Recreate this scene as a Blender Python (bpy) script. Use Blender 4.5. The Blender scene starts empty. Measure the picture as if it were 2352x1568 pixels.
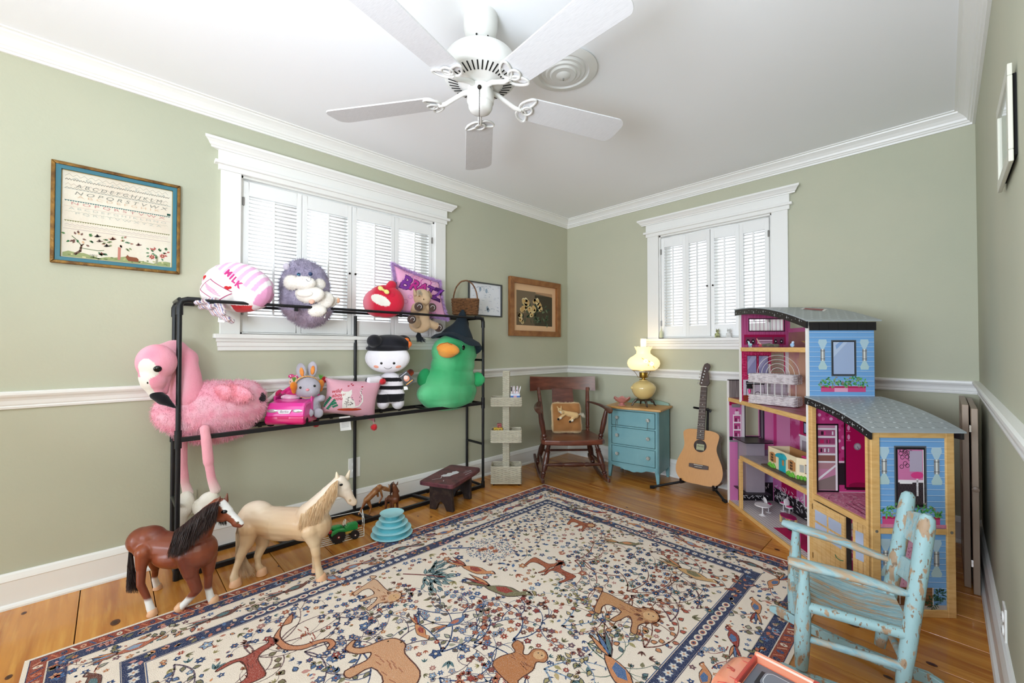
import bpy, bmesh, math, random
from math import sin, cos, pi, radians, atan, sqrt, hypot, tan, atan2
from mathutils import Vector, Matrix, noise, Euler
from mathutils.geometry import tessellate_polygon
random.seed(7)
SC = bpy.context.scene
COL = SC.collection

# ---------------------------------------------------------------- camera
cam_data = bpy.data.cameras.new('camera')
cam_data.sensor_width = 36.0
cam_data.lens = 957.0 / 2352.0 * 36.0
cam_data.clip_start = 0.02
cam = bpy.data.objects.new('camera', cam_data)
COL.objects.link(cam)
PITCH = atan(13.5 / 957.0); YAW = radians(46.07); EYE = 1.1
cam.location = (0, 0, EYE)
cam.rotation_euler = (pi / 2 + PITCH, 0, YAW)
SC.camera = cam

# ---------------------------------------------------------------- light
SC.view_settings.view_transform = 'Standard'
SC.view_settings.look = 'None'
SC.view_settings.exposure = 0.36
SC.view_settings.gamma = 1.0
SC.view_settings.use_curve_mapping = False
world = bpy.data.worlds.new('overcast_sky'); SC.world = world
world.use_nodes = True
_b = world.node_tree.nodes['Background']
_b.inputs[0].default_value = (0.86, 0.93, 1.0, 1); _b.inputs[1].default_value = 1.35
def area(name, loc, rot, sx, sy, power, color=(1, 1, 1)):
    l = bpy.data.lights.new(name, 'AREA'); l.shape = 'RECTANGLE'; l.size = sx; l.size_y = sy
    l.energy = power; l.color = color
    o = bpy.data.objects.new(name, l); COL.objects.link(o)
    o.location = loc; o.rotation_euler = rot
    return o
# unseen fill lights added behind the camera to brighten the room and ceiling
area('added_rear_fill', (-1.5, -4.93, 1.40), (radians(90), 0, radians(-8)), 2.2, 1.9, 75, (0.84, 0.94, 1.07))
_l = area('added_ceiling_fill', (-0.45, -0.95, 1.15), (0, 0, 0), 0.9, 0.9, 62, (0.84, 0.94, 1.07))  # added fill without a lamp body, aimed up at ceiling and back wall
_l.rotation_euler = Vector((.05, .64, .76)).to_track_quat('-Z', 'Y').to_euler()

# ---------------------------------------------------------------- pixel helpers (2352 x 1568 frame)
_s, _c = sin(YAW), cos(YAW); _cp, _sp = cos(PITCH), sin(PITCH)
FW = Vector((-_s * _cp, _c * _cp, _sp)); RT = Vector((_c, _s, 0)); UPV = Vector((_s * _sp, -_c * _sp, _cp))
def ray(px, py): return FW + RT * ((px - 1176) / 957.0) + UPV * ((784 - py) / 957.0)
def AZ(px, py, z=0.0):
    d = ray(px, py); t = (z - EYE) / d.z; return Vector((d.x * t, d.y * t, z))
def AX(px, py, x):
    d = ray(px, py); t = x / d.x; return Vector((x, d.y * t, EYE + d.z * t))
def AY(px, py, y):
    d = ray(px, py); t = y / d.y; return Vector((d.x * t, y, EYE + d.z * t))

# ---------------------------------------------------------------- colour and material helpers
def lin(c):
    if isinstance(c, str):
        c = [int(c[i:i + 2], 16) / 255 for i in (0, 2, 4)]
    return tuple((x / 12.92 if x <= 0.04045 else ((x + 0.055) / 1.055) ** 2.4) for x in c)
def mixc(a, b, t):
    t = max(0.0, min(1.0, t)); return tuple(a[i] * (1 - t) + b[i] * t for i in range(3))
MATS = {}
def mat(name, color='cccccc', rough=0.5, metal=0.0, var=None, bump=None, sheen=0.0, coat=0.0, trans=0.0,
        emit=0.0, attr=False, stretch=(1, 1, 1), var2=None, sub=0.0, alpha=1.0, spec=0.5, object_random=0.0):
    """procedural principled material; var=(scale,colour2,lo,hi) noise mix, bump=(scale,strength)"""
    if name in MATS: return MATS[name]
    m = bpy.data.materials.new(name); m.use_nodes = True
    nt = m.node_tree; N = nt.nodes; L = nt.links
    bs = N['Principled BSDF']
    bs.inputs['Roughness'].default_value = rough; bs.inputs['Metallic'].default_value = metal
    bs.inputs['Sheen Weight'].default_value = sheen; bs.inputs['Coat Weight'].default_value = coat
    bs.inputs['Transmission Weight'].default_value = trans; bs.inputs['Specular IOR Level'].default_value = spec
    bs.inputs['Alpha'].default_value = alpha
    if sheen: bs.inputs['Sheen Roughness'].default_value = 0.5
    base = None
    if attr:
        a = N.new('ShaderNodeAttribute'); a.attribute_name = 'Col'; base = a.outputs['Color']
    else:
        r = N.new('ShaderNodeRGB'); r.outputs[0].default_value = lin(color) + (1,); base = r.outputs[0]
    tc = N.new('ShaderNodeTexCoord'); mp = N.new('ShaderNodeMapping'); L.new(tc.outputs['Object'], mp.inputs['Vector'])
    mp.inputs['Scale'].default_value = stretch
    if object_random:
        oi = N.new('ShaderNodeObjectInfo')
        ad = N.new('ShaderNodeVectorMath'); ad.operation = 'MULTIPLY_ADD'
        cx = N.new('ShaderNodeCombineXYZ'); L.new(oi.outputs['Random'], cx.inputs[0]); L.new(oi.outputs['Random'], cx.inputs[1])
        L.new(cx.outputs[0], ad.inputs[0]); ad.inputs[1].default_value = (37, 53, 0); L.new(mp.outputs[0], ad.inputs[2])
        vec = ad.outputs[0]
    else:
        vec = mp.outputs[0]
    for v in (var, var2):
        if not v: continue
        sc, c2, lo, hi = v
        nz = N.new('ShaderNodeTexNoise'); nz.inputs['Scale'].default_value = sc; nz.inputs['Detail'].default_value = 4
        L.new(vec, nz.inputs['Vector'])
        rp = N.new('ShaderNodeMapRange'); rp.inputs[1].default_value = lo; rp.inputs[2].default_value = hi
        L.new(nz.outputs[0], rp.inputs[0])
        mx = N.new('ShaderNodeMix'); mx.data_type = 'RGBA'
        L.new(rp.outputs[0], mx.inputs[0]); L.new(base, mx.inputs[6])
        if c2 == 'dark':
            mu = N.new('ShaderNodeMix'); mu.data_type = 'RGBA'; mu.blend_type = 'MULTIPLY'; mu.inputs[0].default_value = 1
            L.new(base, mu.inputs[6]); mu.inputs[7].default_value = (0.72, 0.72, 0.72, 1); L.new(mu.outputs[2], mx.inputs[7])
        else:
            mx.inputs[7].default_value = lin(c2) + (1,)
        base = mx.outputs[2]
    if object_random:
        hs = N.new('ShaderNodeHueSaturation'); L.new(base, hs.inputs['Color'])
        mr = N.new('ShaderNodeMapRange'); mr.inputs[3].default_value = 1 - object_random; mr.inputs[4].default_value = 1 + object_random
        L.new(oi.outputs['Random'], mr.inputs[0]); L.new(mr.outputs[0], hs.inputs['Value']); base = hs.outputs[0]
    L.new(base, bs.inputs['Base Color'])
    if sub:
        bs.inputs['Subsurface Weight'].default_value = sub; bs.inputs['Subsurface Radius'].default_value = (0.02, 0.02, 0.02)
    if emit:
        L.new(base, bs.inputs['Emission Color']); bs.inputs['Emission Strength'].default_value = emit
    if bump:
        nb = N.new('ShaderNodeTexNoise'); nb.inputs['Scale'].default_value = bump[0]; nb.inputs['Detail'].default_value = 3
        L.new(vec, nb.inputs['Vector'])
        bp = N.new('ShaderNodeBump'); bp.inputs['Strength'].default_value = bump[1]; bp.inputs['Distance'].default_value = 0.01
        L.new(nb.outputs[0], bp.inputs['Height']); L.new(bp.outputs[0], bs.inputs['Normal'])
    MATS[name] = m
    return m

# ---------------------------------------------------------------- object helpers
def tag(o, label=None, cat=None, group=None, kind=None):
    if label: o['label'] = label
    if cat: o['category'] = cat
    if group: o['group'] = group
    if kind: o['kind'] = kind
    return o
def thing(name, label, cat, loc=(0, 0, 0), rotz=0.0, group=None, rot=None, kind=None):
    o = bpy.data.objects.new(name, None); COL.objects.link(o)
    o.empty_display_size = 0.05
    o.location = loc; o.rotation_euler = rot if rot else (0, 0, rotz)
    return tag(o, label, cat, group, kind)
def link(name, me, m, parent=None, smooth=True, bevel=0.0, loc=None, rot=None):
    o = bpy.data.objects.new(name, me); COL.objects.link(o)
    if m is not None and not me.materials:
        for q in (m if isinstance(m, (list, tuple)) else [m]): me.materials.append(q)
    if smooth:
        me.polygons.foreach_set('use_smooth', [True] * len(me.polygons))
    if bevel:
        b = o.modifiers.new('bevel', 'BEVEL'); b.width = bevel; b.segments = 2; b.limit_method = 'ANGLE'; b.angle_limit = radians(40)
    if loc is not None: o.location = loc
    if rot is not None: o.rotation_euler = rot
    if parent is not None: o.parent = parent
    return o
def frame_of(d):
    d = Vector(d).normalized(); a = Vector((0, 0, 1)) if abs(d.z) < 0.95 else Vector((1, 0, 0))
    u = d.cross(a).normalized(); v = d.cross(u).normalized(); return u, v
class MB:
    def __init__(s, off=(0, 0, 0)):
        s.v = []; s.f = []; s.mi = []; s.cur = 0; s.off = Vector(off); s.M = None
    def add(s, vs, fs):
        n = len(s.v)
        for p in vs:
            p = Vector(p)
            if s.M is not None: p = s.M @ p
            s.v.append(tuple(p - s.off))
        for f in fs:
            s.f.append(tuple(i + n for i in f)); s.mi.append(s.cur)
        return s
    def box(s, c, size, rot=None):
        hx, hy, hz = size[0] / 2, size[1] / 2, size[2] / 2; c = Vector(c)
        vs = [Vector((x, y, z)) for x in (-hx, hx) for y in (-hy, hy) for z in (-hz, hz)]
        if rot is not None:
            R = rot if isinstance(rot, Matrix) else Euler(rot).to_matrix()
            vs = [R @ p for p in vs]
        return s.add([p + c for p in vs], [(0, 1, 3, 2), (4, 6, 7, 5), (0, 4, 5, 1), (2, 3, 7, 6), (0, 2, 6, 4), (1, 5, 7, 3)])
    def box2(s, a, b):
        return s.box([(a[i] + b[i]) / 2 for i in range(3)], [abs(b[i] - a[i]) for i in range(3)])
    def tube(s, pts, r, seg=8, closed=False, cap=True, flat=1.0):
        pts = [Vector(p) for p in pts]; n = len(pts)
        rs = r if isinstance(r, (list, tuple)) else [r] * n
        vs = []; pu = None
        for i, p in enumerate(pts):
            if closed: d = pts[(i + 1) % n] - pts[i - 1]
            else: d = pts[min(i + 1, n - 1)] - pts[max(i - 1, 0)]
            if d.length < 1e-9: d = Vector((0, 0, 1))
            d.normalize()
            if pu is None: u, w = frame_of(d)
            else:
                u = pu - d * pu.dot(d)
                u = u.normalized() if u.length > 1e-6 else frame_of(d)[0]
                w = d.cross(u)
            pu = u
            for k in range(seg):
                a = 2 * pi * k / seg
                vs.append(p + u * cos(a) * rs[i] + w * sin(a) * rs[i] * flat)
        fs = []
        for i in range(n if closed else n - 1):
            j = (i + 1) % n
            for k in range(seg):
                k2 = (k + 1) % seg
                fs.append((i * seg + k, i * seg + k2, j * seg + k2, j * seg + k))
        if cap and not closed:
            fs.append(tuple(range(seg))[::-1]); fs.append(tuple((n - 1) * seg + k for k in range(seg)))
        return s.add(vs, fs)
    def cyl(s, a, b, r, r2=None, seg=12):
        return s.tube([a, b], [r, r if r2 is None else r2], seg)
    def lathe(s, prof, c=(0, 0, 0), seg=20, axis=None, wave=None):
        """prof [(r,h)...] turned about the axis through c"""
        c = Vector(c); ax = Vector(axis).normalized() if axis else Vector((0, 0, 1))
        u, w = (Vector((1, 0, 0)), Vector((0, 1, 0))) if not axis else frame_of(ax)
        vs = []
        for i, (r, h) in enumerate(prof):
            for k in range(seg):
                a = 2 * pi * k / seg; rr = r; hh = h
                if wave: rr, hh = wave(i, a, r, h)
                vs.append(c + u * cos(a) * rr + w * sin(a) * rr + ax * hh)
        fs = []
        for i in range(len(prof) - 1):
            for k in range(seg):
                k2 = (k + 1) % seg
                fs.append((i * seg + k, i * seg + k2, (i + 1) * seg + k2, (i + 1) * seg + k))
        if prof[0][0] > 1e-5: fs.append(tuple(range(seg))[::-1])
        if prof[-1][0] > 1e-5: fs.append(tuple((len(prof) - 1) * seg + k for k in range(seg)))
        return s.add(vs, fs)
    def ball(s, c, r, seg=14, rings=9, rot=None):
        r = r if isinstance(r, (list, tuple)) else (r, r, r)
        R = None
        if rot is not None: R = rot if isinstance(rot, Matrix) else Euler(rot).to_matrix()
        vs = []; c = Vector(c)
        for i in range(rings + 1):
            t = pi * i / rings
            for k in range(seg):
                a = 2 * pi * k / seg
                p = Vector((r[0] * sin(t) * cos(a), r[1] * sin(t) * sin(a), r[2] * cos(t)))
                if i in (0, rings): p = Vector((0, 0, r[2] * (1 if i == 0 else -1)))
                if R: p = R @ p
                vs.append(c + p)
        fs = []
        for i in range(rings):
            for k in range(seg):
                k2 = (k + 1) % seg
                fs.append((i * seg + k, (i + 1) * seg + k, (i + 1) * seg + k2, i * seg + k2))
        return s.add(vs, fs)
    def prism(s, pts, z0, z1, M=None):
        """outline pts (x,y) extruded z0..z1, optional matrix"""
        n = len(pts)
        vs = [Vector((p[0], p[1], z0)) for p in pts] + [Vector((p[0], p[1], z1)) for p in pts]
        if M is not None: vs = [M @ v for v in vs]
        fs = [tuple(range(n))[::-1], tuple(range(n, 2 * n))] + [(i, (i + 1) % n, n + (i + 1) % n, n + i) for i in range(n)]
        return s.add(vs, fs)
    def mesh(s, name='m'):
        me = bpy.data.meshes.new(name); me.from_pydata(s.v, [], s.f)
        if any(s.mi): me.polygons.foreach_set('material_index', s.mi)
        me.update()
        bm = bmesh.new(); bm.from_mesh(me); bmesh.ops.remove_doubles(bm, verts=bm.verts, dist=1e-6)
        bmesh.ops.recalc_face_normals(bm, faces=bm.faces); bm.to_mesh(me); bm.free()
        return me
    def build(s, name, m, parent=None, smooth=False, bevel=0.0, loc=None, rot=None, label=None):
        o = link(name, s.mesh(name), m, parent, smooth, bevel, loc, rot)
        if smooth and not bevel:
            o.data.polygons.foreach_set('use_smooth', [True] * len(o.data.polygons))
            try: o.data.set_sharp_from_angle(angle=radians(42))
            except Exception: pass
        if label: o['label'] = label
        return o
def bx(name, m, parent, a, b, bevel=0.0, off=(0, 0, 0), label=None):
    return MB(off).box2(a, b).build(name, m, parent, bevel=bevel, label=label)
def copy_tree(o, parent=None):
    c = o.copy(); COL.objects.link(c)
    if parent is not None: c.parent = parent
    for ch in list(o.children): copy_tree(ch, c)
    return c
# ---- soft bodies: overlapping volumes fused into one continuous surface, coloured by position
def caps(p0, p1, r0, r1=None): return ('c', p0, p1, r0, r1 if r1 else r0)
def ell(c, r, rot=None): return ('e', c, r, rot)
VM = None
def blob(name, prims, cf, parent, off=(0, 0, 0), vox=0.006, smooth=6, m=None, rough=0.85, disp=None, label=None):
    b = MB(off)
    for p in prims:
        if p[0] == 'e': b.ball(p[1], p[2], 20, 12, p[3])
        else:
            _, a, c, r0, r1 = p
            b.ball(a, r0, 16, 10); b.ball(c, r1, 16, 10); b.tube([a, c], [r0 * .985, r1 * .985], 16)
    me = b.mesh('t')
    o = bpy.data.objects.new('t', me); COL.objects.link(o)
    r = o.modifiers.new('r', 'REMESH'); r.mode = 'VOXEL'; r.voxel_size = vox; r.use_smooth_shade = True
    if smooth:
        q = o.modifiers.new('s', 'SMOOTH'); q.iterations = smooth; q.factor = 0.5
    dg = bpy.context.evaluated_depsgraph_get()
    nm = bpy.data.meshes.new_from_object(o.evaluated_get(dg), depsgraph=dg)
    bpy.data.objects.remove(o); bpy.data.meshes.remove(me)
    offv = Vector(off)
    if disp:
        for v in nm.vertices: v.co += v.normal * disp(v.co + offv)
    paint(nm, cf, offv)
    nm.name = name
    o = link(name, nm, m or MATS['plush'], parent, smooth=True)
    if label: o['label'] = label
    return o
def paint(me, cf, off=Vector((0, 0, 0))):
    a = me.color_attributes.new('Col', 'FLOAT_COLOR', 'POINT')
    d = []
    for v in me.vertices:
        c = cf(v.co + off) if callable(cf) else cf
        d += [c[0], c[1], c[2], 1.0]
    a.data.foreach_set('color', d)
def strands(name, lst, parent, m, off=(0, 0, 0)):
    """lst of (points, width, colour): thin ribbons"""
    vs = []; fs = []; cs = []; off = Vector(off)
    for pts, w, c in lst:
        n = len(vs) ; k = len(pts)
        sd = Vector((random.uniform(-1, 1), random.uniform(-1, 1), random.uniform(-.3, .3))).normalized()
        for i, p in enumerate(pts):
            p = Vector(p); p.z = max(p.z, .003 if off.length > .1 else -9); p = p - off; ww = w * (1 - 0.75 * i / (k - 1))
            vs += [tuple(p + sd * ww), tuple(p - sd * ww)]; cs += [c, c]
        for i in range(k - 1): fs.append((n + 2 * i, n + 2 * i + 1, n + 2 * i + 3, n + 2 * i + 2))
    me = bpy.data.meshes.new(name); me.from_pydata(vs, [], fs)
    a = me.color_attributes.new('Col', 'FLOAT_COLOR', 'POINT')
    a.data.foreach_set('color', [x for c in cs for x in (c[0], c[1], c[2], 1.0)])
    o = link(name, me, m, parent, smooth=True); o['kind'] = 'stuff'
    return o
def fur(body, n, length, width, parent, cf=None, name='fur', droop=0.3, mask=None, rnd=0.5):
    me = body.data; me.calc_loop_triangles(); tr = me.loop_triangles
    ar = [t.area for t in tr]; tot = sum(ar); cum = []; q = 0
    for x in ar: q += x; cum.append(q)
    import bisect
    ca = me.color_attributes['Col'].data; lst = []
    for _ in range(n):
        t = tr[min(len(tr) - 1, bisect.bisect_left(cum, random.random() * tot))]
        a, b = random.random(), random.random()
        if a + b > 1: a, b = 1 - a, 1 - b
        v = [me.vertices[i] for i in t.vertices]
        p = v[0].co + (v[1].co - v[0].co) * a + (v[2].co - v[0].co) * b
        if mask and not mask(p): continue
        nr = (v[0].normal + v[1].normal + v[2].normal).normalized()
        d = (nr + Vector((random.uniform(-rnd, rnd), random.uniform(-rnd, rnd), random.uniform(-rnd, rnd) - droop))).normalized()
        L = length * random.uniform(.6, 1.1)
        c = ca[t.vertices[0]].color; k = random.uniform(.86, 1.12)
        lst.append(([p - nr * .002, p + d * L * .55, p + d * L + Vector((0, 0, -droop * L * .3))], width, (min(1, c[0] * k), min(1, c[1] * k), min(1, c[2] * k))))
    return strands(name, lst, parent, MATS['fur'])
# ---- flat print: coloured shapes lying on a real surface
class Print:
    def __init__(s, O, U, V, eps=0.0004, Nn=None, off=(0, 0, 0)):
        s.O = Vector(O) - Vector(off); s.U = Vector(U); s.V = Vector(V); s.N = Vector(Nn) if Nn else s.U.cross(s.V).normalized()
        s.eps = eps; s.v = []; s.f = []; s.c = []; s.jit = 0
    def poly(s, pts, c, k=1):
        n = len(s.v); h = s.eps * k
        if sum(pts[i - 1][0] * pts[i][1] - pts[i][0] * pts[i - 1][1] for i in range(len(pts))) < 0: pts = pts[::-1]
        for p in pts: s.v.append(tuple(s.O + s.U * p[0] + s.V * p[1] + s.N * h))
        c = lin(c) if isinstance(c, str) else c
        if len(pts) > 12:
            for t in tessellate_polygon([[Vector((p[0], p[1], 0)) for p in pts]]):
                a, b, d = (pts[i] for i in t)
                if (b[0] - a[0]) * (d[1] - a[1]) - (d[0] - a[0]) * (b[1] - a[1]) < 0: t = (t[0], t[2], t[1])
                s.f.append(tuple(n + i for i in t)); s.c.append(c)
            return s
        s.f.append(tuple(range(n, n + len(pts)))); s.c.append(c); return s
    def rect(s, a, b, c, d, col, k=1): return s.poly([(a, b), (c, b), (c, d), (a, d)], col, k)
    def disc(s, x, y, r, col, k=1, n=10, ry=None, rot=0):
        ry = ry or r
        return s.poly([(x + r * cos(2 * pi * i / n) * cos(rot) - ry * sin(2 * pi * i / n) * sin(rot),
                        y + r * cos(2 * pi * i / n) * sin(rot) + ry * sin(2 * pi * i / n) * cos(rot)) for i in range(n)], col, k)
    def line(s, pts, w, col, k=1, taper=False):
        m = len(pts)
        for i in range(m - 1):
            a, b = pts[i], pts[i + 1]; dx, dy = b[0] - a[0], b[1] - a[1]; l = hypot(dx, dy) or 1e-6
            nx, ny = -dy / l, dx / l; ex, ey = dx / l * w * .2, dy / l * w * .2
            w0 = w * (1 - .8 * i / m if taper else 1) / 2; w1 = w * (1 - .8 * (i + 1) / m if taper else 1) / 2
            s.poly([(a[0] + nx * w0 - ex, a[1] + ny * w0 - ey), (a[0] - nx * w0 - ex, a[1] - ny * w0 - ey),
                    (b[0] - nx * w1 + ex, b[1] - ny * w1 + ey), (b[0] + nx * w1 + ex, b[1] + ny * w1 + ey)], col, k)
        return s
    def ring(s, x, y, r, w, col, k=1, n=14, a0=0, a1=2 * pi):
        return s.line([(x + r * cos(a0 + (a1 - a0) * i / n), y + r * sin(a0 + (a1 - a0) * i / n)) for i in range(n + 1)], w, col, k)
    def leaf(s, x, y, a, L, w, col, k=1, edge=None):
        c, d = cos(a), sin(a)
        sh = [(0, 0), (.3, .5), (.6, .42), (1, 0), (.6, -.42), (.3, -.5)]
        f = lambda g, h: [(x + (p[0] * L - h) * c - p[1] * w * g * d, y + (p[0] * L - h) * d + p[1] * w * g * c) for p in sh]
        if edge:
            s.poly(f(1.25, .0), edge, k); 
            return s.poly([(x + (.12 + p[0] * .74) * L * c - p[1] * w * .78 * d, y + (.12 + p[0] * .74) * L * d + p[1] * w * .78 * c) for p in sh], col, k + 1)
        return s.poly(f(1, 0), col, k)
    def flower(s, x, y, r, col, mid, k=1, n=6, edge=None, a0=0):
        for i in range(n):
            s.leaf(x, y, a0 + 2 * pi * i / n, r, r * 2.6 / n + r * .12, col, k, edge)
        return s.disc(x, y, r * .24, mid, k + 2, 6)
    def build(s, name, m, parent=None, off=(0, 0, 0)):
        off = Vector(off)
        me = bpy.data.meshes.new(name); me.from_pydata([tuple(Vector(p) - off) for p in s.v], [], s.f)
        a = me.color_attributes.new('Col', 'FLOAT_COLOR', 'CORNER'); d = []
        for f, c in zip(s.f, s.c): d += [c[0], c[1], c[2], 1.0] * len(f)
        a.data.foreach_set('color', d); me.update()
        return link(name, me, m, parent, smooth=False)
def text(name, body, size, m, parent, M, extrude=0.0004, offset=0.0, shear=0.0, space=1.0, sx=1.0):
    cu = bpy.data.curves.new('t', 'FONT'); cu.body = body; cu.size = size; cu.extrude = extrude; cu.offset = offset
    cu.shear = shear; cu.space_character = space; cu.align_x = 'CENTER'; cu.align_y = 'CENTER'; cu.resolution_u = 3
    o = bpy.data.objects.new('t', cu); COL.objects.link(o)
    dg = bpy.context.evaluated_depsgraph_get()
    me = bpy.data.meshes.new_from_object(o.evaluated_get(dg), depsgraph=dg)
    bpy.data.objects.remove(o); bpy.data.curves.remove(cu)
    for v in me.vertices: v.co.x *= sx
    me.transform(M); me.name = name
    me.materials.clear()
    return link(name, me, m, parent, smooth=False)
def basis(O, U, V, N=None):
    U = Vector(U).normalized(); V = Vector(V).normalized(); N = Vector(N).normalized() if N else U.cross(V)
    return Matrix(((U.x, V.x, N.x, O[0]), (U.y, V.y, N.y, O[1]), (U.z, V.z, N.z, O[2]), (0, 0, 0, 1)))

# ---------------------------------------------------------------- materials
mat('plush', attr=True, rough=0.95, sheen=0.25, bump=(260, 0.25), spec=0.2)
mat('fur', attr=True, rough=0.9, sheen=0.2, spec=0.2)
mat('hair', attr=True, rough=0.45, spec=0.5)
mat('printed', attr=True, rough=0.42, spec=0.4)
mat('paper_print', attr=True, rough=0.8, spec=0.2)
mat('vinyl', attr=True, rough=0.32, spec=0.5)
mat('wall_paint', 'c1c0a9', 0.75, bump=(60, 0.06), var=(1.3, 'b9bba5', .35, .7))
mat('white_trim', 'f1f0ec', 0.35, bump=(14, 0.03))
mat('ceiling_paint', 'f9fafc', 0.85, bump=(30, 0.04))
mat('shutter_paint', 'f4f4f2', 0.4)
mat('black_steel', '1b1c1f', 0.38, 0.3)
mat('pine', 'e3b877', 0.45, var=(18, 'd29f5c', .4, .75), stretch=(1, 1, 6))
mat('chrome', 'c8c8c8', 0.15, 1.0)
mat('dark_hole', '0c0b0a', 0.9)
# ================================================================ the room
XL, XR, YB, YN, ZC = -2.759, 0.1316, 3.471, -5.0, 2.43
def mould(mb, P0, P1, n, prof, e0=0.0, e1=0.0):
    P0, P1, n = Vector(P0), Vector(P1), Vector(n); d = (P1 - P0).normalized(); k = len(prof)
    vs = [P0 + n * o + Vector((0, 0, z)) - d * (o * e0) for o, z in prof] + [P1 + n * o + Vector((0, 0, z)) + d * (o * e1) for o, z in prof]
    fs = [tuple(range(k))[::-1], tuple(range(k, 2 * k))] + [(i, (i + 1) % k, k + (i + 1) % k, k + i) for i in range(k)]
    return mb.add(vs, fs)
# floor boards
fl = thing('floor', None, None, (0, 0, 0), kind='structure')
def floor_material():
    m = mat('floor_wood', 'c98638', 0.27, var=(2.2, 'a05a20', .42, .72), var2=(7.0, 'dca24c', .5, .85), stretch=(.55, 7, 1), bump=(9, 0.04), object_random=0.13, coat=0.25)
    return m
fm = floor_material()
sub = MB().box2((XL - .1, YN, -.06), (XR + .1, YB + .1, -.022)).build('subfloor', mat('subfloor', '2a1a0e', .9), fl)
BW = 0.2375; y0 = -.325 - BW * 18 ; row = -13
def plank_mesh(L):
    return MB().box((0, 0, -.011), (L, BW - .0028, .022)).mesh('plank')
full = plank_mesh(XR - XL + .04); full.materials.append(fm)
joints = {1: -1.4, 4: -1.9, 7: -1.15, 9: -2.1, 12: -.9, 13: -1.75, 15: -1.3, 17: -.7, 18: -2.0}
while y0 < YB:
    yc = y0 + BW / 2
    if row in joints:
        j = joints[row]
        for a, b in ((XL - .02, j - .0012), (j + .0012, XR + .02)):
            me = plank_mesh(b - a); link('plank', me, fm, fl, False, .0015, ((a + b) / 2, yc, random.uniform(-.0004, .0004)))
    else:
        link('plank', full, fm, fl, False, .0015, ((XL + XR) / 2, yc, random.uniform(-.0004, .0004)))
    y0 += BW; row += 1
kn = Print((0, 0, .0006), (1, 0, 0), (0, 1, 0), .0002)
rk = random.Random(5)
for px, py, s in ((265, 1429, 2.2), (55, 1408, 1.2), (1560, 1210, 1), (1785, 1262, 1.3), (1700, 1195, .9), (1330, 1150, 1), (1440, 1165, .8), (1960, 1435, 1.8), (2140, 1525, 1.4), (2100, 1430, 1), (990, 1187, .8), (960, 1185, .6), (20, 1555, 1.3), (1920, 1372, 1), (640, 1300, .7), (2040, 1555, 1.2)):
    p = AZ(px, py, 0); kn.disc(p.x, p.y, .011 * s, '5a2c12', 1, 10, .007 * s); kn.disc(p.x, p.y, .006 * s, '33190c', 2, 8, .0035 * s)
kn.build('wood_knot', mat('knot_print', attr=True, rough=.35), fl)

# walls with window openings
W1 = (0.522, 1.812, 1.178, 2.075)   # left wall: y0,y1,z0,z1
W2 = (-1.735, -0.865, 1.180, 2.080)  # back wall: x0,x1,z0,z1
wp = MATS['wall_paint']; T = .14
b = MB(); x0, x1 = XL - T, XL
b.box2((x0, YN, 0), (x1, W1[0], ZC)); b.box2((x0, W1[1], 0), (x1, YB + T, ZC)); b.box2((x0, W1[0], 0), (x1, W1[1], W1[2])); b.box2((x0, W1[0], W1[3]), (x1, W1[1], ZC))
tag(b.build('wall_left', wp), kind='structure')
b = MB(); a0, a1 = YB, YB + T
b.box2((XL, a0, 0), (W2[0], a1, ZC)); b.box2((W2[1], a0, 0), (XR + T, a1, ZC)); b.box2((W2[0], a0, 0), (W2[1], a1, W2[2])); b.box2((W2[0], a0, W2[3]), (W2[1], a1, ZC))
tag(b.build('wall_back', wp), kind='structure')
tag(MB().box2((XR, YN, 0), (XR + T, YB, ZC)).build('wall_right', wp), kind='structure')
b = MB(); b.box2((XL, YN - T, 2.3), (XR, YN, ZC)); b.box2((XL, YN - T, 0), (-2.6, YN, 2.3)); b.box2((-.1, YN - T, 0), (XR, YN, 2.3)); b.box2((-2.6, YN - T, 0), (-.1, YN, .45))  # wall out of view; its opening is added for the rear fill light
tag(b.build('wall_near', wp), kind='structure')
tag(MB().box2((XL - T, YN - T, ZC), (XR + T, YB + T, ZC + .1)).build('ceiling', MATS['ceiling_paint']), kind='structure')

CROWN = [(0, -.080), (.011, -.080), (.013, -.070), (.020, -.068), (.024, -.060), (.030, -.056), (.034, -.045), (.046, -.030), (.058, -.020), (.066, -.015), (.068, -.008), (.080, -.006), (.080, 0), (0, 0)]
RAIL = [(0, -.075), (.008, -.075), (.010, -.066), (.007, -.062), (.010, -.056), (.012, -.040), (.017, -.030), (.024, -.022), (.028, -.014), (.028, -.004), (.022, 0), (0, 0)]
BASE = [(0, 0), (.030, 0), (.030, .008), (.026, .016), (.018, .020), (.018, .112), (.020, .116), (.017, .126), (.012, .140), (.006, .146), (0, .146)]
wt = MATS['white_trim']
runs = {'left': ((XL, YN, 0), (XL, YB, 0), (1, 0, 0), 0, -1), 'back': ((XL, YB, 0), (XR, YB, 0), (0, -1, 0), -1, -1), 'right': ((XR, YB, 0), (XR, YN, 0), (-1, 0, 0), -1, 0)}
ti = 1
for k, (p0, p1, n, e0, e1) in runs.items():
    up = lambda p, z: (p[0], p[1], z)
    tag(mould(MB(), up(p0, ZC), up(p1, ZC), n, CROWN, e0, e1).build('trim_%d' % ti, wt), kind='structure'); ti += 1
    tag(mould(MB(), up(p0, .913), up(p1, .913), n, RAIL, e0, e1).build('trim_%d' % ti, wt), kind='structure'); ti += 1
    tag(mould(MB(), p0, p1, n, BASE, e0, e1).build('baseboard_' + k, wt), kind='structure')

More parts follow.
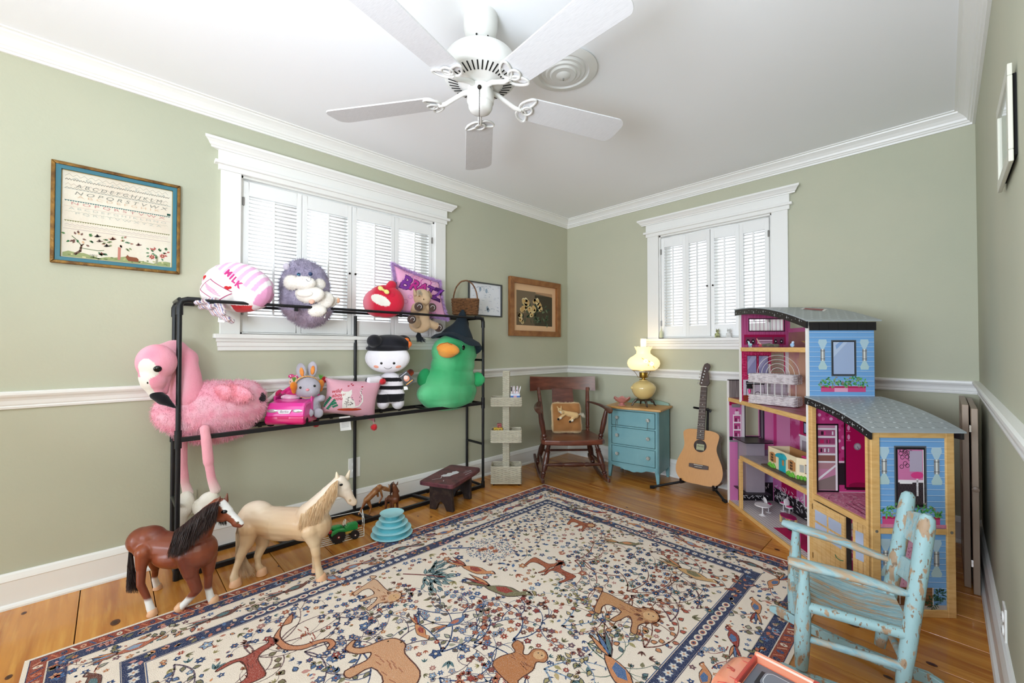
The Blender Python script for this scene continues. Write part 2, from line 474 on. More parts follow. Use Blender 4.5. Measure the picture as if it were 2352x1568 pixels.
# ---------------------------------------------------------------- windows with louvred shutters
CAP = [(0, 0), (.016, 0), (.018, .008), (.024, .012), (.030, .022), (.042, .034), (.046, .036), (.046, .05), (0, .05)]
sp = MATS['shutter_paint']
def window(name, loc, rotz, w, h, angs, n_slat, cw=.095, stool_z=0.0, hinge_y=.004, knob=2):
    root = thing(name, None, None, loc, rotz, kind='structure')
    def part(nm, a, b, m=wt, bev=.002): return bx(nm, m, root, a, b, bev)
    part('casing', (-cw, -.022, -.006), (0, 0, h)); part('casing', (w, -.022, -.006), (w + cw, 0, h))
    part('header', (-cw - .012, -.026, h), (w + cw + .012, 0, h + .118))
    part('fillet', (-cw - .03, -.042, h + .028), (w + cw + .03, 0, h + .046))
    mould(MB(), (-cw - .012, 0, h + .106), (w + cw + .012, 0, h + .106), (0, -1, 0), [(o + .02 if o else 0, z) for o, z in CAP], 1, 1).build('crown_cap', wt, root)
    part('stool', (-cw - .028, -.055, -.028), (w + cw + .028, .02, -.004))
    mould(MB(), (-cw, 0, -.095), (w + cw, 0, -.095), (0, -1, 0), [(0, 0), (.012, 0), (.014, .02), (.02, .024), (.022, .045), (.030, .05), (.030, .067), (0, .067)], .6, .6).build('apron', wt, root)
    for a, b in (((-.001, 0, 0), (.012, .12, h)), ((w - .012, 0, 0), (w + .001, .12, h)), ((0, 0, h - .012), (w, .12, h)), ((0, 0, -.004), (w, .12, .008))): part('jamb', a, b, bev=0)
    for a, b in (((.01, .10, .01), (.055, .125, h - .01)), ((w - .055, .10, .01), (w - .01, .125, h - .01)), ((.01, .10, .01), (w - .01, .125, .05)), ((.01, .10, h - .05), (w - .01, .125, h - .01)), ((w / 2 - .02, .10, .01), (w / 2 + .02, .125, h - .01))): part('sash', a, b)
    bx('pane', mat('window_glass', 'ffffff', .02, alpha=.08), root, (.05, .110, .04), (w - .05, .114, h - .04))
    pw = (w - .03) / 4 - .002; ph = h - .034
    st, tr, br = .028, .082, .092
    lw = pw - 2 * st; lh = ph - tr - br; pitch = lh / n_slat
    lm = None
    prof = [(-.0125, .0), (-.010, .0030), (0, .0042), (.010, .0030), (.0125, 0), (.010, -.0030), (0, -.0042), (-.010, -.0030)]
    lb = MB(); vs = [Vector((x, p[0], p[1])) for x in (-lw / 2 - .003, lw / 2 + .003) for p in prof]
    lb.add(vs, [tuple(range(8)), tuple(range(8, 16))] + [(i, (i + 1) % 8, 8 + (i + 1) % 8, 8 + i) for i in range(8)])
    lm = lb.mesh('louver'); lm.materials.append(sp)
    x = .012; yy = .016; a_prev = 0; px_, py_ = .013, .018
    for i in range(4):
        a = angs[i]
        p = thing('shutter_panel', None, None, (px_, py_, .010), a); p.parent = root
        fb = MB(); fb.box2((0, -.013, 0), (st, .013, ph)); fb.box2((pw - st, -.013, 0), (pw, .013, ph)); fb.box2((st, -.013, ph - tr), (pw - st, .013, ph)); fb.box2((st, -.013, 0), (pw - st, .013, br))
        fb.build('shutter_frame', sp, p, bevel=.002)
        for k in range(n_slat):
            link('louver', lm, sp, p, True, 0, (pw / 2, 0, br + pitch * (k + .5)), (radians(3), 0, 0))
        MB().box((pw / 2, -.019, br + lh / 2), (.012, .010, lh - .01)).build('tilt_rod', sp, p, bevel=.002)
        if i in (1, 2):
            kx = pw - .018 if i == 1 else .018
            MB().lathe([(0, .0), (.003, .0), (.003, .006), (.007, .010), (.007, .014), (0, .017)], (kx, -.013, ph * .47), 10, (0, -1, 0)).build('knob', mat('dark_bronze', '2c2622', .35, .8), p, True)
        if i in (0, 3):
            hb = MB(); hx = .0 if i == 0 else pw
            for z in (.12, ph - .12):
                hb.box((hx, -.016, z), (.012, .006, .045)); hb.cyl((hx, -.02, z - .024), (hx, -.02, z + .024), .0035)
            hb.build('hinge', mat('brushed_steel', '8d8a86', .35, .9), p)
        px_ += cos(a) * (pw + .003); py_ += sin(a) * (pw + .003)
    return root
window('window_1', (XL, W1[0], W1[2]), pi / 2, W1[1] - W1[0], W1[3] - W1[2], (0, 0, 0, 0), 31)
window('window_2', (W2[0], YB, W2[2]), 0, W2[1] - W2[0], W2[3] - W2[2], (radians(7), radians(-7), radians(6), radians(-6)), 27, cw=.102)

# outlets and cover plates
om = mat('outlet_plastic', 'efeee9', .35)
def outlet(loc, rotz, label, plug=False, cover='f', size=(.072, .118)):
    r = thing('wall_outlet', label, 'outlet', loc, rotz)
    MB().box((0, -.003, 0), (size[0], .006, size[1])).build('cover_plate', om if cover == 'f' else wp, r, bevel=.002)
    for z in (-.022, .022):
        q = MB().lathe([(.017, 0), (.017, .003), (.015, .0045), (0, .0045)], (0, -.006, z), 16, (0, -1, 0)).build('socket', om if cover == 'f' else wp, r, True)
        d = MB(); d.box((-.006, -.0106, z + .003), (.002, .0006, .008)); d.box((.006, -.0106, z + .003), (.002, .0006, .007)); d.cyl((0, -.0102, z - .008), (0, -.0109, z - .008), .0022)
        d.build('slot', MATS['dark_hole'], q)
    return r
o = outlet((-1.268, YB, .285), 0, 'white duplex outlet on back wall right of the guitar', size=(.08, .13))
outlet((XL, 1.185, .295), pi / 2, 'white outlet plate behind the middle post of the black rack', size=(.08, .13))
outlet((XL, .30, .285), pi / 2, 'green painted outlet plate behind the pink flamingo feet', cover='g', size=(.075, .125))
outlet((XR, 2.13, .19), -pi / 2, 'white outlet plate low on the right wall beside the camera', size=(.075, .12))

# ceiling air diffuser
v = thing('ceiling_vent', 'round white ceiling air diffuser with stepped rings behind the fan', 'vent', (-1.25, 1.545, ZC))
wm = mat('vent_white', 'e6e6e3', .4)
MB().lathe([(.116, -.002), (.150, -.001), (.158, -.006), (.160, -.011), (.152, -.014), (.122, -.020), (.118, -.012)], (0, 0, 0), 40).build('outer_ring', wm, v, True)
MB().lathe([(0, -.003), (.117, -.0031)], (0, 0, 0), 30).build('duct_shadow', MATS['dark_hole'], v)
for i, r in enumerate((.098, .077, .057)):
    MB().lathe([(r, -.016 - .007 * i), (r + .007, -.010 - .007 * i), (r + .009, -.012 - .007 * i), (r + .001, -.020 - .007 * i)], (0, 0, 0), 36).build('ring', wm, v, True)
MB().lathe([(0, -.046), (.012, -.045), (.03, -.038), (.042, -.026), (.045, -.018), (.0, -.018)], (0, 0, 0), 28).build('center_cone', wm, v, True)
bx('vent_handle', MATS['chrome'], v, (-.003, -.003, -.055), (.003, .003, -.04))
# ================================================================ ceiling fan
fan = thing('ceiling_fan', 'white five-blade ceiling fan with scrolled blade irons and pull chain', 'ceiling fan', (-1.285, 1.062, ZC))
fw_ = mat('fan_white', 'dddcd8', .35); fb_ = mat('fan_blade_white', 'dcdcde', .4, var=(40, 'd2d2d4', .4, .7), stretch=(1, 12, 1))
MB().lathe([(.070, 0), (.070, -.012), (.068, -.05), (.060, -.082), (.044, -.100), (.036, -.104), (0, -.104)], (0, 0, 0), 28).build('canopy', fw_, fan, True)
MB().ball((0, 0, -.108), .026).build('hanger_ball', MATS['chrome'], fan, True)
cb = MB()
for i in range(6): cb.ball((.045 * cos(i * pi / 3), .045 * sin(i * pi / 3), -.100), .004, 8, 6)
cb.build('canopy_screw', MATS['dark_hole'], fan, True)['kind'] = 'stuff'
MB().cyl((0, 0, -.12), (0, 0, -.175), .013).build('down_rod', fw_, fan, True)
MB().lathe([(0, -.132), (.03, -.132), (.055, -.137), (.105, -.153), (.138, -.176), (.149, -.202), (.150, -.230), (.147, -.246), (.143, -.253), (.136, -.258), (.084, -.272), (.070, -.284), (.0, -.286)], (0, 0, 0), 44).build('motor_housing', fw_, fan, True)
slm = MB().box((0, 0, 0), (.040, .0050, .0012)).mesh('vent_slot')
for i in range(40):
    a = 2 * pi * i / 40
    link('vent_slot', slm, MATS['dark_hole'], fan, False, 0, (.110 * cos(a), .110 * sin(a), -.2662), Euler((0, -atan(14 / 52), a)).to_matrix().to_euler())
MB().lathe([(0, -.284), (.046, -.284), (.052, -.292), (.052, -.300), (.04, -.306), (0, -.306)], (0, 0, 0), 28).build('flywheel', fw_, fan, True)
MB().lathe([(0, -.30), (.050, -.302), (.054, -.308), (.054, -.345), (.052, -.350), (.048, -.353), (.048, -.368), (.040, -.382), (.022, -.389), (0, -.39)], (0, 0, 0), 32).build('switch_housing', fw_, fan, True)
pc = MB(); cd = (FW * -1); cx_, cy_ = .056 * (0.72), .056 * (-.69)
pc.ball((cx_, cy_, -.318), .0085, 10, 8)
for i in range(34): pc.ball((cx_ * 1.06, cy_ * 1.06, -.326 - i * .0042), .0019, 6, 4)
pc.build('pull_chain', mat('dark_bronze', '2c2622', .35, .8), fan, True)
ZB = -.325
def blade_parts(ang):
    R = Matrix.Rotation(ang, 4, 'Z'); tilt = Matrix.Rotation(radians(-11), 4, 'X')
    w = lambda m: (R @ Matrix.Translation((0, 0, ZB)) @ tilt)
    out = []
    r0, r1, hw0, hw1 = .185, .672, .062, .074; pts = []
    for i in range(7): a = pi / 2 + pi / 2 * i / 6; pts.append((r0 + .03 + .03 * cos(a), hw0 - .03 + .03 * sin(a)))
    low = [(x, -y) for x, y in pts][::-1]
    tip = []
    for i in range(9): a = -pi / 2 + pi / 2 * i / 8; tip.append((r1 - .045 + .045 * cos(a), -hw1 + .045 + .045 * sin(a)))
    for i in range(9): a = pi / 2 * i / 8; tip.append((r1 - .030 + .030 * cos(a), hw1 - .05 + .05 * sin(a)))
    b = MB(); b.prism(pts + low + tip, -.0028, .0028, w(1)); b.build('blade', fb_, fan, bevel=.0012)
    b = MB(); b.M = R
    b.tube([(.045, 0, -.296), (.075, 0, -.300), (.115, 0, -.318), (.15, 0, -.334), (.178, 0, -.337)], [.011, .010, .009, .0095, .008], 10)
    b.M = w(1)
    z = -.008
    def loop(cx, cy, a, L, W, r=.0048):
        P = []
        for i in range(20):
            t = 2 * pi * i / 20; k = (1 - cos(t)) / 2
            x = L * k; y = W * sin(t) * (1 - .35 * k)
            P.append((cx + x * cos(a) - y * sin(a), cy + x * sin(a) + y * cos(a), z))
        b.tube(P, r, 6, closed=True)
    loop(.172, .004, radians(52), .075, .024); loop(.172, -.004, radians(-52), .075, .024)
    P = [(.205 + .022 * cos(2 * pi * i / 18), .022 * sin(2 * pi * i / 18), z - .003) for i in range(18)]; b.tube(P, .0042, 6, closed=True)
    b.tube([(.165, 0, z), (.19, 0, z)], .007, 8)
    b.build('blade_iron', fw_, fan, True)
for k in range(5): blade_parts(radians(-2.5 + 72 * k))

# ================================================================ pictures
def framed(name, label, O, U, w, h, N, fwid, depth, fmat, inner=None, lean=0.0):
    """O: bottom-left corner on the wall seen from the room; returns root and print maker"""
    U = Vector(U); N = Vector(N); Z = Vector((0, 0, 1))
    root = thing(name, label, 'picture', O)
    root.matrix_world = basis(O, U, Z, N)
    d = depth
    for nm, pts in (('frame_rail', [(0, 0), (w, 0), (w - fwid, fwid), (fwid, fwid)]), ('frame_rail', [(0, h), (fwid, h - fwid), (w - fwid, h - fwid), (w, h)]),
                    ('frame_stile', [(0, 0), (fwid, fwid), (fwid, h - fwid), (0, h)]), ('frame_stile', [(w, 0), (w, h), (w - fwid, h - fwid), (w - fwid, fwid)])):
        MB().prism(pts, .002, d).build(nm, fmat, root, bevel=.003)
    if inner:
        fi, dm, im = inner; a = fwid; b = MB()
        for p in ([(a, a), (w - a, a), (w - a - fi, a + fi), (a + fi, a + fi)], [(a, h - a), (a + fi, h - a - fi), (w - a - fi, h - a - fi), (w - a, h - a)],
                  [(a, a), (a + fi, a + fi), (a + fi, h - a - fi), (a, h - a)], [(w - a, a), (w - a, h - a), (w - a - fi, h - a - fi), (w - a - fi, a + fi)]): b.prism(p, .002, dm)
        b.build('inner_moulding', im, root, bevel=.0015)
        fwid += fi
    b = MB().box2((fwid - .004, fwid - .004, .001), (w - fwid + .004, h - fwid + .004, .005))
    return root, fwid, b
# cross-stitch sampler
gold = mat('worn_gold', '8a6427', .4, .45, var=(30, '5d3d16', .4, .7), bump=(80, .3)); teal = mat('teal_moulding', '2f6f80', .45)
root, fi, b = framed('sampler_picture', 'cross-stitch alphabet sampler in gold and teal frame', (XL, -.198, 1.477), (0, 1, 0), .452, .459, (1, 0, 0), .014, .022, gold, (.017, .017, teal))
b.build('linen', mat('linen', 'e4dccb', .85, bump=(400, .2), var=(6, 'ded0bd', .4, .7)), root)
pr = Print((fi, fi, .0052), (1, 0, 0), (0, 1, 0), .0002); W_, H_ = .452 - 2 * fi, .459 - 2 * fi
pr.line([(0, 0), (W_, 0), (W_, H_), (0, H_), (0, 0)], .005, 'b89a5c', 2)
def zig(y, amp, step, col, w=.0013, x0=.012, x1=None):
    x1 = x1 or W_ - .012; P = []; i = 0; x = x0
    while x < x1: P.append((x, y + (amp if i % 2 else -amp))); x += step; i += 1
    pr.line(P, w, col, 1)
def fill_tri(y, col, n=46):
    for i in range(n): x = .01 + (W_ - .02) * i / n; s = (W_ - .02) / n; pr.poly([(x, y), (x + s, y), (x + s / 2, y - .005)], col, 1)
    pr.line([(.01, y), (W_ - .01, y)], .0015, col, 2)
zig(H_ - .020, .006, .012, 'a9a394'); zig(H_ - .040, .003, .0045, '6e6a60', .0018); zig(H_ - .062, .005, .009, 'b7a596'); zig(H_ - .078, .003, .006, '8b8779')
fill_tri(.262, '3f6f70'); pr.line([(.008, .315), (W_ - .008, .315)], .0016, '8f9a98', 1)
pr.line([(.008, .235), (W_ - .008, .235)], .001, 'cfae9f', 1); zig(.212, .002, .006, 'b7b7a4', .001); fill_tri(.170, '7d7d4c'); zig(.152, .003, .008, 'b7a1a6', .0012); zig(.144, .003, .008, 'c7b7ae', .001)
pr.line([(.008, .132), (W_ - .008, .132)], .0012, 'a58b8f', 1)
rr = random.Random(3)
gp = [(x * W_ / 16, .022 + .008 * sin(x * .9) + .004 * sin(x * 2.3)) for x in range(17)]
pr.poly([(0.006, .004)] + [(max(.006, min(W_ - .006, x)), y) for x, y in gp] + [(W_ - .006, .004)], '9aa271', 1)
for i in range(30): pr.disc(rr.uniform(.02, W_ - .02), rr.uniform(.008, .022), rr.uniform(.003, .008), rr.choice(['7f8c58', 'b5b27c', 'd9cf9d', '6d7a4c']), 2, 8, .003)
pr.line([(.045, .018), (.062, .035), (.066, .062), (.072, .068)], .010, '6b5346', 2, True); pr.line([(.066, .06), (.05, .085), (.035, .1)], .003, '5c6f4b', 2); pr.line([(.06, .05), (.12, .045), (.14, .05)], .003, '6f7f5b', 2)
pr.line([(.192, .015), (.193, .072)], .010, 'c08072', 2); pr.line([(.33, .015), (.332, .05)], .008, '9a9a80', 2)
for cx, cy, n, cs in ((.055, .095, 15, ['3e6b45', '57804e', '7a5b52', 'd9b48f']), (.12, .05, 6, ['4f7455', '7a5b52']), (.19, .095, 22, ['8f9a72', 'a98070', '6f8b6f', 'd7b29b']), (.335, .068, 22, ['3f5f3f', '5b7a4f', 'b35f58', '6b8a68'])):
    for i in range(n):
        a = rr.uniform(0, 2 * pi); r = rr.uniform(.012, .045); pr.leaf(cx + r * cos(a) * 1.1, cy + r * sin(a) * .75, a, .014, .008, rr.choice(cs), 3)
for x, y in ((.312, .045), (.352, .055)): pr.flower(x, y, .013, 'c0605a', 'e8c7a0', 4, 7)
pr.poly([(.215, .03), (.222, .042), (.228, .034), (.255, .033), (.262, .026), (.262, .012), (.225, .012)], '8a5139', 4)
for x, y, c in ((.125, .088, '7b6a60'), (.17, .106, '6a4037'), (.262, .094, '7b5a55'), (.133, .028, '8a5048'), (.118, .11, '403a36'), (.15, .07, '403a36')):
    pr.leaf(x - .012, y, .2, .026, .009, c, 3); pr.leaf(x, y, 1.7, .014, .008, c, 3)
pr.rect(W_ - .022, .266, W_ - .008, .276, '1f4a42', 3)
pr.build('stitching', MATS['paper_print'], root)
tm = lambda n, c: mat('thread_' + n, c, .9)
for row, (s, y, c, sz, xs) in enumerate((('A B C D E F G H J K L M', .330, 'grey', .024, 1.35), ('N O P Q R S T V W X', .298, 'grey', .024, 1.6), ('N O P Q R S T V W X', .249, 'rose', .019, 2.05), ('A B C D E F G H I K L M N O', .226, 'pale', .016, 1.9), ('P Q R S T V W X Y Z A', .205, 'pale', .016, 2.1), ('A B C D E F G H I K', .282, 'sand', .018, 2.1), ('A B C D E F G H', .362, 'pale', .020, 2.6))):
    mm = {'grey': tm('grey', '8a8a80'), 'rose': tm('rose', 'c48a86'), 'pale': tm('pale', 'bcbdb2'), 'sand': tm('sand', 'd3b79c')}[c]
    text('lettering', s, sz * .9, mm, root, Matrix.Translation((fi + W_ / 2 + (.008 if row == 1 else 0), fi + y, .0056)) @ Matrix.Scale(xs, 4, (1, 0, 0)), .0001, .0, .25 if c == 'grey' else 0)
text('lettering', '1802', .014, tm('grey', '8a8a80'), root, Matrix.Translation((fi + .105, fi + .020, .0060)), .0001)['kind'] = 'stuff'
# peony print in wooden frame
oak = mat('frame_wood', '9c6738', .4, var=(12, '7d4a22', .4, .7), stretch=(1, 1, 5))
root, fi, b = framed('flower_picture', 'peony still life in a wide wooden frame near the corner', (XL, 2.605, 1.205), (0, 1, 0), .715, .545, (1, 0, 0), .052, .035, oak)
b.build('mat_board', mat('mat_board', 'e3bb93', .8), root)
iw, ih = .715 - 2 * fi, .545 - 2 * fi
pr = Print((fi, fi, .0054), (1, 0, 0), (0, 1, 0), .0002)
a, c, d, e = .052, .052, iw - .052, ih - .062
pr.rect(a, c, d, e, '7a6b57'); pr.rect(a + .25, c, d, e - .03, '4a4436', 2); pr.rect(a, c, a + .25, c + .12, '6b5c49', 2); pr.poly([(a + .26, e), (d, e), (d, e - .035), (a + .26, e - .012)], 'b58f6e', 3)
rr = random.Random(9)
for i in range(40): pr.leaf(rr.uniform(a + .07, d - .06), rr.uniform(c + .03, e - .12), rr.uniform(0, 6), .05, .02, rr.choice(['4d5a44', '5b6a52', '3b4536', '6b7a5e']), 4)
for i in range(9): x = a + .2 + rr.uniform(-.03, .1); pr.line([(x, c + .02), (x + rr.uniform(-.08, .1), c + .2)], .004, '56604a', 4)
for x, y, r in ((.13, .27, .038), (.16, .255, .035), (.10, .19, .034), (.13, .2, .03), (.20, .19, .034), (.25, .2, .036), (.22, .15, .03), (.275, .27, .034), (.30, .28, .032), (.33, .24, .036), (.35, .21, .03), (.07, .13, .028), (.08, .09, .026), (.10, .07, .02)):
    x += a - .02; y += c - .04
    for q in range(7): an = rr.uniform(0, 6.28); pr.disc(x + r * .45 * cos(an), y + r * .45 * sin(an), r * .62, rr.choice(['dbc08a', 'e6d09c', 'cfae75', 'e9d9ae', 'c9a671']), 5 + q % 3, 9)
    pr.disc(x, y, r * .3, 'c79f62', 8, 7)
pr.build('peony_print', MATS['paper_print'], root)
# chart in thin black frame
root, fi, b = framed('chart_picture', 'pale chart in thin black frame behind the wicker basket', (XL, 2.143, 1.368), (0, 1, 0), .378, .290, (1, 0, 0), .011, .018, mat('black_frame', '3a3d3e', .4))
b.build('paper', mat('chart_paper', 'eef0f6', .6), root)
pr = Print((fi, fi, .0054), (1, 0, 0), (0, 1, 0), .0002); rr = random.Random(11)
for i in range(22): y = .02 + .235 * i / 22; pr.line([(.02, y), (.34, y)], .0006, 'ccd0dc', 1)
for i in range(60): x, y = rr.uniform(.03, .32), rr.uniform(.02, .25); pr.rect(x, y, x + rr.uniform(.006, .03), y + .003, rr.choice(['a9aebe', 'c2c6d4', '9aa4b8']), 2)
for x, y in ((.12, .22), (.19, .21), (.10, .05), (.2, .06), (.21, .045)): pr.disc(x, y, .014, 'aebed0', 2, 9, .02); pr.line([(x, y - .02), (x + .004, y + .02)], .002, '8093a8', 3)
pr.build('chart_print', MATS['paper_print'], root)
# thick framed picture on right wall
pm = mat('putty_frame', 'c9c8b9', .45)
def deep_frame(y_far, y_near, z0, z1, label, d=.036):
    r = thing('wall_picture', label, 'picture', (XR, y_far, z0)); r.matrix_world = basis((XR, y_far, z0), (0, -1, 0), (0, 0, 1), (-1, 0, 0))
    w, h = y_far - y_near, z1 - z0; f = .030
    for a_, b_ in (((0, 0, .008), (w, f, d)), ((0, h - f, .008), (w, h, d))): bx('frame_rail', pm, r, a_, b_, .002)
    for a_, b_ in (((0, f, .008), (f, h - f, d)), ((w - f, f, .008), (w, h - f, d))): bx('frame_stile', pm, r, a_, b_, .002)
    bx('glass', mat('picture_glass', 'cfdad4', .05, spec=.6), r, (f, f, .0115), (w - f, h - f, .0125)); bx('backing', MATS['dark_hole'], r, (.02, .02, .0005), (w - .02, h - .02, .008))
    bx('mat_board', mat('white_mat', 'e8e9e4', .8), r, (f, f, .008), (w - f, h - f, .0100))
    return r
deep_frame(1.91, 1.60, 1.561, 1.806, 'putty-coloured deep picture frame hanging on the right wall', .017)

# ================================================================ the black rack frame
RF, RB_, RY0, RY1, RZT, RZS = -2.53, -2.735, .235, 2.12, 1.33, .66
rack = thing('display_rack', 'long black steel rack frame with open rails holding plush toys', 'rack', ((RF + RB_) / 2, (RY0 + RY1) / 2, 0))
ro = tuple(rack.location); bs_ = MATS['black_steel']
def rod(nm, a, b, r=.0105, seg=10): return MB(ro).tube([a, b], r, seg).build(nm, bs_, rack, True)
def bar(nm, a, b, w=.020, h=.020):
    a, b = Vector(a), Vector(b); d = b - a; M = d.to_track_quat('X', 'Z').to_matrix()
    return MB(ro).box((a + b) / 2, (d.length, w, h), M).build(nm, bs_, rack, bevel=.002)
for x in (RF, RB_):
    for y in (RY0, RY1): rod('post', (x, y, .012), (x, y, RZT - .02))
rod('post', (RB_, 1.179, .012), (RB_, 1.179, RZT - .02))
for x in (RF, RB_):
    rod('top_rail', (x, RY0 + .01, RZT), (x, RY1 - .01, RZT), .0085); bar('shelf_rail', (x, RY0, RZS), (x, RY1, RZS), .018, .022); bar('floor_rail', (x, RY0, .014), (x, RY1, .014), .024, .022)
for y in (RY0, RY1):
    for z, nm in ((RZT, 'end_rail'), (RZS, 'end_rail'), (.014, 'end_rail'), (1.0, 'rung'), (.34, 'rung')): rod(nm, (RF, y, z), (RB_, y, z), .0095)
for y in (.71, 1.179, 1.63):
    bar('cross_brace', (RF, y + (.03 if y > 1 else 0), .014), (RB_, y - .02, .014), .026, .016)
    if y > .8: bar('cross_brace', (RF, y, RZS), (RB_, y, RZS), .022, .014)
j = MB(ro)
for x in (RF, RB_):
    for y, s in ((RY0, 1), (RY1, -1)):
        P = [(x, y, RZT - .075), (x, y, RZT - .03), (x, y + s * .008, RZT - .008), (x, y + s * .03, RZT), (x, y + s * .08, RZT)]
        MB(ro).tube(P, .0145, 12).build('corner_joint', bs_, rack, True)
        MB(ro).cyl((x, y, RZS - .04), (x, y, RZS + .045), .0145).build('sleeve_joint', bs_, rack, True)
        MB(ro).cyl((x, y, .001), (x, y, .05), .0145).build('foot_joint', bs_, rack, True)
cl = MB().box((0, 0, 0), (.008, .018, .022)).mesh('rail_clip')
for x in (RB_,):
    for z in (RZS, .014):
        for y in (.62, .86, 1.02, 1.36, 1.5, 1.74, 1.95): link('rail_clip', cl, bs_, rack, False, 0, (x + .012 - ro[0], y - ro[1], z - .004))
for y in (.36, .75, 1.4): link('rail_clip', cl, bs_, rack, False, 0, (RF - ro[0], y - ro[1], RZT - .016))

# ================================================================ step stool
ang = atan2(.42, .908)
st = thing('step_stool', 'worn plum painted wooden step stool with white paint splash', 'stool', (-2.425, 1.742, 0), ang)
plum = mat('plum_paint', '6d3a41', .4, var=(22, '4a2530', .42, .66), var2=(120, 'b9a0a4', .70, .74), bump=(25, .15))
L, Wd = .43, .255
pts = []
for sx, sy in ((1, 1), (-1, 1), (-1, -1), (1, -1)):
    for i in range(4):
        a = (0 if sx > 0 and sy > 0 else pi / 2 if sx < 0 and sy > 0 else pi if sx < 0 else 1.5 * pi) + pi / 6 * i
        pts.append((sx * (Wd / 2 - .02) + .02 * cos(a), sy * (L / 2 - .02) + .02 * sin(a)))
top = MB()
lo = [(x * .90, y * .84) for x, y in pts]; n = len(pts)
top.add([(x, y, .168) for x, y in lo] + [(x, y, .182) for x, y in pts] + [(x, y, .202) for x, y in pts] + [(x * .97, y * .985, .206) for x, y in pts],
        [tuple(range(n))[::-1], tuple(range(3 * n, 4 * n))] + [(k * n + i, k * n + (i + 1) % n, (k + 1) * n + (i + 1) % n, (k + 1) * n + i) for k in range(3) for i in range(n)])
top.build('seat_board', plum, st)
dk = mat('dark_worn_wood', '2a2022', .5, var=(30, '4a3c34', .5, .75), bump=(30, .2), var2=(90, 'c9c4c0', .74, .78))
for s in (-1, 1):
    o = [(-.085, .17), (.085, .17), (.088, .06), (.092, 0), (.040, 0), (.022, .045), (.0, .062), (-.022, .045), (-.040, 0), (-.092, 0), (-.088, .06)]
    MB().prism(o, -.014, .014, Matrix.Translation((0, s * .125, 0)) @ Matrix.Rotation(radians(90 - s * 5), 4, 'X')).build('leg_board', dk, st, bevel=.004)
pr = Print((0, 0, .2064), (1, 0, 0), (0, 1, 0), .0002)
pr.poly([(-.05, -.06), (-.02, -.075), (.015, -.05), (.02, -.01), (.035, .03), (.03, .06), (.0, .075), (-.02, .05), (-.012, .03), (-.035, .01), (-.03, -.02), (-.045, -.03)], 'e6e6ea')
pr.line([(-.04, -.06), (-.02, -.11), (-.06, -.16)], .004, 'e6e6ea', 1); 
for p in (((.06, .09), (.09, .13)), ((.07, .05), (.095, .12)), ((.1, .02), (.11, .1)), ((.02, -.14), (.03, -.16))): pr.line(list(p), .005, 'd9d6da', 1)
pr.build('paint_splash', MATS['printed'], st)

# ================================================================ cat toy tower
def tower():
    r = thing('track_toy', 'round turquoise plastic stacked track toy on rug edge', 'pet toy', AZ(900, 1228, 0) + Vector((0, 0, .006)))
    tq = mat('turquoise_plastic', 'a9e2ea', .28, coat=.3); dq = mat('turquoise_recess_shade', '62b9c9', .3)  # second, darker turquoise paints the shade into the recessed tier walls
    lv = [(.116, 0.0), (.108, .030), (.089, .060), (.071, .088)]
    for i, (R, z) in enumerate(lv):
        b = MB(); b.lathe([(0, z), (R * .94, z), (R, z + .003), (R + .003, z + .008), (R - .004, z + .010), (R - .020, z + .006), (0, z + .006)], (0, 0, 0), 40)
        b.build('track_tier', tq, r, True)
        MB().lathe([(R - .030, z + .006), (R - .032, z + .029), (0, z + .029)], (0, 0, 0), 36).build('tier_wall', dq, r, True)
    R, z = .069, .112
    MB().lathe([(0, z), (R * .7, z), (R * .85, z + .004), (R * .98, z + .012), (R, z + .014), (R * .93, z + .013), (R * .75, z + .007), (0, z + .006)], (0, 0, 0), 36).build('top_dish', tq, r, True)
tower()
# ================================================================ wicker helper
def wicker(mb, loop, z0, z1, rows, stakes, r, flare=0.0):
    """closed rectangular/round loop of xy points woven upward"""
    lp = [Vector((p[0], p[1], 0)) for p in loop]; n = len(lp)
    per = [0]
    for i in range(n): per.append(per[-1] + (lp[(i + 1) % n] - lp[i]).length)
    tot = per[-1]; cen = sum(lp, Vector()) / n
    def at(s):
        s %= tot
        for i in range(n):
            if s <= per[i + 1] + 1e-9:
                a, b = lp[i], lp[(i + 1) % n]; t = (s - per[i]) / max(1e-9, per[i + 1] - per[i]); d = (b - a).normalized()
                return a + (b - a) * t, Vector((d.y, -d.x, 0))
    S = stakes * 2
    for k in range(rows):
        z = z0 + (z1 - z0) * (k + .5) / rows; f = 1 + flare * (k + .5) / rows; P = []
        for i in range(S):
            p, nn = at(tot * i / S); p = cen + (p - cen) * f
            off = r * 1.0 * (1 if ((i // 2) + k) % 2 else -1) * (1 if i % 2 == 0 else 0)
            P.append(p + nn * off + Vector((0, 0, z)))
        mb.tube(P, r, 4, closed=True, flat=1.15)
    for i in range(stakes):
        p, nn = at(tot * (2 * i) / S)
        mb.tube([p + Vector((0, 0, z0)), cen + (p - cen) * (1 + flare) + Vector((0, 0, z1))], r * .8, 4)
def rim(mb, loop, z, r, f=1.0):
    lp = [Vector((p[0], p[1], 0)) for p in loop]; cen = sum(lp, Vector()) / len(lp)
    mb.tube([cen + (p - cen) * f + Vector((0, 0, z)) for p in lp], r, 6, closed=True)
def rrect(w, d, r=.006, cx=0, cy=0, k=3):
    P = []
    for q, (sx, sy) in enumerate(((1, 1), (-1, 1), (-1, -1), (1, -1))):
        for i in range(k):
            a = q * pi / 2 + pi / 2 * i / (k - 1); P.append((cx + sx * (w / 2 - r) + r * cos(a), cy + sy * (d / 2 - r) + r * sin(a)))
    return P
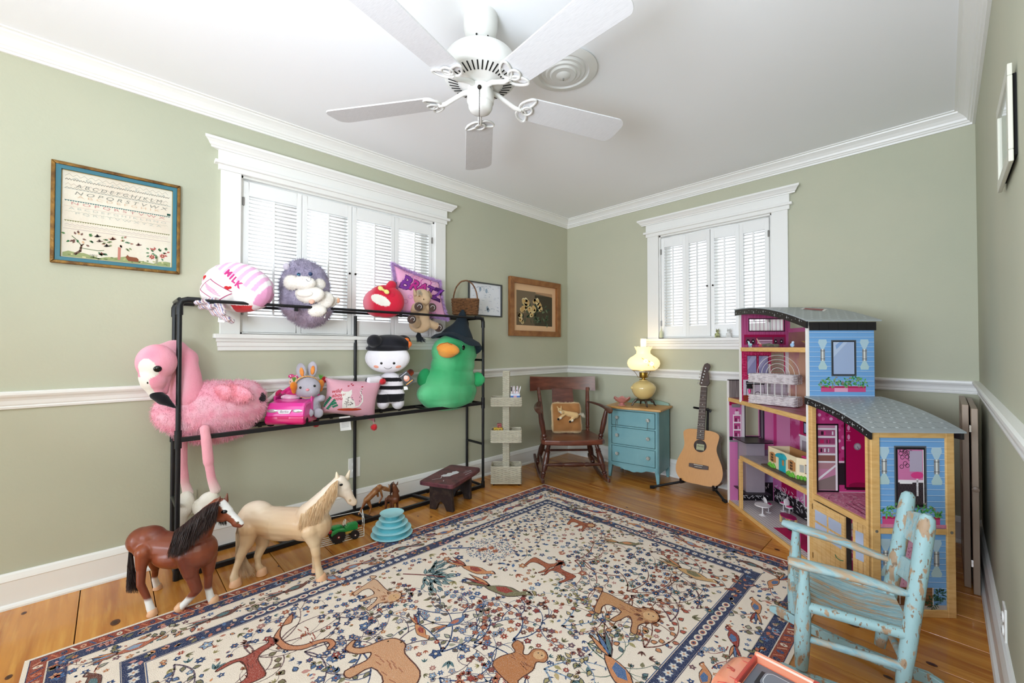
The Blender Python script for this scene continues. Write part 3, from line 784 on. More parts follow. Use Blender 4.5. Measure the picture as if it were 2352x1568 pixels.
# ---------------------------------------------------------------- wicker caddy
wk = mat('grey_wicker', 'cdc6b2', .75, var=(9, 'b5ac98', .4, .8))
ca = thing('wicker_caddy', 'pale wicker three-tier caddy with tall centre spine', 'caddy', AZ(1163, 1109, 0), radians(46))
CW, CD = .238, .150
for nm, z0, z1, w, d in (('bin', .02, .150, CW, CD), ('bin', .345, .435, .240, .140), ('tray', .632, .695, .242, .120)):
    b = MB(); lp = rrect(w, d); wicker(b, lp, z0, z1, int((z1 - z0) / .0075), 26, .0036)
    rim(b, lp, z1, .005); rim(b, lp, z0, .005); b.box((0, 0, z0 + .003), (w - .01, d - .01, .004)); b.build(nm, wk, ca, True)
b = MB(); lp = rrect(.052, .030); wicker(b, lp, .02, .905, 100, 6, .0034); rim(b, lp, .905, .0045); b.box((0, 0, .46), (.044, .022, .88)); b.build('spine', wk, ca, True)
for s in (-1, 1):
    for t in (-1, 1): MB().lathe([(.0, -.004), (.009, -.004), (.009, .004), (0, .004)], (s * .1, t * .055, .009), 12, (1, 0, 0)).build('caster', MATS['black_steel'], ca, True)
Rc = Matrix.Rotation(radians(46), 4, 'Z'); cl_ = Vector(ca.location)
def cad(x, y, z): return cl_ + (Rc @ Vector((x, y, 0))) + Vector((0, 0, z))
cp = thing('paper_cup', 'white and blue printed cup standing in caddy top tray', 'cup', cad(.072, -.01, .640), radians(46))
b = MB(); b.prism(rrect(.078, .066, .008), 0, .085); b.build('box_body', mat('cup_print', 'dfe4ee', .6), cp)
pr = Print((-.038, -.0334, .01), (1, 0, 0), (0, 0, 1), .0003); pr.rect(0, .045, .076, .062, '3f6bb0'); pr.rect(.025, .045, .05, .062, 'c99aa8', 2); pr.rect(.02, .066, .05, .072, 'b6c3dd', 2); pr.rect(.06, .03, .076, .044, '24456f', 2); pr.build('cup_band', MATS['printed'], cp)
rr = random.Random(2)
for i in range(9):
    x = -.03 + .0075 * i; c = rr.choice(['e9e6e4', 'dcd6dd', 'e3c9cf', '8a8d96', 'f0eeea'])
    p = cad(.072 + x, -.01 + rr.uniform(-.015, .015), .725)
    g = thing('marker_pen', 'slim pale marker pen standing in the caddy cup', 'pen', p, group='pens in the caddy cup', rot=(rr.uniform(-.2, .2), rr.uniform(-.2, .25), 0))
    MB().lathe([(0, -.03), (.0042, -.03), (.0042, .045), (.003, .052), (.0028, .06), (0, .062)], (0, 0, 0), 8).build('barrel', mat('pen_' + c, c, .4), g, True)
    MB().lathe([(.0046, .02), (.0046, .05), (0, .062 + .003)], (0, 0, 0), 8).build('cap', mat('pencap%d' % (i % 3), ['2b2a2d', 'c9b3ba', 'f2f0f0'][i % 3], .4), g, True)
for i, (c, lab, x) in enumerate((('d8b23a', 'yellow lettered toy block in caddy middle bin', -.085), ('c9a236', 'yellow lettered toy block beside the red box', -.045), ('b0555a', 'dull red small box in caddy middle bin', -.058))):
    p = cad(x, -.01 if i < 2 else .035, .365 if i < 2 else .39)
    g = thing('toy_block', lab, 'toy block', p, radians(46 + (8, -12, 3)[i]))
    bx('block', mat('block_%d' % i, c, .5), g, (-.018, -.018, 0), (.018, .018, .085), .003)
    text('letter', 'O8C'[i], .04, mat('ink_dark', '3b2a1c', .6), g, basis((0, -.0186, .062), (1, 0, 0), (0, 0, 1), (0, -1, 0)))

# ---------------------------------------------------------------- brown rocking chair
def turned(mb, p0, p1, spec, seg=12):
    p0, p1 = Vector(p0), Vector(p1); mb.tube([p0 + (p1 - p0) * t for t, r in spec], [r for t, r in spec], seg)
rc = thing('rocking_chair', 'dark walnut rocking chair with curved crest and turned legs', 'rocking chair', (-2.095, 2.715, 0), radians(48.3))
wn = mat('walnut', '5f3023', .32, var=(9, '7a4230', .4, .7), stretch=(1, 1, 4), coat=.3, bump=(20, .03)); wd = mat('walnut_dark', '43221a', .32, var=(12, '5a2f20', .4, .7), coat=.3)
LEG = [(0, .012), (.06, .015), (.10, .020), (.13, .014), (.15, .021), (.18, .021), (.20, .014), (.30, .022), (.55, .026), (.72, .020), (.75, .024), (.78, .018), (.81, .023), (.85, .016), (1, .017)]
for s in (-1, 1):
    P = []; Y = [-.10, -.05, .05, .15, .25, .35, .45, .55, .63]
    rk_ = [(y, .002 + 0.30 * (y - .22) ** 2) for y in Y]
    o = [(y, z) for y, z in rk_] + [(y, z + .032) for y, z in rk_[::-1]]
    MB().prism(o, -.012, .012, Matrix.Translation((s * .262, 0, 0)) @ Matrix(((0, 0, 1, 0), (1, 0, 0, 0), (0, 1, 0, 0), (0, 0, 0, 1)))).build('rocker', wd, rc, bevel=.005)
    b = MB(); turned(b, (s * .258, -.015, .042), (s * .195, .055, .31), LEG); b.build('leg', wd, rc, True)
    b = MB(); turned(b, (s * .258, .42, .040), (s * .19, .36, .31), LEG); b.build('leg', wd, rc, True)
    b = MB(); turned(b, (s * .200, .395, .33), (s * .232, .545, .72), [(0, .014), (.05, .018), (.08, .013), (.11, .019), (.14, .014), (.17, .018), (.25, .016), (.6, .019), (1, .016)]); b.build('back_post', wn, rc, True)
    b = MB(); turned(b, (s * .228, .055, .335), (s * .275, .03, .585), [(0, .014), (.06, .020), (.1, .014), (.13, .021), (.18, .021), (.22, .015), (.28, .020), (.6, .023), (1, .015)]); b.build('arm_post', wd, rc, True)
    b = MB(); P = [(s * .225, .50, .595), (s * .25, .40, .597), (s * .277, .25, .598), (s * .288, .10, .598), (s * .288, .03, .597), (s * .286, -.02, .590), (s * .284, -.05, .575)]
    b.tube(P, [.016, .018, .021, .028, .032, .030, .016], 12, flat=.5); b.build('arm', wd, rc, True)
seat = [(-.235, .0), (-.26, .03), (-.262, .10), (-.25, .22), (-.225, .36), (-.19, .43), (.19, .43), (.225, .36), (.25, .22), (.262, .10), (.26, .03), (.235, .0), (.12, -.02), (0, -.026), (-.12, -.02)]
MB().prism(seat, .306, .348).build('seat', wn, rc, bevel=.011)
b = MB(); turned(b, (-.25, .0, .15), (.25, .0, .15), [(0, .010), (.2, .012), (.30, .017), (.33, .011), (.36, .016), (.5, .019), (.64, .016), (.67, .011), (.70, .017), (.8, .012), (1, .010)]); b.build('stretcher', wd, rc, True)
b = MB().cyl((-.24, .40, .17), (.24, .40, .17), .010); b.build('stretcher', wd, rc, True)
for s in (-1, 1): b = MB(); turned(b, (s * .25, .0, .135), (s * .235, .40, .13), [(0, .009), (.3, .013), (.5, .016), (.7, .013), (1, .009)]); b.build('stretcher', wd, rc, True)
crest = []; N_ = 14
vs = []
for i in range(N_ + 1):
    t = -1 + 2 * i / N_; x = t * .31; yb = .565 + .05 * (1 - t * t); zl = .700 - .012 * (t * t) ; zt = .815 + .010 * t * t
    vs += [(x, yb - .012, zl), (x, yb + .010, zl), (x, yb + .024, zt), (x, yb + .002, zt)]
fs = [(4 * i + k, 4 * i + (k + 1) % 4, 4 * i + 4 + (k + 1) % 4, 4 * i + 4 + k) for i in range(N_) for k in range(4)] + [(0, 1, 2, 3), tuple(4 * N_ + k for k in (3, 2, 1, 0))]
MB().add(vs, fs).build('crest_rail', wn, rc, True)
vs = []
for i in range(9):
    t = i / 8; z = .345 + .365 * t; y = .405 + .19 * t + .02 * sin(t * pi)
    for x in (-.098 - .004 * sin(t * pi), .098 + .004 * sin(t * pi)): vs += [(x, y - .006, z), (x, y + .006, z)]
fs = []
for i in range(8):
    a = 4 * i; b_ = a + 4; fs += [(a, a + 2, b_ + 2, b_), (a + 1, b_ + 1, b_ + 3, a + 3), (a, b_, b_ + 1, a + 1), (a + 2, a + 3, b_ + 3, b_ + 2)]
fs += [(0, 1, 3, 2), (32, 34, 35, 33)]
MB().add(vs, fs).build('back_splat', wn, rc, bevel=.002)
# horse cushion on the chair
Rr = Matrix.Rotation(radians(48.3), 4, 'Z'); rl = Vector(rc.location)
def chairp(x, y, z): return rl + Rr @ Vector((x, y, z))
cu = thing('horse_cushion', 'square tan plush cushion with a cream toy horse sewn on', 'cushion', chairp(-.01, .26, .352), rot=(radians(-17), 0, radians(48.3)))
tan1, tan2, crm = lin('b98250'), lin('a06c3c'), lin('e8cfa4')
def cush_col(p):
    e = max(abs(p.x) / .135, abs(p.z - .135) / .135)
    n = noise.noise(p * 18) * .5 + .5
    c = mixc(tan2, tan1, n)
    return mixc(c, crm, (e - .86) * 9)
b = [ell((0, 0, .135), (.125, .048, .125))] + [ell((sx * .075, 0, .135 + sz * .075), (.062, .035, .062)) for sx in (-1, 1) for sz in (-1, 1)] + [caps((-.11, 0, .135 + s * .115), (.11, 0, .135 + s * .115), .018) for s in (-1, 1)] + [caps((s * .115, 0, .03), (s * .115, 0, .24), .018) for s in (-1, 1)]
body = blob('cushion_body', b, cush_col, cu, vox=.006, smooth=5)
fur(body, 2600, .014, .0007, cu, mask=lambda p: max(abs(p.x) / .135, abs(p.z - .135) / .135) > .86, name='fringe')
hc, hw_ = lin('e3bd85'), lin('f2e6cf')
def hcol(p): return hw_ if (p.x < -.055 and p.z > .15 and p.z < .178 and p.x > -.09) else hc
blob('toy_horse', [ell((-.06, -.062, .188), (.026, .022, .020), (0, .5, 0)), ell((-.046, -.072, .168), (.017, .016, .015)), caps((-.045, -.055, .175), (.015, -.056, .158), .019, .022), caps((.015, -.056, .158), (.075, -.054, .145), .024, .027),
                   caps((-.03, -.058, .150), (-.075, -.062, .118), .013, .012), caps((.06, -.058, .13), (.02, -.066, .095), .016, .013), caps((-.075, -.052, .206), (-.085, -.050, .225), .007, .004), caps((-.05, -.052, .21), (-.05, -.05, .23), .007, .004)], hcol, cu, vox=.0035, smooth=3)
for a_, c_ in (((-.070, -.064, .118), 0), ((.030, -.068, .096), 0)):
    blob('hoof_band', [ell((a_[0] + .008, a_[1], a_[2] + .004), (.014, .013, .012))], hw_, cu, vox=.004, smooth=2)
    blob('hoof', [ell((a_[0] - .012, a_[1] - .002, a_[2] - .006), (.010, .013, .012))], lin('1a1512'), cu, vox=.0035, smooth=1)
e = MB(); e.ball((-.068, -.082, .191), .0035, 8, 6); e.ball((-.050, -.086, .188), .0035, 8, 6); e.build('eye', mat('bead_black', '0d0c0c', .15), cu, True)
strands('tail', [([(.095, -.055, .150), (.12 + random.uniform(-.005, .02), -.055, .158 + random.uniform(-.01, .01)), (.15 + random.uniform(-.02, .01), -.05, .142 + random.uniform(-.02, .015))], .001, lin('efe6d2')) for _ in range(160)], cu, MATS['fur'])

# ---------------------------------------------------------------- blue dresser, bowl, lamp
dr = thing('dresser', 'small turquoise painted three-drawer dresser with natural wood top', 'dresser', (-2.013, 3.086, 0), radians(9.4))
bl = mat('dresser_blue', '7cacb2', .5, var=(5, '6c9fa8', .4, .7), var2=(55, 'b58a5c', .735, .75), bump=(12, .08)); topm = mat('dresser_top', 'd0a060', .4, var=(10, 'b98545', .4, .7), stretch=(1, 6, 1))
edge = mat('worn_edge', '4a3524', .7)
DW_, DD = .432, .295
for x0_ in (0, DW_ - .03): bx('stile', bl, dr, (x0_, 0, .085), (x0_ + .03, .022, .585), .002)
for x0_, x1_ in ((0, .004), (DW_ - .016, DW_)): bx('side_panel', bl, dr, (x0_, .0, .085), (x1_, DD, .585), .001)
bx('back_panel', edge, dr, (0, DD - .012, .085), (DW_, DD, .585))
for z0, z1 in ((.568, .585), (.428, .440), (.270, .282), (.118, .130)): bx('rail', bl, dr, (.03, .002, z0), (DW_ - .03, .022, z1), .001)
bx('carcass_shadow', MATS['dark_hole'], dr, (.02, .024, .13), (DW_ - .02, .034, .57))
for x0_, s in ((0, 1), (DW_, -1)):
    for y in (0, DD - .035):
        MB().add([(x0_, y, .10), (x0_ + s * .034, y, .10), (x0_ + s * .034, y + .034, .10), (x0_, y + .034, .10), (x0_ + s * .002, y + .002, 0), (x0_ + s * .020, y + .002, 0), (x0_ + s * .020, y + .022, 0), (x0_ + s * .002, y + .022, 0)],
                 [(0, 1, 2, 3), (7, 6, 5, 4), (0, 4, 5, 1), (1, 5, 6, 2), (2, 6, 7, 3), (3, 7, 4, 0)]).build('leg', bl, dr)
ap = [(.03, .118)] + [(DW_ - .03, .118)] + [(DW_ - .03 - t * (DW_ - .06), .118 - (.014 + .030 * (.5 - .5 * cos(2 * pi * t)) + .007 * abs(sin(5 * pi * t)))) for t in [i / 24 for i in range(25)]]
MB().prism(ap, -.018, -.004, Matrix(((1, 0, 0, 0), (0, 0, -1, 0), (0, 1, 0, 0), (0, 0, 0, 1)))).build('apron', bl, dr)
gl = mat('crystal', 'e9ece4', .05, trans=.6, spec=.8)
for z0, z1 in ((.443, .565), (.285, .425), (.133, .267)):
    b = MB().box2((.034, .0, z0), (DW_ - .034, .02, z1)); d_ = b.build('drawer', bl, dr, bevel=.003)
    zc_ = (z0 + z1) / 2 + .006
    for x in (.085, DW_ - .085):
        MB().lathe([(0, 0), (.006, 0), (.006, .006), (.009, .008), (.015, .014), (.016, .020), (.011, .026), (.0, .027)], (x, 0, zc_), 8, (0, -1, 0)).build('knob', gl, d_)
        MB().lathe([(.009, 0), (.009, .003), (0, .003)], (x, 0, zc_), 10, (0, -1, 0)).build('knob_plate', mat('dark_bronze', '2c2622', .35, .8), d_, True)
    if z1 > .5:
        b = MB(); b.tube([(.085, -.02, .505), (.078, -.024, .47), (.074, -.022, .44), (.078, -.022, .415), (.085, -.022, .40)], .0012, 5); b.tube([(.087, -.02, .505), (.094, -.024, .475), (.092, -.022, .45)], .0012, 5); b.tube([(DW_ - .085, -.02, .50), (DW_ - .087, -.022, .43)], .0016, 5); b.build('key_string', edge, d_)['kind'] = 'stuff'
to = [(-.022, DD + .004), (-.022, .0)] + [(-.022 + .476 * t, -.018 - .016 * sin(pi * t) * 1.0 + .014 * cos(2 * pi * t * 1.5) * (1 - abs(2 * t - 1)) - .004) for t in [i / 20 for i in range(21)]] + [(DW_ + .022, .0), (DW_ + .022, DD + .004)]
MB().prism(to, .585, .603).build('top', topm, dr, bevel=.004)
gp_ = [(.0, .603)] + [(DW_ * t, .603 + .018 + .022 * min(1, 4 * min(t, 1 - t))) for t in (0.02, .06, .12, .2, .4, .6, .8, .88, .94, .98)] + [(DW_, .603)]
MB().prism(gp_, -DD, -DD + .014, Matrix(((1, 0, 0, 0), (0, 0, -1, 0), (0, 1, 0, 0), (0, 0, 0, 1)))).build('gallery', mat('dresser_gallery', '8fae9e', .55), dr, bevel=.002)
Rd = Matrix.Rotation(radians(9.4), 4, 'Z'); dl = Vector(dr.location)
def onD(x, y): return dl + Rd @ Vector((x, y, .6032))
pb = thing('glass_bowl', 'small pink ruffled glass bowl on the dresser corner', 'bowl', onD(.095, .075))
def ruf(i, a, r, h): k = max(0, (i - 4)) / 4 if i < 9 else max(0, (12 - i)) / 4; return r * (1 + .03 * k * cos(6 * a)), h + .010 * k * cos(6 * a)
MB().lathe([(0, 0), (.034, 0), (.034, .004), (.018, .012), (.018, .020), (.040, .030), (.058, .044), (.064, .056), (.072, .062), (.068, .064), (.060, .057), (.050, .046), (.02, .030), (0, .028)], (0, 0, 0), 36, None, ruf).build('bowl', mat('pink_glass', 'e79a94', .12, trans=.25, coat=.5), pb, True)
la = thing('table_lamp', 'lit yellow glass parlour lamp with flowered globe shade', 'lamp', onD(.262, .135), radians(9.4))
amb = mat('amber_glass', 'e2c886', .22, coat=.5); brass = mat('brass', 'b08d3e', .3, .9); pew = mat('antique_brass', '5a5148', .4, .8, bump=(60, .3))
b = MB()
for i in range(4):
    a = pi / 2 * i + radians(-46 - 9); b.tube([(.040 * cos(a), .040 * sin(a), .056), (.065 * cos(a), .065 * sin(a), .052), (.086 * cos(a), .086 * sin(a), .030), (.092 * cos(a), .092 * sin(a), .012), (.104 * cos(a), .104 * sin(a), .0045)], [.010, .011, .008, .007, .0045], 8)
    b.ball((.070 * cos(a), .070 * sin(a), .042), (.012, .012, .014), 8, 6)
b.lathe([(0, .046), (.045, .046), (.064, .055), (.05, .062), (0, .062)], (0, 0, 0), 24); b.build('footed_base', pew, la, True)
MB().lathe([(.034, .058), (.045, .064), (.075, .088), (.094, .120), (.102, .150), (.100, .166), (.082, .190), (.050, .208), (.034, .216), (.032, .222), (0, .222)], (0, 0, 0), 36).build('font_bowl', amb, la, True)
MB().ball((-.07, -.07, .155), (.017, .017, .015), 10, 8).build('handle_knob', amb, la, True)
MB().lathe([(.034, .222), (.034, .226), (.016, .228), (.014, .236), (.030, .242), (.034, .252), (.033, .275), (.036, .277), (.036, .284), (0, .284)], (0, 0, 0), 24).build('burner', brass, la, True)
b = MB()
for i in range(3):
    a = 2 * pi * i / 3 - 1; b.tube([(.018 * cos(a), .018 * sin(a), .236), (.046 * cos(a), .046 * sin(a), .242), (.062 * cos(a), .062 * sin(a), .270), (.090 * cos(a), .090 * sin(a), .303)], .002, 6)
b.lathe([(.092, .300), (.096, .300), (.096, .305), (.092, .305), (.092, .300)], (0, 0, 0), 36); b.build('shade_holder', brass, la, True)
def ruf2(i, a, r, h): k = 1 if i in (9, 10) else 0; return r * (1 + .03 * k * cos(10 * a)), h + .003 * k * cos(10 * a)
shm = mat('lit_shade', 'ffe8b2', .4, emit=.62)
shd = MB().lathe([(.092, .304), (.110, .316), (.128, .338), (.134, .362), (.128, .386), (.110, .408), (.080, .426), (.058, .444), (.056, .465), (.074, .500), (.072, .502), (.052, .466), (.054, .444)], (0, 0, 0), 40, None, ruf2).build('globe_shade', shm, la, True)
fl_ = MB(); fo = []
pr = Print((0, 0, 0), (1, 0, 0), (0, 0, 1), 0); 
for dx, dz in ((-.022, .022), (.026, .0)):
    th = atan2(-.69, .72) + dx / .13 - radians(9.4)
    P0 = Vector((.1335 * cos(th), .1335 * sin(th), .362 + dz)); nr = Vector((cos(th), sin(th), .1)).normalized(); u = Vector((-sin(th), cos(th), 0))
    q = Print(P0 + nr * .001 - (nr * .004 if dz else nr * 0), u, Vector((0, 0, 1)), .0006, nr)
    q.flower(0, 0, .020, 'ffffff', '9a8a72', 1, 7); q.leaf(.01, -.015, -1, .03, .01, 'd9b25a', 1); q.leaf(-.015, .012, 2.4, .026, .009, 'd9b25a', 1)
    q.build('painted_flower', mat('shade_paint', attr=True, rough=.4, emit=.7), shd)
MB().lathe([(.024, .300), (.030, .36), (.027, .44), (.0245, .50), (.025, .572), (.0235, .572), (.023, .50)], (0, 0, 0), 24).build('chimney', mat('clear_glass', 'ffffff', .03, alpha=.25), la, True)
pl = bpy.data.lights.new('lamp_bulb', 'POINT'); pl.energy = .5; pl.color = (1, .74, .36); pl.shadow_soft_size = .05
po = bpy.data.objects.new('lamp_bulb', pl); COL.objects.link(po); po.location = Vector(la.location) + Vector((0, 0, .54)); 

# ---------------------------------------------------------------- guitar and stand
P0 = AZ(1602, 1112, .075)
gu = thing('acoustic_guitar', 'natural spruce acoustic guitar with dark neck on stand', 'guitar', P0, rot=(radians(-13), 0, radians(4)))
spr = mat('spruce', 'cf9656', .45, var=(60, 'c2884b', .4, .7), stretch=(12, 1, .35)); mah = mat('mahogany', '6b3f22', .35, coat=.3); ros = mat('rosewood', '3b2721', .45, var=(30, '4b332b', .4, .7))
half = [(0, .0), (.0, .07), (.012, .125), (.05, .160), (.10, .170), (.15, .163), (.20, .143), (.25, .122), (.29, .118), (.33, .126), (.37, .131), (.39, .118), (.402, .085), (.405, .04), (.405, 0)]
def cr(P, n=4):
    o = []
    for i in range(len(P) - 1):
        p0, p1, p2, p3 = P[max(0, i - 1)], P[i], P[i + 1], P[min(len(P) - 1, i + 2)]
        for k in range(n):
            t = k / n; o.append(tuple(.5 * ((2 * p1[j]) + (-p0[j] + p2[j]) * t + (2 * p0[j] - 5 * p1[j] + 4 * p2[j] - p3[j]) * t * t + (-p0[j] + 3 * p1[j] - 3 * p2[j] + p3[j]) * t ** 3) for j in range(len(p1))))
    o.append(P[-1]); return o
hf = cr(half, 3)
out = [(w_, z_) for z_, w_ in hf] + [(-w_, z_) for z_, w_ in hf[::-1]]
out = [p for i, p in enumerate(out) if i == 0 or hypot(p[0] - out[i - 1][0], p[1] - out[i - 1][1]) > .002][:-1]
XZ = Matrix(((1, 0, 0, 0), (0, 0, -1, 0), (0, 1, 0, 0), (0, 0, 0, 1)))  # (x,y,z)->(x,-z,y)
MB().prism(out, -.085, -.003, XZ).build('body_sides', mah, gu)
MB().prism([(x * .995, .2 + (y - .2) * .997) for x, y in out], -.003, .0, XZ).build('soundboard', spr, gu)
sh = MB().lathe([(0, .0004), (.043, .0004)], (0, 0, .283), 28, (0, -1, 0)).build('sound_hole', MATS['dark_hole'], gu)
MB().lathe([(.043, .0008), (.0465, .0008)], (0, 0, .283), 28, (0, -1, 0)).build('rosette', ros, gu)
bx('label_paper', mat('guitar_label', 'a9ad8d', .8), gu, (-.026, -.0009, .252), (.030, -.0005, .296))
text('label_text', 'Fender', .018, mat('ink_dark', '3b2a1c', .6), gu, basis((.004, -.0013, .280), (1, 0, 0), (0, 0, 1), (0, -1, 0)), .0001, 0, .4)
bb = MB(); bb.prism([(-.07, .118), (-.07, .144), (-.04, .146), (.04, .146), (.07, .144), (.07, .118), (.03, .114), (0, .112), (-.03, .114)], .001, .009, XZ); bb.build('bridge', ros, gu, bevel=.002)
b = MB().box((0, -.0115, .141), (.066, .004, .0028)); b.build('saddle', mat('bone', 'ece6d6', .4), gu)
b = MB(); [b.ball((-.023 + .0092 * i, -.0115, .127), .0032, 8, 6) for i in range(6)]; b.build('bridge_pin', mat('bone', 'ece6d6', .4), gu, True)
MB().add([(-.027, -.010, .330), (.027, -.010, .330), (.0215, -.010, .735), (-.0215, -.010, .735), (-.027, -.002, .330), (.027, -.002, .330), (.0215, .018, .735), (-.0215, .018, .735)], [(0, 1, 2, 3), (7, 6, 5, 4), (0, 4, 5, 1), (1, 5, 6, 2), (2, 6, 7, 3), (3, 7, 4, 0)]).build('neck', ros, gu)
z = .735; sc_ = .6; fr = MB(); zs = []
for n_ in range(1, 19):
    z = .735 - .605 * (1 - 2 ** (-n_ / 12)); zs.append(z)
    if z > .335: fr.box((0, -.0105, z), (.043 + .011 * (.735 - z) / .405, .0010, .0009))
fr.build('frets', MATS['chrome'], gu)
dots = MB()
for n_ in (3, 5, 7, 9, 15, 17): dots.lathe([(0, .0004), (.0035, .0004)], (0, -.0102, (zs[n_ - 1] + zs[n_ - 2]) / 2), 8, (0, -1, 0))
for s in (-1, 1): dots.lathe([(0, .0004), (.0035, .0004)], (s * .009, -.0102, (zs[11] + zs[10]) / 2), 8, (0, -1, 0))
dots.build('inlay_dots', mat('bone', 'ece6d6', .4), gu)
bx('nut', mat('bone', 'ece6d6', .4), gu, (-.022, -.013, .735), (.022, -.004, .739))
hd = [(-.021, .739), (-.036, .752), (-.030, .80), (-.022, .86), (-.016, .895), (-.008, .916), (.012, .926), (.030, .916), (.036, .897), (.030, .876), (.020, .862), (.030, .82), (.034, .790), (.040, .770), (.030, .752), (.021, .739)]
MB().prism(hd, -.012, .004, XZ).build('headstock', ros, gu, bevel=.002)
b = MB()
for i in range(6):
    z = .765 + .0235 * i; b.lathe([(.0045, 0), (.0045, .008), (0, .009)], (-.018 + .0045 * i, -.004, z), 8, (0, -1, 0)); b.cyl((-.034 + .004 * i, .004, z), (-.046 + .004 * i, .004, z), .002); b.ball((-.049 + .004 * i, .004, z), (.006, .003, .005), 8, 6)
b.build('tuning_pegs', MATS['chrome'], gu, True)
b = MB()
for i in range(6): b.tube([(-.023 + .0092 * i, -.012, .141), (-.017 + .0068 * i, -.0135, .736), (-.018 + .0045 * i, -.008, .765 + .0235 * i)], .0002, 3)
b.build('strings', mat('bronze_string', '8a7a5c', .5), gu)
gs = thing('guitar_stand', 'black tubular guitar stand with spread feet', 'stand', (P0.x, P0.y, 0))
go = tuple(gs.location); cz = Vector((P0.x + .005, P0.y + .145, 0))
def gt(nm, P, r=.009): return MB(go).tube(P, r, 10).build(nm, MATS['black_steel'], gs, True)
gt('upright', [cz + Vector((0, 0, .06)), cz + Vector((.0, .05, .62))])
gt('leg', [cz + Vector((-.0, -.02, .10)), AZ(1497, 1118, .012)]); gt('leg', [cz + Vector((0, -.02, .10)), AZ(1665, 1150, .012)]); gt('leg', [cz + Vector((0, -.01, .10)), cz + Vector((.02, .14, .012))])
for q in ((1497, 1118), (1665, 1150)): p = AZ(q[0], q[1], .012); d = (p - cz).normalized(); d.z = 0; MB(go).tube([p - d * .02, p + d * .012], .0125, 10).build('rubber_foot', MATS['dark_hole'], gs, True)
ct = cz + Vector((.0, .05, .62)); ny = P0 + Vector((0, .135, .515))
gt('yoke', [ct + Vector((.0, 0, 0)), ct + Vector((0, -.045, .0))], .008)
gt('yoke', [ct + Vector((-.070, -.095, .012)), ct + Vector((-.055, -.062, .006)), ct + Vector((-.03, -.046, .0)), ct + Vector((.03, -.046, -.002)), ct + Vector((.045, -.062, -.003)), ct + Vector((.050, -.093, -.006))], .0085)
for s in (-1, 1):
    gt('cradle_arm', [cz + Vector((0, -.01, .11)), cz + Vector((s * .10, -.03, .075)), cz + Vector((s * .12, -.12, .062)), cz + Vector((s * .12, -.172, .068)), cz + Vector((s * .12, -.178, .10))], .008)
# ================================================================ sculpting aids (real distances, sized from the photograph)
from mathutils.bvhtree import BVHTree
FH = Vector((-_s, _c, 0)); ZU = Vector((0, 0, 1))
def dep(p): return (Vector(p) - Vector((0, 0, EYE))).dot(FW)
def sc(p): return dep(p) / 957.0
def Rm(rot=0.0):
    u = RT * cos(rot) + ZU * sin(rot); v = ZU * cos(rot) - RT * sin(rot)
    return Matrix(((u.x, FH.x, v.x), (u.y, FH.y, v.y), (u.z, FH.z, v.z)))
def E(px, py, x, a, b, d=None, rot=0.0):
    """ellipsoid centred at pixel on plane x, half-axes a,b in pixels at that distance, d depth in metres"""
    c = AX(px, py, x); s = sc(c)
    return ell(c, (a * s, d if d else min(a, b) * s, b * s), Rm(radians(rot)))
def EW(px, py, x, a, b, d):
    """ellipsoid lying along the left wall; a,b visible half-sizes in pixels, d half-depth from the wall in metres"""
    c = AX(px, py, x); s = sc(c); w = max(.02, sqrt(max(1e-4, (a * s) ** 2 - (d * _s) ** 2)) / _c)
    return ell(c, (d, w, b * s), None)
def K(p, q, r0, r1=None):
    a, b = AX(*p), AX(*q); return caps(a, b, r0 * sc(a), (r1 or r0) * sc(b))
def bvh_of(o, off):
    me = o.data; offv = Vector(off)
    return BVHTree.FromPolygons([v.co + offv for v in me.vertices], [tuple(p.vertices) for p in me.polygons])
def hit(bv, px, py):
    d = ray(px, py).normalized(); o = Vector((0, 0, EYE)); l, n, i, t = bv.ray_cast(o, d)
    return (l, n) if l else (None, None)
def dot_on(bv, px, py, r, m, parent, name, off, ry=None, thick=.35, rot=0.0):
    l, n = hit(bv, px, py)
    if l is None: return
    s = sc(l); u = (RT * cos(rot) + ZU * sin(rot)); u = (u - n * u.dot(n)).normalized(); v = n.cross(u)
    M = Matrix(((u.x, v.x, n.x), (u.y, v.y, n.y), (u.z, v.z, n.z)))
    return MB(off).ball(l, (r * s, (ry or r) * s, r * s * thick), 12, 8, M).build(name, m, parent, True)
def drape(o, bv, off, d, eps=.0012):
    offv = Vector(off)
    for v in o.data.vertices:
        w = v.co + offv; l, n, i, t = bv.ray_cast(w - d * .3, d)
        if l is not None: v.co = l - d * eps - offv
blk = mat('bead_black', '0d0c0c', .15)
def solid(c): c = lin(c); return lambda p: c
def noisy(c1, c2, sc_=20):
    a, b = lin(c1), lin(c2); return lambda p: mixc(a, b, noise.noise(p * sc_) * .9 + .5)
def plush(name, label, px, py, x, cat='plush toy', group=None, z=None):
    c = AX(px, py, x); t = thing(name, label, cat, c, group=group); return t, tuple(c)

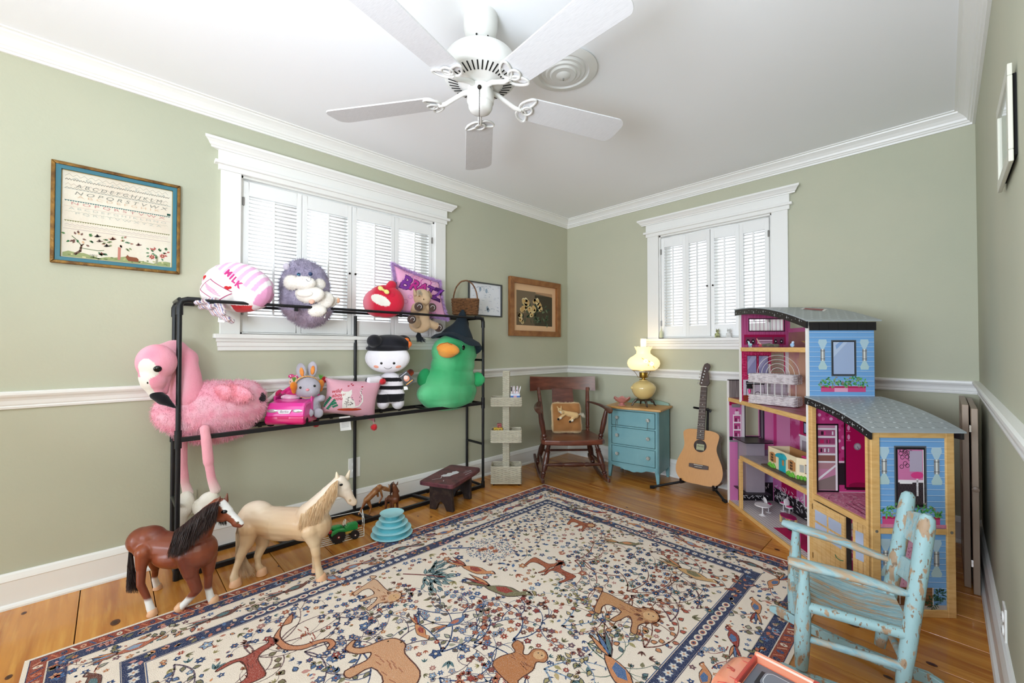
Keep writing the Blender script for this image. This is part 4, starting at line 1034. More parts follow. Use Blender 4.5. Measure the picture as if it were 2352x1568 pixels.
# ---------------------------------------------------------------- flamingo
X = -2.625
fo_, o = plush('flamingo_plush', 'giant pink flamingo plush with black beak tip draped over the rack', 480, 1000, X)
pk, pk2, crmc = lin('f6a3b7'), lin('f7b9c9'), lin('ece5da')
c0 = AX(500, 930, X); n1 = noisy('f5a2b8', 'f9c1d0', 26)
def fcol(p):
    d = (p - c0); u = d.dot(RT) / sc(c0); v = d.z / sc(c0)
    if u > 78 and v > 2 and v < 54: return lin('1d1a1f')
    return n1(p)
body = blob('body', [EW(490, 938, X, 84, 64, .112), EW(440, 950, X, 46, 58, .105), EW(552, 916, X + .005, 46, 44, .09), EW(492, 985, X, 56, 30, .07), EW(408, 966, X, 18, 32, .045)], fcol, fo_, o, .008, 6)
fur(body, 9000, .018, .0011, fo_, droop=.35, rnd=.8)
wing = blob('wing', [E(534, 903, X + .088, 46, 21, .024, -8), E(510, 902, X + .084, 26, 19, .022)], noisy('f0929f', 'f7aebf', 26), fo_, o, .006, 4)
fur(wing, 2200, .016, .001, fo_, droop=.5, rnd=.7, name='wing_fur')
nk = blob('neck', [K((430, 915, X + .02), (428, 865, X + .015), 36, 29), K((428, 865, X + .015), (420, 822, X), 29, 26), K((424, 826, X), (400, 808, X), 27, 26), K((400, 808, X), (372, 820, X + .06), 28, 30)], noisy('f39cb0', 'f7b3c2', 12), fo_, o, .007, 6)
XH = X + .085
hc0 = AX(360, 850, XH)
def headc(p):
    d = p - hc0; u = d.dot(RT) / sc(hc0) + 360; v = 850 - d.z / sc(hc0)
    if (u - 362) ** 2 / 19 ** 2 + (v - 846) ** 2 / 23 ** 2 < 1: return crmc
    if v > 864 + (u - 345) * -.1 and u < 367: return crmc
    return mixc(lin('f093a8'), lin('f6abbc'), noise.noise(p * 15) + .5)
hd_ = blob('head', [E(360, 832, XH - .01, 40, 42, .075), E(352, 866, XH, 26, 34, .055, 12), K((350, 876, XH), (358, 900, XH), 23, 15), K((378, 866, XH - .01), (376, 898, XH - .01), 14, 9)], headc, fo_, o, .0055, 6)
bv = bvh_of(hd_, o)
dot_on(bv, 362, 847, 8, blk, fo_, 'eye', o, thick=.6); dot_on(bv, 339, 879, 1.6, blk, fo_, 'nostril', o, ry=2.6)
blob('beak_tip', [K((358, 906, XH + .01), (374, 917, XH + .02), 12, 12.5), K((374, 917, XH + .02), (403, 936, XH + .03), 12.5, 2.5)], solid('17151a'), fo_, o, .005, 3)
def legc(p): return mixc(lin('ece3d8'), lin('f2a9b5'), (p.z - .36) * 9)
blob('leg', [K((470, 985, X + .12), (473, 1005, X + .125), 10, 10), K((473, 1005, X + .125), (479, 1060, X + .12), 10.5, 11), K((479, 1060, X + .12), (486, 1100, X + .115), 9, 9), K((486, 1100, X + .115), (495, 1125, X + .11), 9, 11)], legc, fo_, o, .006, 4)
blob('leg', [K((420, 1005, X + .02), (420, 1060, X + .03), 9, 9), K((420, 1060, X + .03), (424, 1105, X + .03), 8.5, 9), K((424, 1105, X + .03), (432, 1132, X + .03), 8, 11)], legc, fo_, o, .006, 4)
ft = noisy('dcd4c4', 'e9e3d6', 20)
blob('foot', [E(424, 1160, X + .04, 20, 34, .03, -12), E(417, 1185, X + .04, 12, 30, .028)], ft, fo_, o, .006, 4)
blob('foot', [E(478, 1150, X + .10, 26, 20, .03, 35), E(462, 1168, X + .08, 18, 24, .028, 30)], ft, fo_, o, .006, 4)

# ---------------------------------------------------------------- milk pillow
X = -2.62
mk, o = plush('milk_pillow', 'white and pink candy-shaped pillow printed MILK on the top rail', 545, 700, X, 'pillow')
mc = AX(545, 665, X); ms = sc(mc)
def milk(p):
    d = p - mc; u = d.dot(RT) / ms; v = d.z / ms
    a = u * cos(.55) - v * sin(.55); b = u * sin(.55) + v * cos(.55)   # a runs down-right
    if b > 22 and a < 62 and a > -60: return lin('e9b3d6') if int((a + 200) / 9) % 2 else lin('f5eef0')
    if a > 58: return lin('e7a0c8') if b > -5 else lin('f3e6ec')
    if v < -38 and u > 2 and u < 52: return lin('cf2f34')
    if u < -62: return lin('e9c3d4') if int((v + 200) / 7) % 2 else lin('f3edee')
    return lin('f3edec')
b_ = blob('pillow_body', [E(546, 660, X, 80, 57, .085, -10), E(580, 666, X, 48, 46, .08, -30), E(505, 672, X, 42, 36, .07, -20)], milk, mk, o, .0045, 8)
bv = bvh_of(b_, o)
rib = []
fr_ = []
for i in range(9):
    a = i / 8; fr_.append(K((492 + 5 * sin(i * 2.3), 690 + 3 * i, X + .07), (452 + 10 * i, 694 + 40 * a + 6 * sin(i * 1.9), X + .075 + .02 * cos(i * 2)), 8, 6.5))
def frc(p):
    d = p - mc; u = d.dot(RT) / ms; v = d.z / ms; t = sin(u * .9 + v * .35)
    return lin('b98c9d') if t > .72 else lin('8d86b8') if t < -.80 else lin('f0e6e2')
blob('gathered_end', fr_ + [E(496, 704, X + .055, 24, 17, .03, -35), E(478, 700, X + .06, 20, 12, .02, -10)], frc, mk, o, .0035, 2)
def plate(name, c, w, h, rot, m, parent, off, th=.0012, n=None):
    n = n or -FH; u = (RT * cos(rot) + ZU * sin(rot)); v = ZU * cos(rot) - RT * sin(rot)
    M = Matrix(((u.x, n.x, v.x), (u.y, n.y, v.y), (u.z, n.z, v.z)))
    return MB(off).box(c, (w, th, h), M).build(name, m, parent)
tagm = mat('white_tag', 'f2f1ee', .6)
tc_ = AX(509, 728, X + .07); s = sc(tc_); tg = plate('care_tag', tc_, 15 * s, 24 * s, radians(-4), tagm, mk, o)
for i in range(6): plate('barcode', AX(509, 722 + i * 2.2, X + .0715), 10 * s, .9 * s, radians(-4), blk, mk, o, .0014)
inkp = mat('magenta_ink', 'c5287c', .6); inkr = mat('red_ink', 'c92a3a', .6)
def draped_text(body_, size_px, px, py, rot, m, parent, off, bv_, x, sx=1.0, off_w=0.0, space=1.0, shear=0.0, name='lettering'):
    c = AX(px, py, x); s = sc(c); u = RT * cos(rot) + ZU * sin(rot); v = ZU * cos(rot) - RT * sin(rot)
    M = basis(c - Vector(off), u, v, -FH)
    t = text(name, body_, size_px * s, m, parent, M, 0, off_w * s, shear, space, sx)
    bm = bmesh.new(); bm.from_mesh(t.data); bmesh.ops.subdivide_edges(bm, edges=[e for e in bm.edges if e.calc_length() > 5 * s], cuts=2); bm.to_mesh(t.data); bm.free()
    if bv_: drape(t, bv_, off, FH, .0016)
    return t
for ch, px, py in (('M', 545, 633), ('I', 560, 643), ('L', 571, 651), ('K', 584, 662)): draped_text(ch, 18, px, py, radians(-35), inkp, mk, o, bv, X, off_w=.9)
class DP(Print):
    """print in pixel-sized units draped over a soft surface"""
    def __init__(s, px, py, x, rot=0.0, off=(0, 0, 0)):
        c = AX(px, py, x); k = sc(c); u = (RT * cos(rot) + ZU * sin(rot)) * k; v = (ZU * cos(rot) - RT * sin(rot)) * k
        Print.__init__(s, c, u, v, .0002, -FH, off)
    def put(s, name, parent, bv_, off, m=None):
        lay = [p for p in s.v]
        o_ = s.build(name, m or MATS['paper_print'], parent)
        if bv_:
            bm = bmesh.new(); bm.from_mesh(o_.data); bmesh.ops.triangulate(bm, faces=bm.faces)
            for _ in range(3):
                L_ = [e for e in bm.edges if e.calc_length() > s.U.length * 4]
                if not L_: break
                bmesh.ops.subdivide_edges(bm, edges=L_, cuts=1); bmesh.ops.triangulate(bm, faces=bm.faces)
            bm.to_mesh(o_.data); bm.free()
        if bv_:
            offv = Vector(off); dead = []
            for i, v in enumerate(o_.data.vertices):
                w = v.co + offv; h = (w - (s.O + offv)).dot(s.N)
                l, n, _, t = bv_.ray_cast(w - FH * .3, FH)
                if l is not None: v.co = l - FH * (.0014 + h) - offv
                else: dead.append(i)
            if dead:
                bm = bmesh.new(); bm.from_mesh(o_.data); bm.verts.ensure_lookup_table(); bmesh.ops.delete(bm, geom=[bm.verts[i] for i in dead], context='VERTS'); bm.to_mesh(o_.data); bm.free()
        return o_
def heart(P, x, y, r, c, k=1): P.disc(x - r * .5, y + r * .3, r * .58, c, k, 9); P.disc(x + r * .5, y + r * .3, r * .58, c, k, 9); P.poly([(x - r * 1.02, y + r * .1), (x, y - r), (x + r * 1.02, y + r * .1)], c, k)
P = DP(545, 665, X, 0, o)
heart(P, 6, 12 - 14, 5, 'cf2f34', 2); heart(P, -62, 25, 6, 'cf2f34', 2); heart(P, -74, 8, 5, 'd63f8c', 2); heart(P, 20, -42, 3, 'cf2f34', 3)
for a, b in (((-32, 18), (12, -10)), ((-32, 18), (-52, -6)), ((-52, -6), (-12, -32)), ((12, -14), (-12, -32))): P.line([a, ((a[0] + b[0]) / 2, (a[1] + b[1]) / 2), b], 1.4, 'b2386e', 2)
for i in range(4): P.line([(-34 + 3 * i - 7, 10 - 5 * i), (-20 + 3 * i - 6, -1 - 5 * i), (-8 + 3 * i - 6, -9 - 4 * i)], 1.6, 'd7a0bd', 2)
P.put('printed_marks', mk, bv, o)['kind'] = 'stuff'

# ---------------------------------------------------------------- grey-purple hamster
X = -2.62
hm, o = plush('hamster_plush', 'round grey-purple hamster plush with cream cheeks and belly', 708, 745, X)
hc1 = AX(705, 672, X); hs = sc(hc1)
def hamc(p):
    d = p - hc1; u = d.dot(RT) / hs + 705; v = 672 - d.z / hs; f = -(d.dot(FH))
    g = mixc(lin('8a8298'), lin('a9a0b8'), noise.noise(p * 30) + .5)
    if v > 715: g = mixc(g, lin('a08590'), .5)
    return g
body = blob('body', [E(700, 660, X, 56, 62, .095, 6), E(712, 705, X, 52, 46, .085, 14), E(692, 632, X, 38, 36, .07), E(676, 690, X, 32, 44, .07)], hamc, hm, o, .006, 6)
fur(body, 8000, .017, .0011, hm, droop=.2, rnd=.8)
bv = bvh_of(body, o)
def soft_on(name, pts, x, cfun, vox=.0045, n=0, L=.011, parent=hm, off=o):
    q = blob(name, [E(*p[:2], x + (p[5] if len(p) > 5 else 0), p[2], p[3], p[4]) for p in pts], cfun, parent, off, vox, 4)
    if n: fur(q, n, L, .0008, parent, droop=.2, rnd=.7, name=name + '_fur')
    return q
cr_ = noisy('ece4da', 'f6f1ea', 25)
soft_on('cheeks', [(670, 649, 18, 17, .035, .065), (698, 650, 28, 16, .035, .10), (726, 653, 22, 17, .035, .085), (741, 652, 12, 14, .025, .05)], X, cr_, n=1300)
soft_on('belly', [(710, 676, 36, 20, .035, .10), (738, 688, 30, 22, .035, .085), (752, 692, 22, 16, .03, .075), (726, 712, 24, 16, .03, .085)], X, cr_, n=1200)
soft_on('arm', [(700, 674, 20, 9, .016, .115)], X, cr_)
soft_on('foot', [(716, 688, 8, 11, .012, .125)], X, solid('e8b9a4')); soft_on('foot', [(768, 690, 12, 8, .014, .09), (775, 689, 6, 9, .012, .10)], X, cr_)
soft_on('foot_pad', [(777, 690, 4, 7, .008, .11)], X, solid('e8b08f')); soft_on('ear', [(658, 612, 8, 9, .012, 0)], X, solid('c9c0cc')); soft_on('ear', [(735, 625, 6, 9, .012, .0)], X, solid('b9b4c8'))
soft_on('tail', [(706, 746, 5, 6, .008, 0)], X, solid('b8b0b2'))
dk_ = mat('teal_eye', '1c5f80', .15); nav = mat('navy_nose', '2c3f66', .4)
dot_on(bv, 686, 630, 4.6, dk_, hm, 'eye', o, thick=.7); dot_on(bv, 687, 629, 2.4, blk, hm, 'pupil', o, thick=1.6)
nb = AX(713, 629, X + .10); MB(o).ball(nb, .011, 12, 8).build('nose', nav, hm, True)
mo = []
for a, b in (((703, 641), (708, 646)), ((708, 646), (714, 643)), ((714, 643), (719, 646)), ((719, 646), (723, 643)), ((714, 632), (714, 643))): MB(o)
mo = MB(o); P_ = [AX(px, py, X + .148) for px, py in ((703, 641), (706, 645), (710, 646), (714, 643), (718, 646), (721, 645), (723, 642))]; mo.tube(P_, .0012, 5); mo.tube([AX(714, 633, X + .135), AX(714, 643, X + .148)], .0011, 5); mo.build('mouth_stitch', nav, hm, True)
tc_ = AX(744, 722, X + .09); s = sc(tc_); plate('care_tag', tc_, 9 * s, 15 * s, radians(-12), tagm, hm, o)

# ---------------------------------------------------------------- red plush ball (plain, faceless)
X = -2.62
rp, o = plush('red_plush', 'plain round red plush with two floppy lobes and yellow bow', 885, 725, X)
def redc(p):
    d = p - AX(885, 690, X); u = d.dot(RT) / sc(p); v = d.z / sc(p); uu = (u + 3) * .91 - (v + 2) * .41; vv = (u + 3) * .41 + (v + 2) * .91
    if (uu / 23) ** 2 + (vv / 11) ** 2 < 1 and d.dot(FH) < .02: return lin('f1ece2')
    return mixc(lin('ee8496'), lin('d3263f'), (u + 38) / 22)
q = blob('body', [E(885, 692, X, 44, 38, .075, -8), E(868, 695, X - .02, 34, 33, .07), E(890, 705, X, 34, 24, .06)], redc, rp, o, .0055, 6); bv = bvh_of(q, o)
blob('lobe', [K((888, 668, X + .03), (900, 655, X + .03), 10, 11)], solid('cf2340'), rp, o, .005, 3); blob('lobe', [K((900, 680, X + .06), (908, 690, X + .06), 12, 11)], solid('cf2340'), rp, o, .005, 3)
ym = mat('yellow_velvet', 'eadf86', .8)
b = MB(o); c = AX(881, 666, X + .075); s = sc(c)
for k in (-1, 1): b.ball(c + RT * k * 7 * s + ZU * (-k * 4 * s), (6.5 * s, .007, 5 * s), 12, 8, Rm(radians(-28 * 1)))
b.ball(c, (2.6 * s, .009, 3 * s)); b.build('bow', ym, rp, True)

# ---------------------------------------------------------------- cushions with corners
def pillow(name, label, corners, x, thick, cfun, cat='pillow', n=14, belly=1.0, xs=None):
    """corners TL,TR,BR,BL in pixels; puffed quad cushion"""
    C4 = [AX(c[0], c[1], x if xs is None else xs[i]) for i, c in enumerate(corners)]
    cen = sum(C4, Vector()) / 4; t = thing(name, label, cat, cen)
    nrm = (C4[1] - C4[0]).cross(C4[3] - C4[0]).normalized()
    if nrm.dot(FH) > 0: nrm = -nrm
    def pt(u, v): return C4[0] * (1 - u) * (1 - v) + C4[1] * u * (1 - v) + C4[2] * u * v + C4[3] * (1 - u) * v
    vs = []; fs = []
    for side in (1, -1):
        for j in range(n + 1):
            for i in range(n + 1):
                u, v = i / n, j / n; k = (max(0, (1 - (2 * u - 1) ** 2) * (1 - (2 * v - 1) ** 2))) ** .42
                pin = .045 * belly; uu = u + pin * (1 - (2 * v - 1) ** 2) * (1 - 2 * u) * 1.0; vv = v + pin * (1 - (2 * u - 1) ** 2) * (1 - 2 * v)
                w = .004 * noise.noise(Vector((u * 6, v * 6, side)))
                vs.append(pt(uu, vv) + nrm * (side * thick * k + w * k) - cen)
    m_ = (n + 1) ** 2
    for sd in (0, 1):
        for j in range(n):
            for i in range(n):
                a = sd * m_ + j * (n + 1) + i; f = (a, a + 1, a + n + 2, a + n + 1); fs.append(f if sd == 0 else f[::-1])
    me = bpy.data.meshes.new('m'); me.from_pydata(vs, [], fs)
    bm = bmesh.new(); bm.from_mesh(me); bmesh.ops.remove_doubles(bm, verts=bm.verts, dist=.0008); bmesh.ops.recalc_face_normals(bm, faces=bm.faces); bm.to_mesh(me); bm.free()
    paint(me, cfun, cen); q = link('cushion', me, MATS['plush'], t, True)
    return t, tuple(cen), q, bvh_of(q, tuple(cen)), pt, nrm
def edge_fur(t, off, pt, n, L, w, col, name='fur_trim', nrm=None):
    l = []
    for i in range(n):
        s_ = random.random() * 4; k = int(s_); f = s_ - k; u, v = ((f, 0), (1, f), (1 - f, 1), (0, 1 - f))[k]
        pin = .045; uu = u + pin * (1 - (2 * v - 1) ** 2) * (1 - 2 * u); vv = v + pin * (1 - (2 * u - 1) ** 2) * (1 - 2 * v)
        p = pt(uu, vv); q_ = pt(.5, .5); d = (p - q_).normalized() + Vector([random.uniform(-.8, .8) for _ in range(3)]); d.normalize(); p = p + (q_ - p).normalized() * random.uniform(0, .012)
        c = col(random.random()); l.append(([p, p + d * L * .6, p + d * L], w, c))
    return strands(name, l, t, MATS['fur'], off)
t, o, q, bv, pt, nr = pillow('graffiti_pillow', 'pink graffiti-lettered pillow with lilac fur edging', ((901, 606), (1010, 648), (1028, 733), (908, 716)), -2.66, .035, noisy('f3a3cf', 'f7bcdb', 8), xs=(-2.66, -2.66, -2.62, -2.62))
edge_fur(t, o, pt, 8000, .026, .0016, lambda r: mixc(lin('c79ad8'), lin('dcb9ea'), r))
pur = mat('purple_ink', '7d2f9a', .5); mag = mat('hot_pink_ink', 'c42a8e', .5); dkp = mat('dark_purple_ink', '47165c', .5)
for ch, px, py, sz in (('B', 930, 649, 44), ('R', 951, 656, 34), ('A', 970, 662, 32), ('T', 987, 668, 28), ('Z', 1003, 677, 36)):
    draped_text(ch, sz, px, py, radians(-22), dkp, t, o, bv, -2.60, off_w=2.6, sx=.85); 
    z_ = draped_text(ch, sz, px, py, radians(-22), mag if ch in 'RA' else pur, t, o, bv, -2.60, off_w=1.1, sx=.85); z_.data.transform(Matrix.Translation(-FH * .0012))
P = DP(960, 670, -2.60, radians(-20), o); rr = random.Random(4)
P.ring(4, 28, 10, 1.2, 'c03a9a', 2, 12)
for i in range(22): P.ring(rr.uniform(-44, 46), rr.choice([rr.uniform(-40, -16), rr.uniform(28, 38)]), rr.uniform(3, 6), .8, rr.choice(['d877b4', 'c99ad0', 'e28bbd']), 1, 10)
P.put('printed_rings', t, bv, o)

t, o, q, bv, pt, nr = pillow('pompom_pillow', 'pink velvet pillow lettered wild about you with red pompoms', ((747, 867), (881, 871), (862, 969), (732, 948)), -2.61, .060, noisy('e9a9bb', 'f0bccb', 6), belly=1.5)
rdp = noisy('b81f2a', 'd8323a', 60)
for px, py, x in ((744, 872, -2.64), (879, 876, -2.58), (859, 981, -2.55), (726, 973, -2.60)):
    pm_ = blob('pompom', [E(px, py, x, 7, 7)], rdp, t, o, .004, 2); fur(pm_, 420, .006, .0008, t, droop=0, rnd=.9, name='pompom_fluff')
b = MB(o); b.tube([AX(857, 962, -2.575), AX(859, 976, -2.56)], .002, 6); b.tube([AX(738, 942, -2.62), AX(728, 968, -2.60)], .003, 6); b.tube([AX(752, 872, -2.61), AX(746, 872, -2.63)], .006, 6); b.build('pompom_cord', mat('pink_cord', 'e3a0b2', .8), t, True)
for s_, px, py in (('wild', 768, 899), ('about', 774, 908), ('you', 773, 916)): draped_text(s_, 11.5, px, py, radians(4), inkr, t, o, bv, -2.55, off_w=.15, shear=.3)
P = DP(800, 915, -2.55, 0, o)
P.poly([(-12, -24), (-10, 0), (-14, 14), (-14, 20), (-8, 16), (0, 16), (5, 20), (6, 10), (3, 2), (10, -6), (12, -18), (8, -24)], 'f2ece6', 1)
P.line([(8, -22), (18, -20), (24, -10), (24, 2), (20, 12), (23, 22)], 3.4, 'f2ece6', 1, True); P.disc(0, -26, 22, 'c4492f', 2, 12, 3.4, radians(-6))
for i in range(34): P.disc(rr.uniform(-7, 9), rr.uniform(-20, 4), 1.1, '3d2a2c', 3, 5, .8)
for i in range(7): P.disc(20 + rr.uniform(-1, 3), -8 + i * 4.5, 1, '3d2a2c', 3, 5)
for x_, y_ in ((-2, 28), (2, 32), (5, 29), (22, 24)): heart(P, x_, y_, 1.6, 'b5273c', 3)
for i in range(7): P.leaf(-44 + i * 2.2, -16 + i * 3, 2.6, 9, 4.5, '2f7a5c', 2); P.leaf(-42 + i * 2.2, -18 + i * 3, -.5, 8, 4.2, '2f7a5c', 2)
for i in range(4): P.leaf(-29 + i * 2.5, -14 + i, 2, 7, 3.6, '2f7a5c', 2); P.leaf(-29 + i * 2.5, -14 + i, -1.2, 6, 3.6, '2f7a5c', 2)
P.put('printed_cat', t, bv, o)
tc_ = AX(793, 972, -2.60); s = sc(tc_); plate('care_tag', tc_, 25 * s, 32 * s, radians(6), tagm, t, o)
for i in range(6): plate('tag_line', AX(793, 964 + i * 3.2, -2.598), 17 * s, .6 * s, radians(6), mat('grey_ink', '9a9a98', .7), t, o, .0016)

# ---------------------------------------------------------------- pony plush
X = -2.585
po_, o = plush('pony_plush', 'tan plush pony with brown hooves and black tail on the top rail', 967, 760, X)
tn = noisy('b99a78', 'c9ac8b', 14)
blob('body', [E(966, 728, X, 21, 26, .042), E(964, 745, X, 25, 20, .045), E(962, 712, X, 20, 16, .04), E(968, 683, X, 21, 20, .045), E(975, 688, X + .035, 14, 13, .03), K((956, 706, X + .03), (961, 705, X + .055), 11, 10), K((980, 708, X + .02), (990, 706, X + .04), 10, 9),
              K((955, 742, X + .03), (949, 736, X + .055), 12, 11), K((978, 740, X + .02), (1002, 749, X + .04), 10, 9)], tn, po_, o, .0045, 5)
hb_ = mat('brown_suede', '4a382f', .8); wh = mat('pad_grey', 'b9b4b4', .7)
for px, py, x in ((961.6, 704, X + .07), (992, 706, X + .055), (945.6, 733, X + .07), (1007, 752, X + .05)):
    blob('hoof', [E(px, py, x, 10.5, 10.5, .02)], noisy('3f2f29', '54413a', 20), po_, o, .004, 2)
    c = AX(px + 2, py, x + .021); s = sc(c); MB(o).tube([c + (RT * cos(a) + ZU * sin(a)) * 4.6 * s for a in [radians(30 * i - 60) for i in range(9)]], .0022, 6).build('hoof_pad', wh, po_, True)
for px, py in ((951, 670), (985, 674)): blob('ear', [K((px + 3, py + 6, X), (px, py - 6, X), 5, 1.8)], tn, po_, o, .0035, 1)
b = MB(o); c = AX(963, 680, X + .05); b.ball(c, .005, 10, 8); b.build('eye', mat('amber_eye', '6a5327', .15), po_, True); b = MB(o); b.ball(AX(973, 687, X + .062), .0045, 10, 8); b.build('nostril', mat('nostril_brown', '5c4326', .6), po_, True)
strands('forelock', [([AX(966, 668, X + .0), AX(968 + random.uniform(-9, 9), 666, X + .02), AX(968 + random.uniform(-12, 12), 674 + random.uniform(0, 6), X + .045)], .0012, lin('d9cbb2')) for _ in range(220)], po_, MATS['fur'], o)
strands('tail', [([AX(962, 758, X), AX(962 + random.uniform(-7, 6), 772, X + .015), AX(966 + random.uniform(-9, 13), 783 + random.uniform(-4, 4), X + .02)], .0018, mixc(lin('0e1118'), lin('232a38'), random.random())) for _ in range(420)], po_, MATS['fur'], o)

# ---------------------------------------------------------------- basket on the top rails
c = AX(1069, 722, -2.63); bk = thing('wicker_basket', 'small brown wicker basket with arched handle on the rack top', 'basket', c, radians(90 - 40))
bw = mat('brown_wicker', '7a5333', .6, var=(70, '4f3420', .45, .7)); b = MB(); s = sc(c); w, d, h = 54 * s, .085, 34 * s
lp = rrect(w, d, .012); wicker(b, lp, 0, h, 11, 18, .0052, .10); rim(b, lp, h, .007, 1.10); rim(b, lp, .002, .006); b.box((0, 0, .004), (w - .01, d - .01, .005))
b.build('woven_body', bw, bk, True); b = MB(); H_ = 78 * s
P_ = [(w * .52 * cos(a), .0, h * .6 + (H_ - h * .6) * max(0, sin(a)) ** .8) for a in [pi * i / 20 for i in range(21)]]; b.tube(P_, .0055, 8); b.tube([(x, .004 * sin(i * 2), z + .002 * cos(i * 2)) for i, (x, y, z) in enumerate(P_)], .006, 6); b.build('handle', bw, bk, True)

# ---------------------------------------------------------------- toy car with two little dolls
hotp = mat('hot_pink', 'e83fa0', .2, coat=.6); hotd = mat('deep_pink', 'cf1468', .25, coat=.5)
fwd = (FH * -1 * .97 + RT * .02).normalized(); fwd.z = 0
cc = AX(656, 974, -2.55); cc.z = .674; s = sc(cc)
car = thing('toy_car', 'hot pink plastic toy convertible on the middle rails', 'toy car', cc - fwd * .07, atan2(fwd.y, fwd.x)); car.scale = (1.05, 1.4, 1.4)
w = .150
prof_ = [(.075, .0), (.082, .012), (.080, .040), (.070, .070), (.055, .082), (-.03, .092), (-.035, .06), (-.085, .06), (-.095, .105), (-.115, .11), (-.12, .0)]
M_ = Matrix(((1, 0, 0, 0), (0, 0, 1, 0), (0, 1, 0, 0), (0, 0, 0, 1)))
MB().prism(prof_, -w / 2, w / 2, M_).build('car_body', hotp, car, bevel=.010)
MB().prism([(.072, -.002), (.085, .006), (.086, .030), (.075, .034), (-.118, .030), (-.118, -.002)], -w / 2 - .002, w / 2 + .002, M_).build('bumper', hotd, car, bevel=.006)
for s_ in (-1, 1):
    bx('door_side', hotp, car, (-.115, s_ * w / 2 - .006, .03), (-.01, s_ * w / 2 + .002, .105), .004)
    MB().ball((.0745, s_ * .049, .052), (.007, .021, .008)).build('headlight', mat('lamp_silver', 'dfe2e8', .12, .6), car, True)
    for x_ in (.045, -.09): MB().lathe([(0, -.01), (.017, -.01), (.019, 0), (.017, .01), (0, .01)], (x_, s_ * (w / 2 - .008), .006), 18, (0, 1, 0)).build('wheel', MATS['dark_hole'], car, True)
MB().prism([(-.030, .058), (.030, .058), (.020, .042), (-.020, .042)], .0795, .083, Matrix(((0, 0, 1, 0), (1, 0, 0, 0), (0, 1, 0, 0), (0, 0, 0, 1)))).build('grille', mat('grille_silver', 'e6dfe6', .3), car)
text('emblem', 'Barbie', .013, mat('grey_ink2', '8c7c8c', .5), car, basis((.0835, 0, .050), (0, 1, 0), (0, 0, 1), (1, 0, 0)), .0002, 0, .3)
bx('grille_slot', hotd, car, (.084, -.026, .022), (.0875, .018, .030), .002)
Rcar = Matrix.Rotation(atan2(fwd.y, fwd.x), 4, 'Z'); lc = Vector(car.location)
def incar(x, y, z): return lc + Rcar @ (Vector((x, y, z)) * 1.35)
d1 = thing('rag_doll', 'little plain-faced doll in magenta dress with spotted bow in the pink car', 'doll', incar(-.052, -.015, .100), atan2(fwd.y, fwd.x))
d1.scale = (1.3,) * 3; skin = lin('e9c3ad')
blob('dress', [ell((0, 0, .012), (.028, .038, .022)), caps((0, 0, .02), (0, 0, .042), .022, .016), caps((0, .02, .04), (.02, .045, .02), .009, .008), caps((0, -.02, .04), (.02, -.045, .02), .009, .008)], noisy('c3206c', 'e0408a', 60), d1, vox=.003, smooth=3)
blob('head', [ell((.004, 0, .066), (.020, .023, .020))], lambda p: skin if p.x > .004 else lin('2a1c18'), d1, vox=.003, smooth=2)
b = MB()
for k in (-1, 1): b.ball((.0, k * .015, .092), (.008, .015, .010))
b.ball((0, 0, .090), .007); b.build('bow', mat('spotted_bow', 'd8327f', .6, var=(160, 'fbf2f6', .58, .6)), d1, True)
for k in (-1, 1): MB().ball((.0235, k * .008, .070), .002, 8, 6).build('eye', blk, d1, True)
blob('skirt', [ell((.012, -.01, .0), (.03, .045, .014))], noisy('e9a9cb', 'f6dbe8', 90), d1, vox=.003, smooth=2)
d2 = thing('mini_doll', 'tiny pink and white figure with looped arms beside the rag doll', 'doll', incar(-.052, .042, .095), atan2(fwd.y, fwd.x))
d2.scale = (1.3,) * 3
blob('figure', [caps((0, 0, 0), (0, 0, .03), .014, .010), ell((0, 0, .048), (.013, .014, .013))], lambda p: lin('f0d6cf') if p.z > .036 else lin('e58aa5'), d2, vox=.0025, smooth=2)
b = MB(); b.tube([(.008, .012, .0), (.008, .024, .025), (.004, .014, .045), (.004, .008, .04)], .003, 6); b.tube([(.01, -.01, .0), (.012, -.016, .025), (0, -.008, .04)], .0025, 6); b.build('looped_arm', mat('cloth_white', 'efe9ea', .7), d2, True)
MB().ball((.0, 0, .061), (.010, .013, .004)).build('hat', mat('coral_hat', 'e0796f', .7), d2, True)
d3 = thing('doll_arm_toy', 'white mitten of a doll hanging out over the pink car side', 'doll', incar(-.03, -.082, .095), atan2(fwd.y, fwd.x))
d3.scale = (1.3,) * 3
blob('mitten', [caps((0, 0, .02), (.015, -.030, -.008), .011, .010), caps((-.01, .01, .03), (0, 0, .02), .010, .010)], lambda p: lin('efe7e2') if p.y < .0 else lin('c02a5e'), d3, vox=.003, smooth=2)

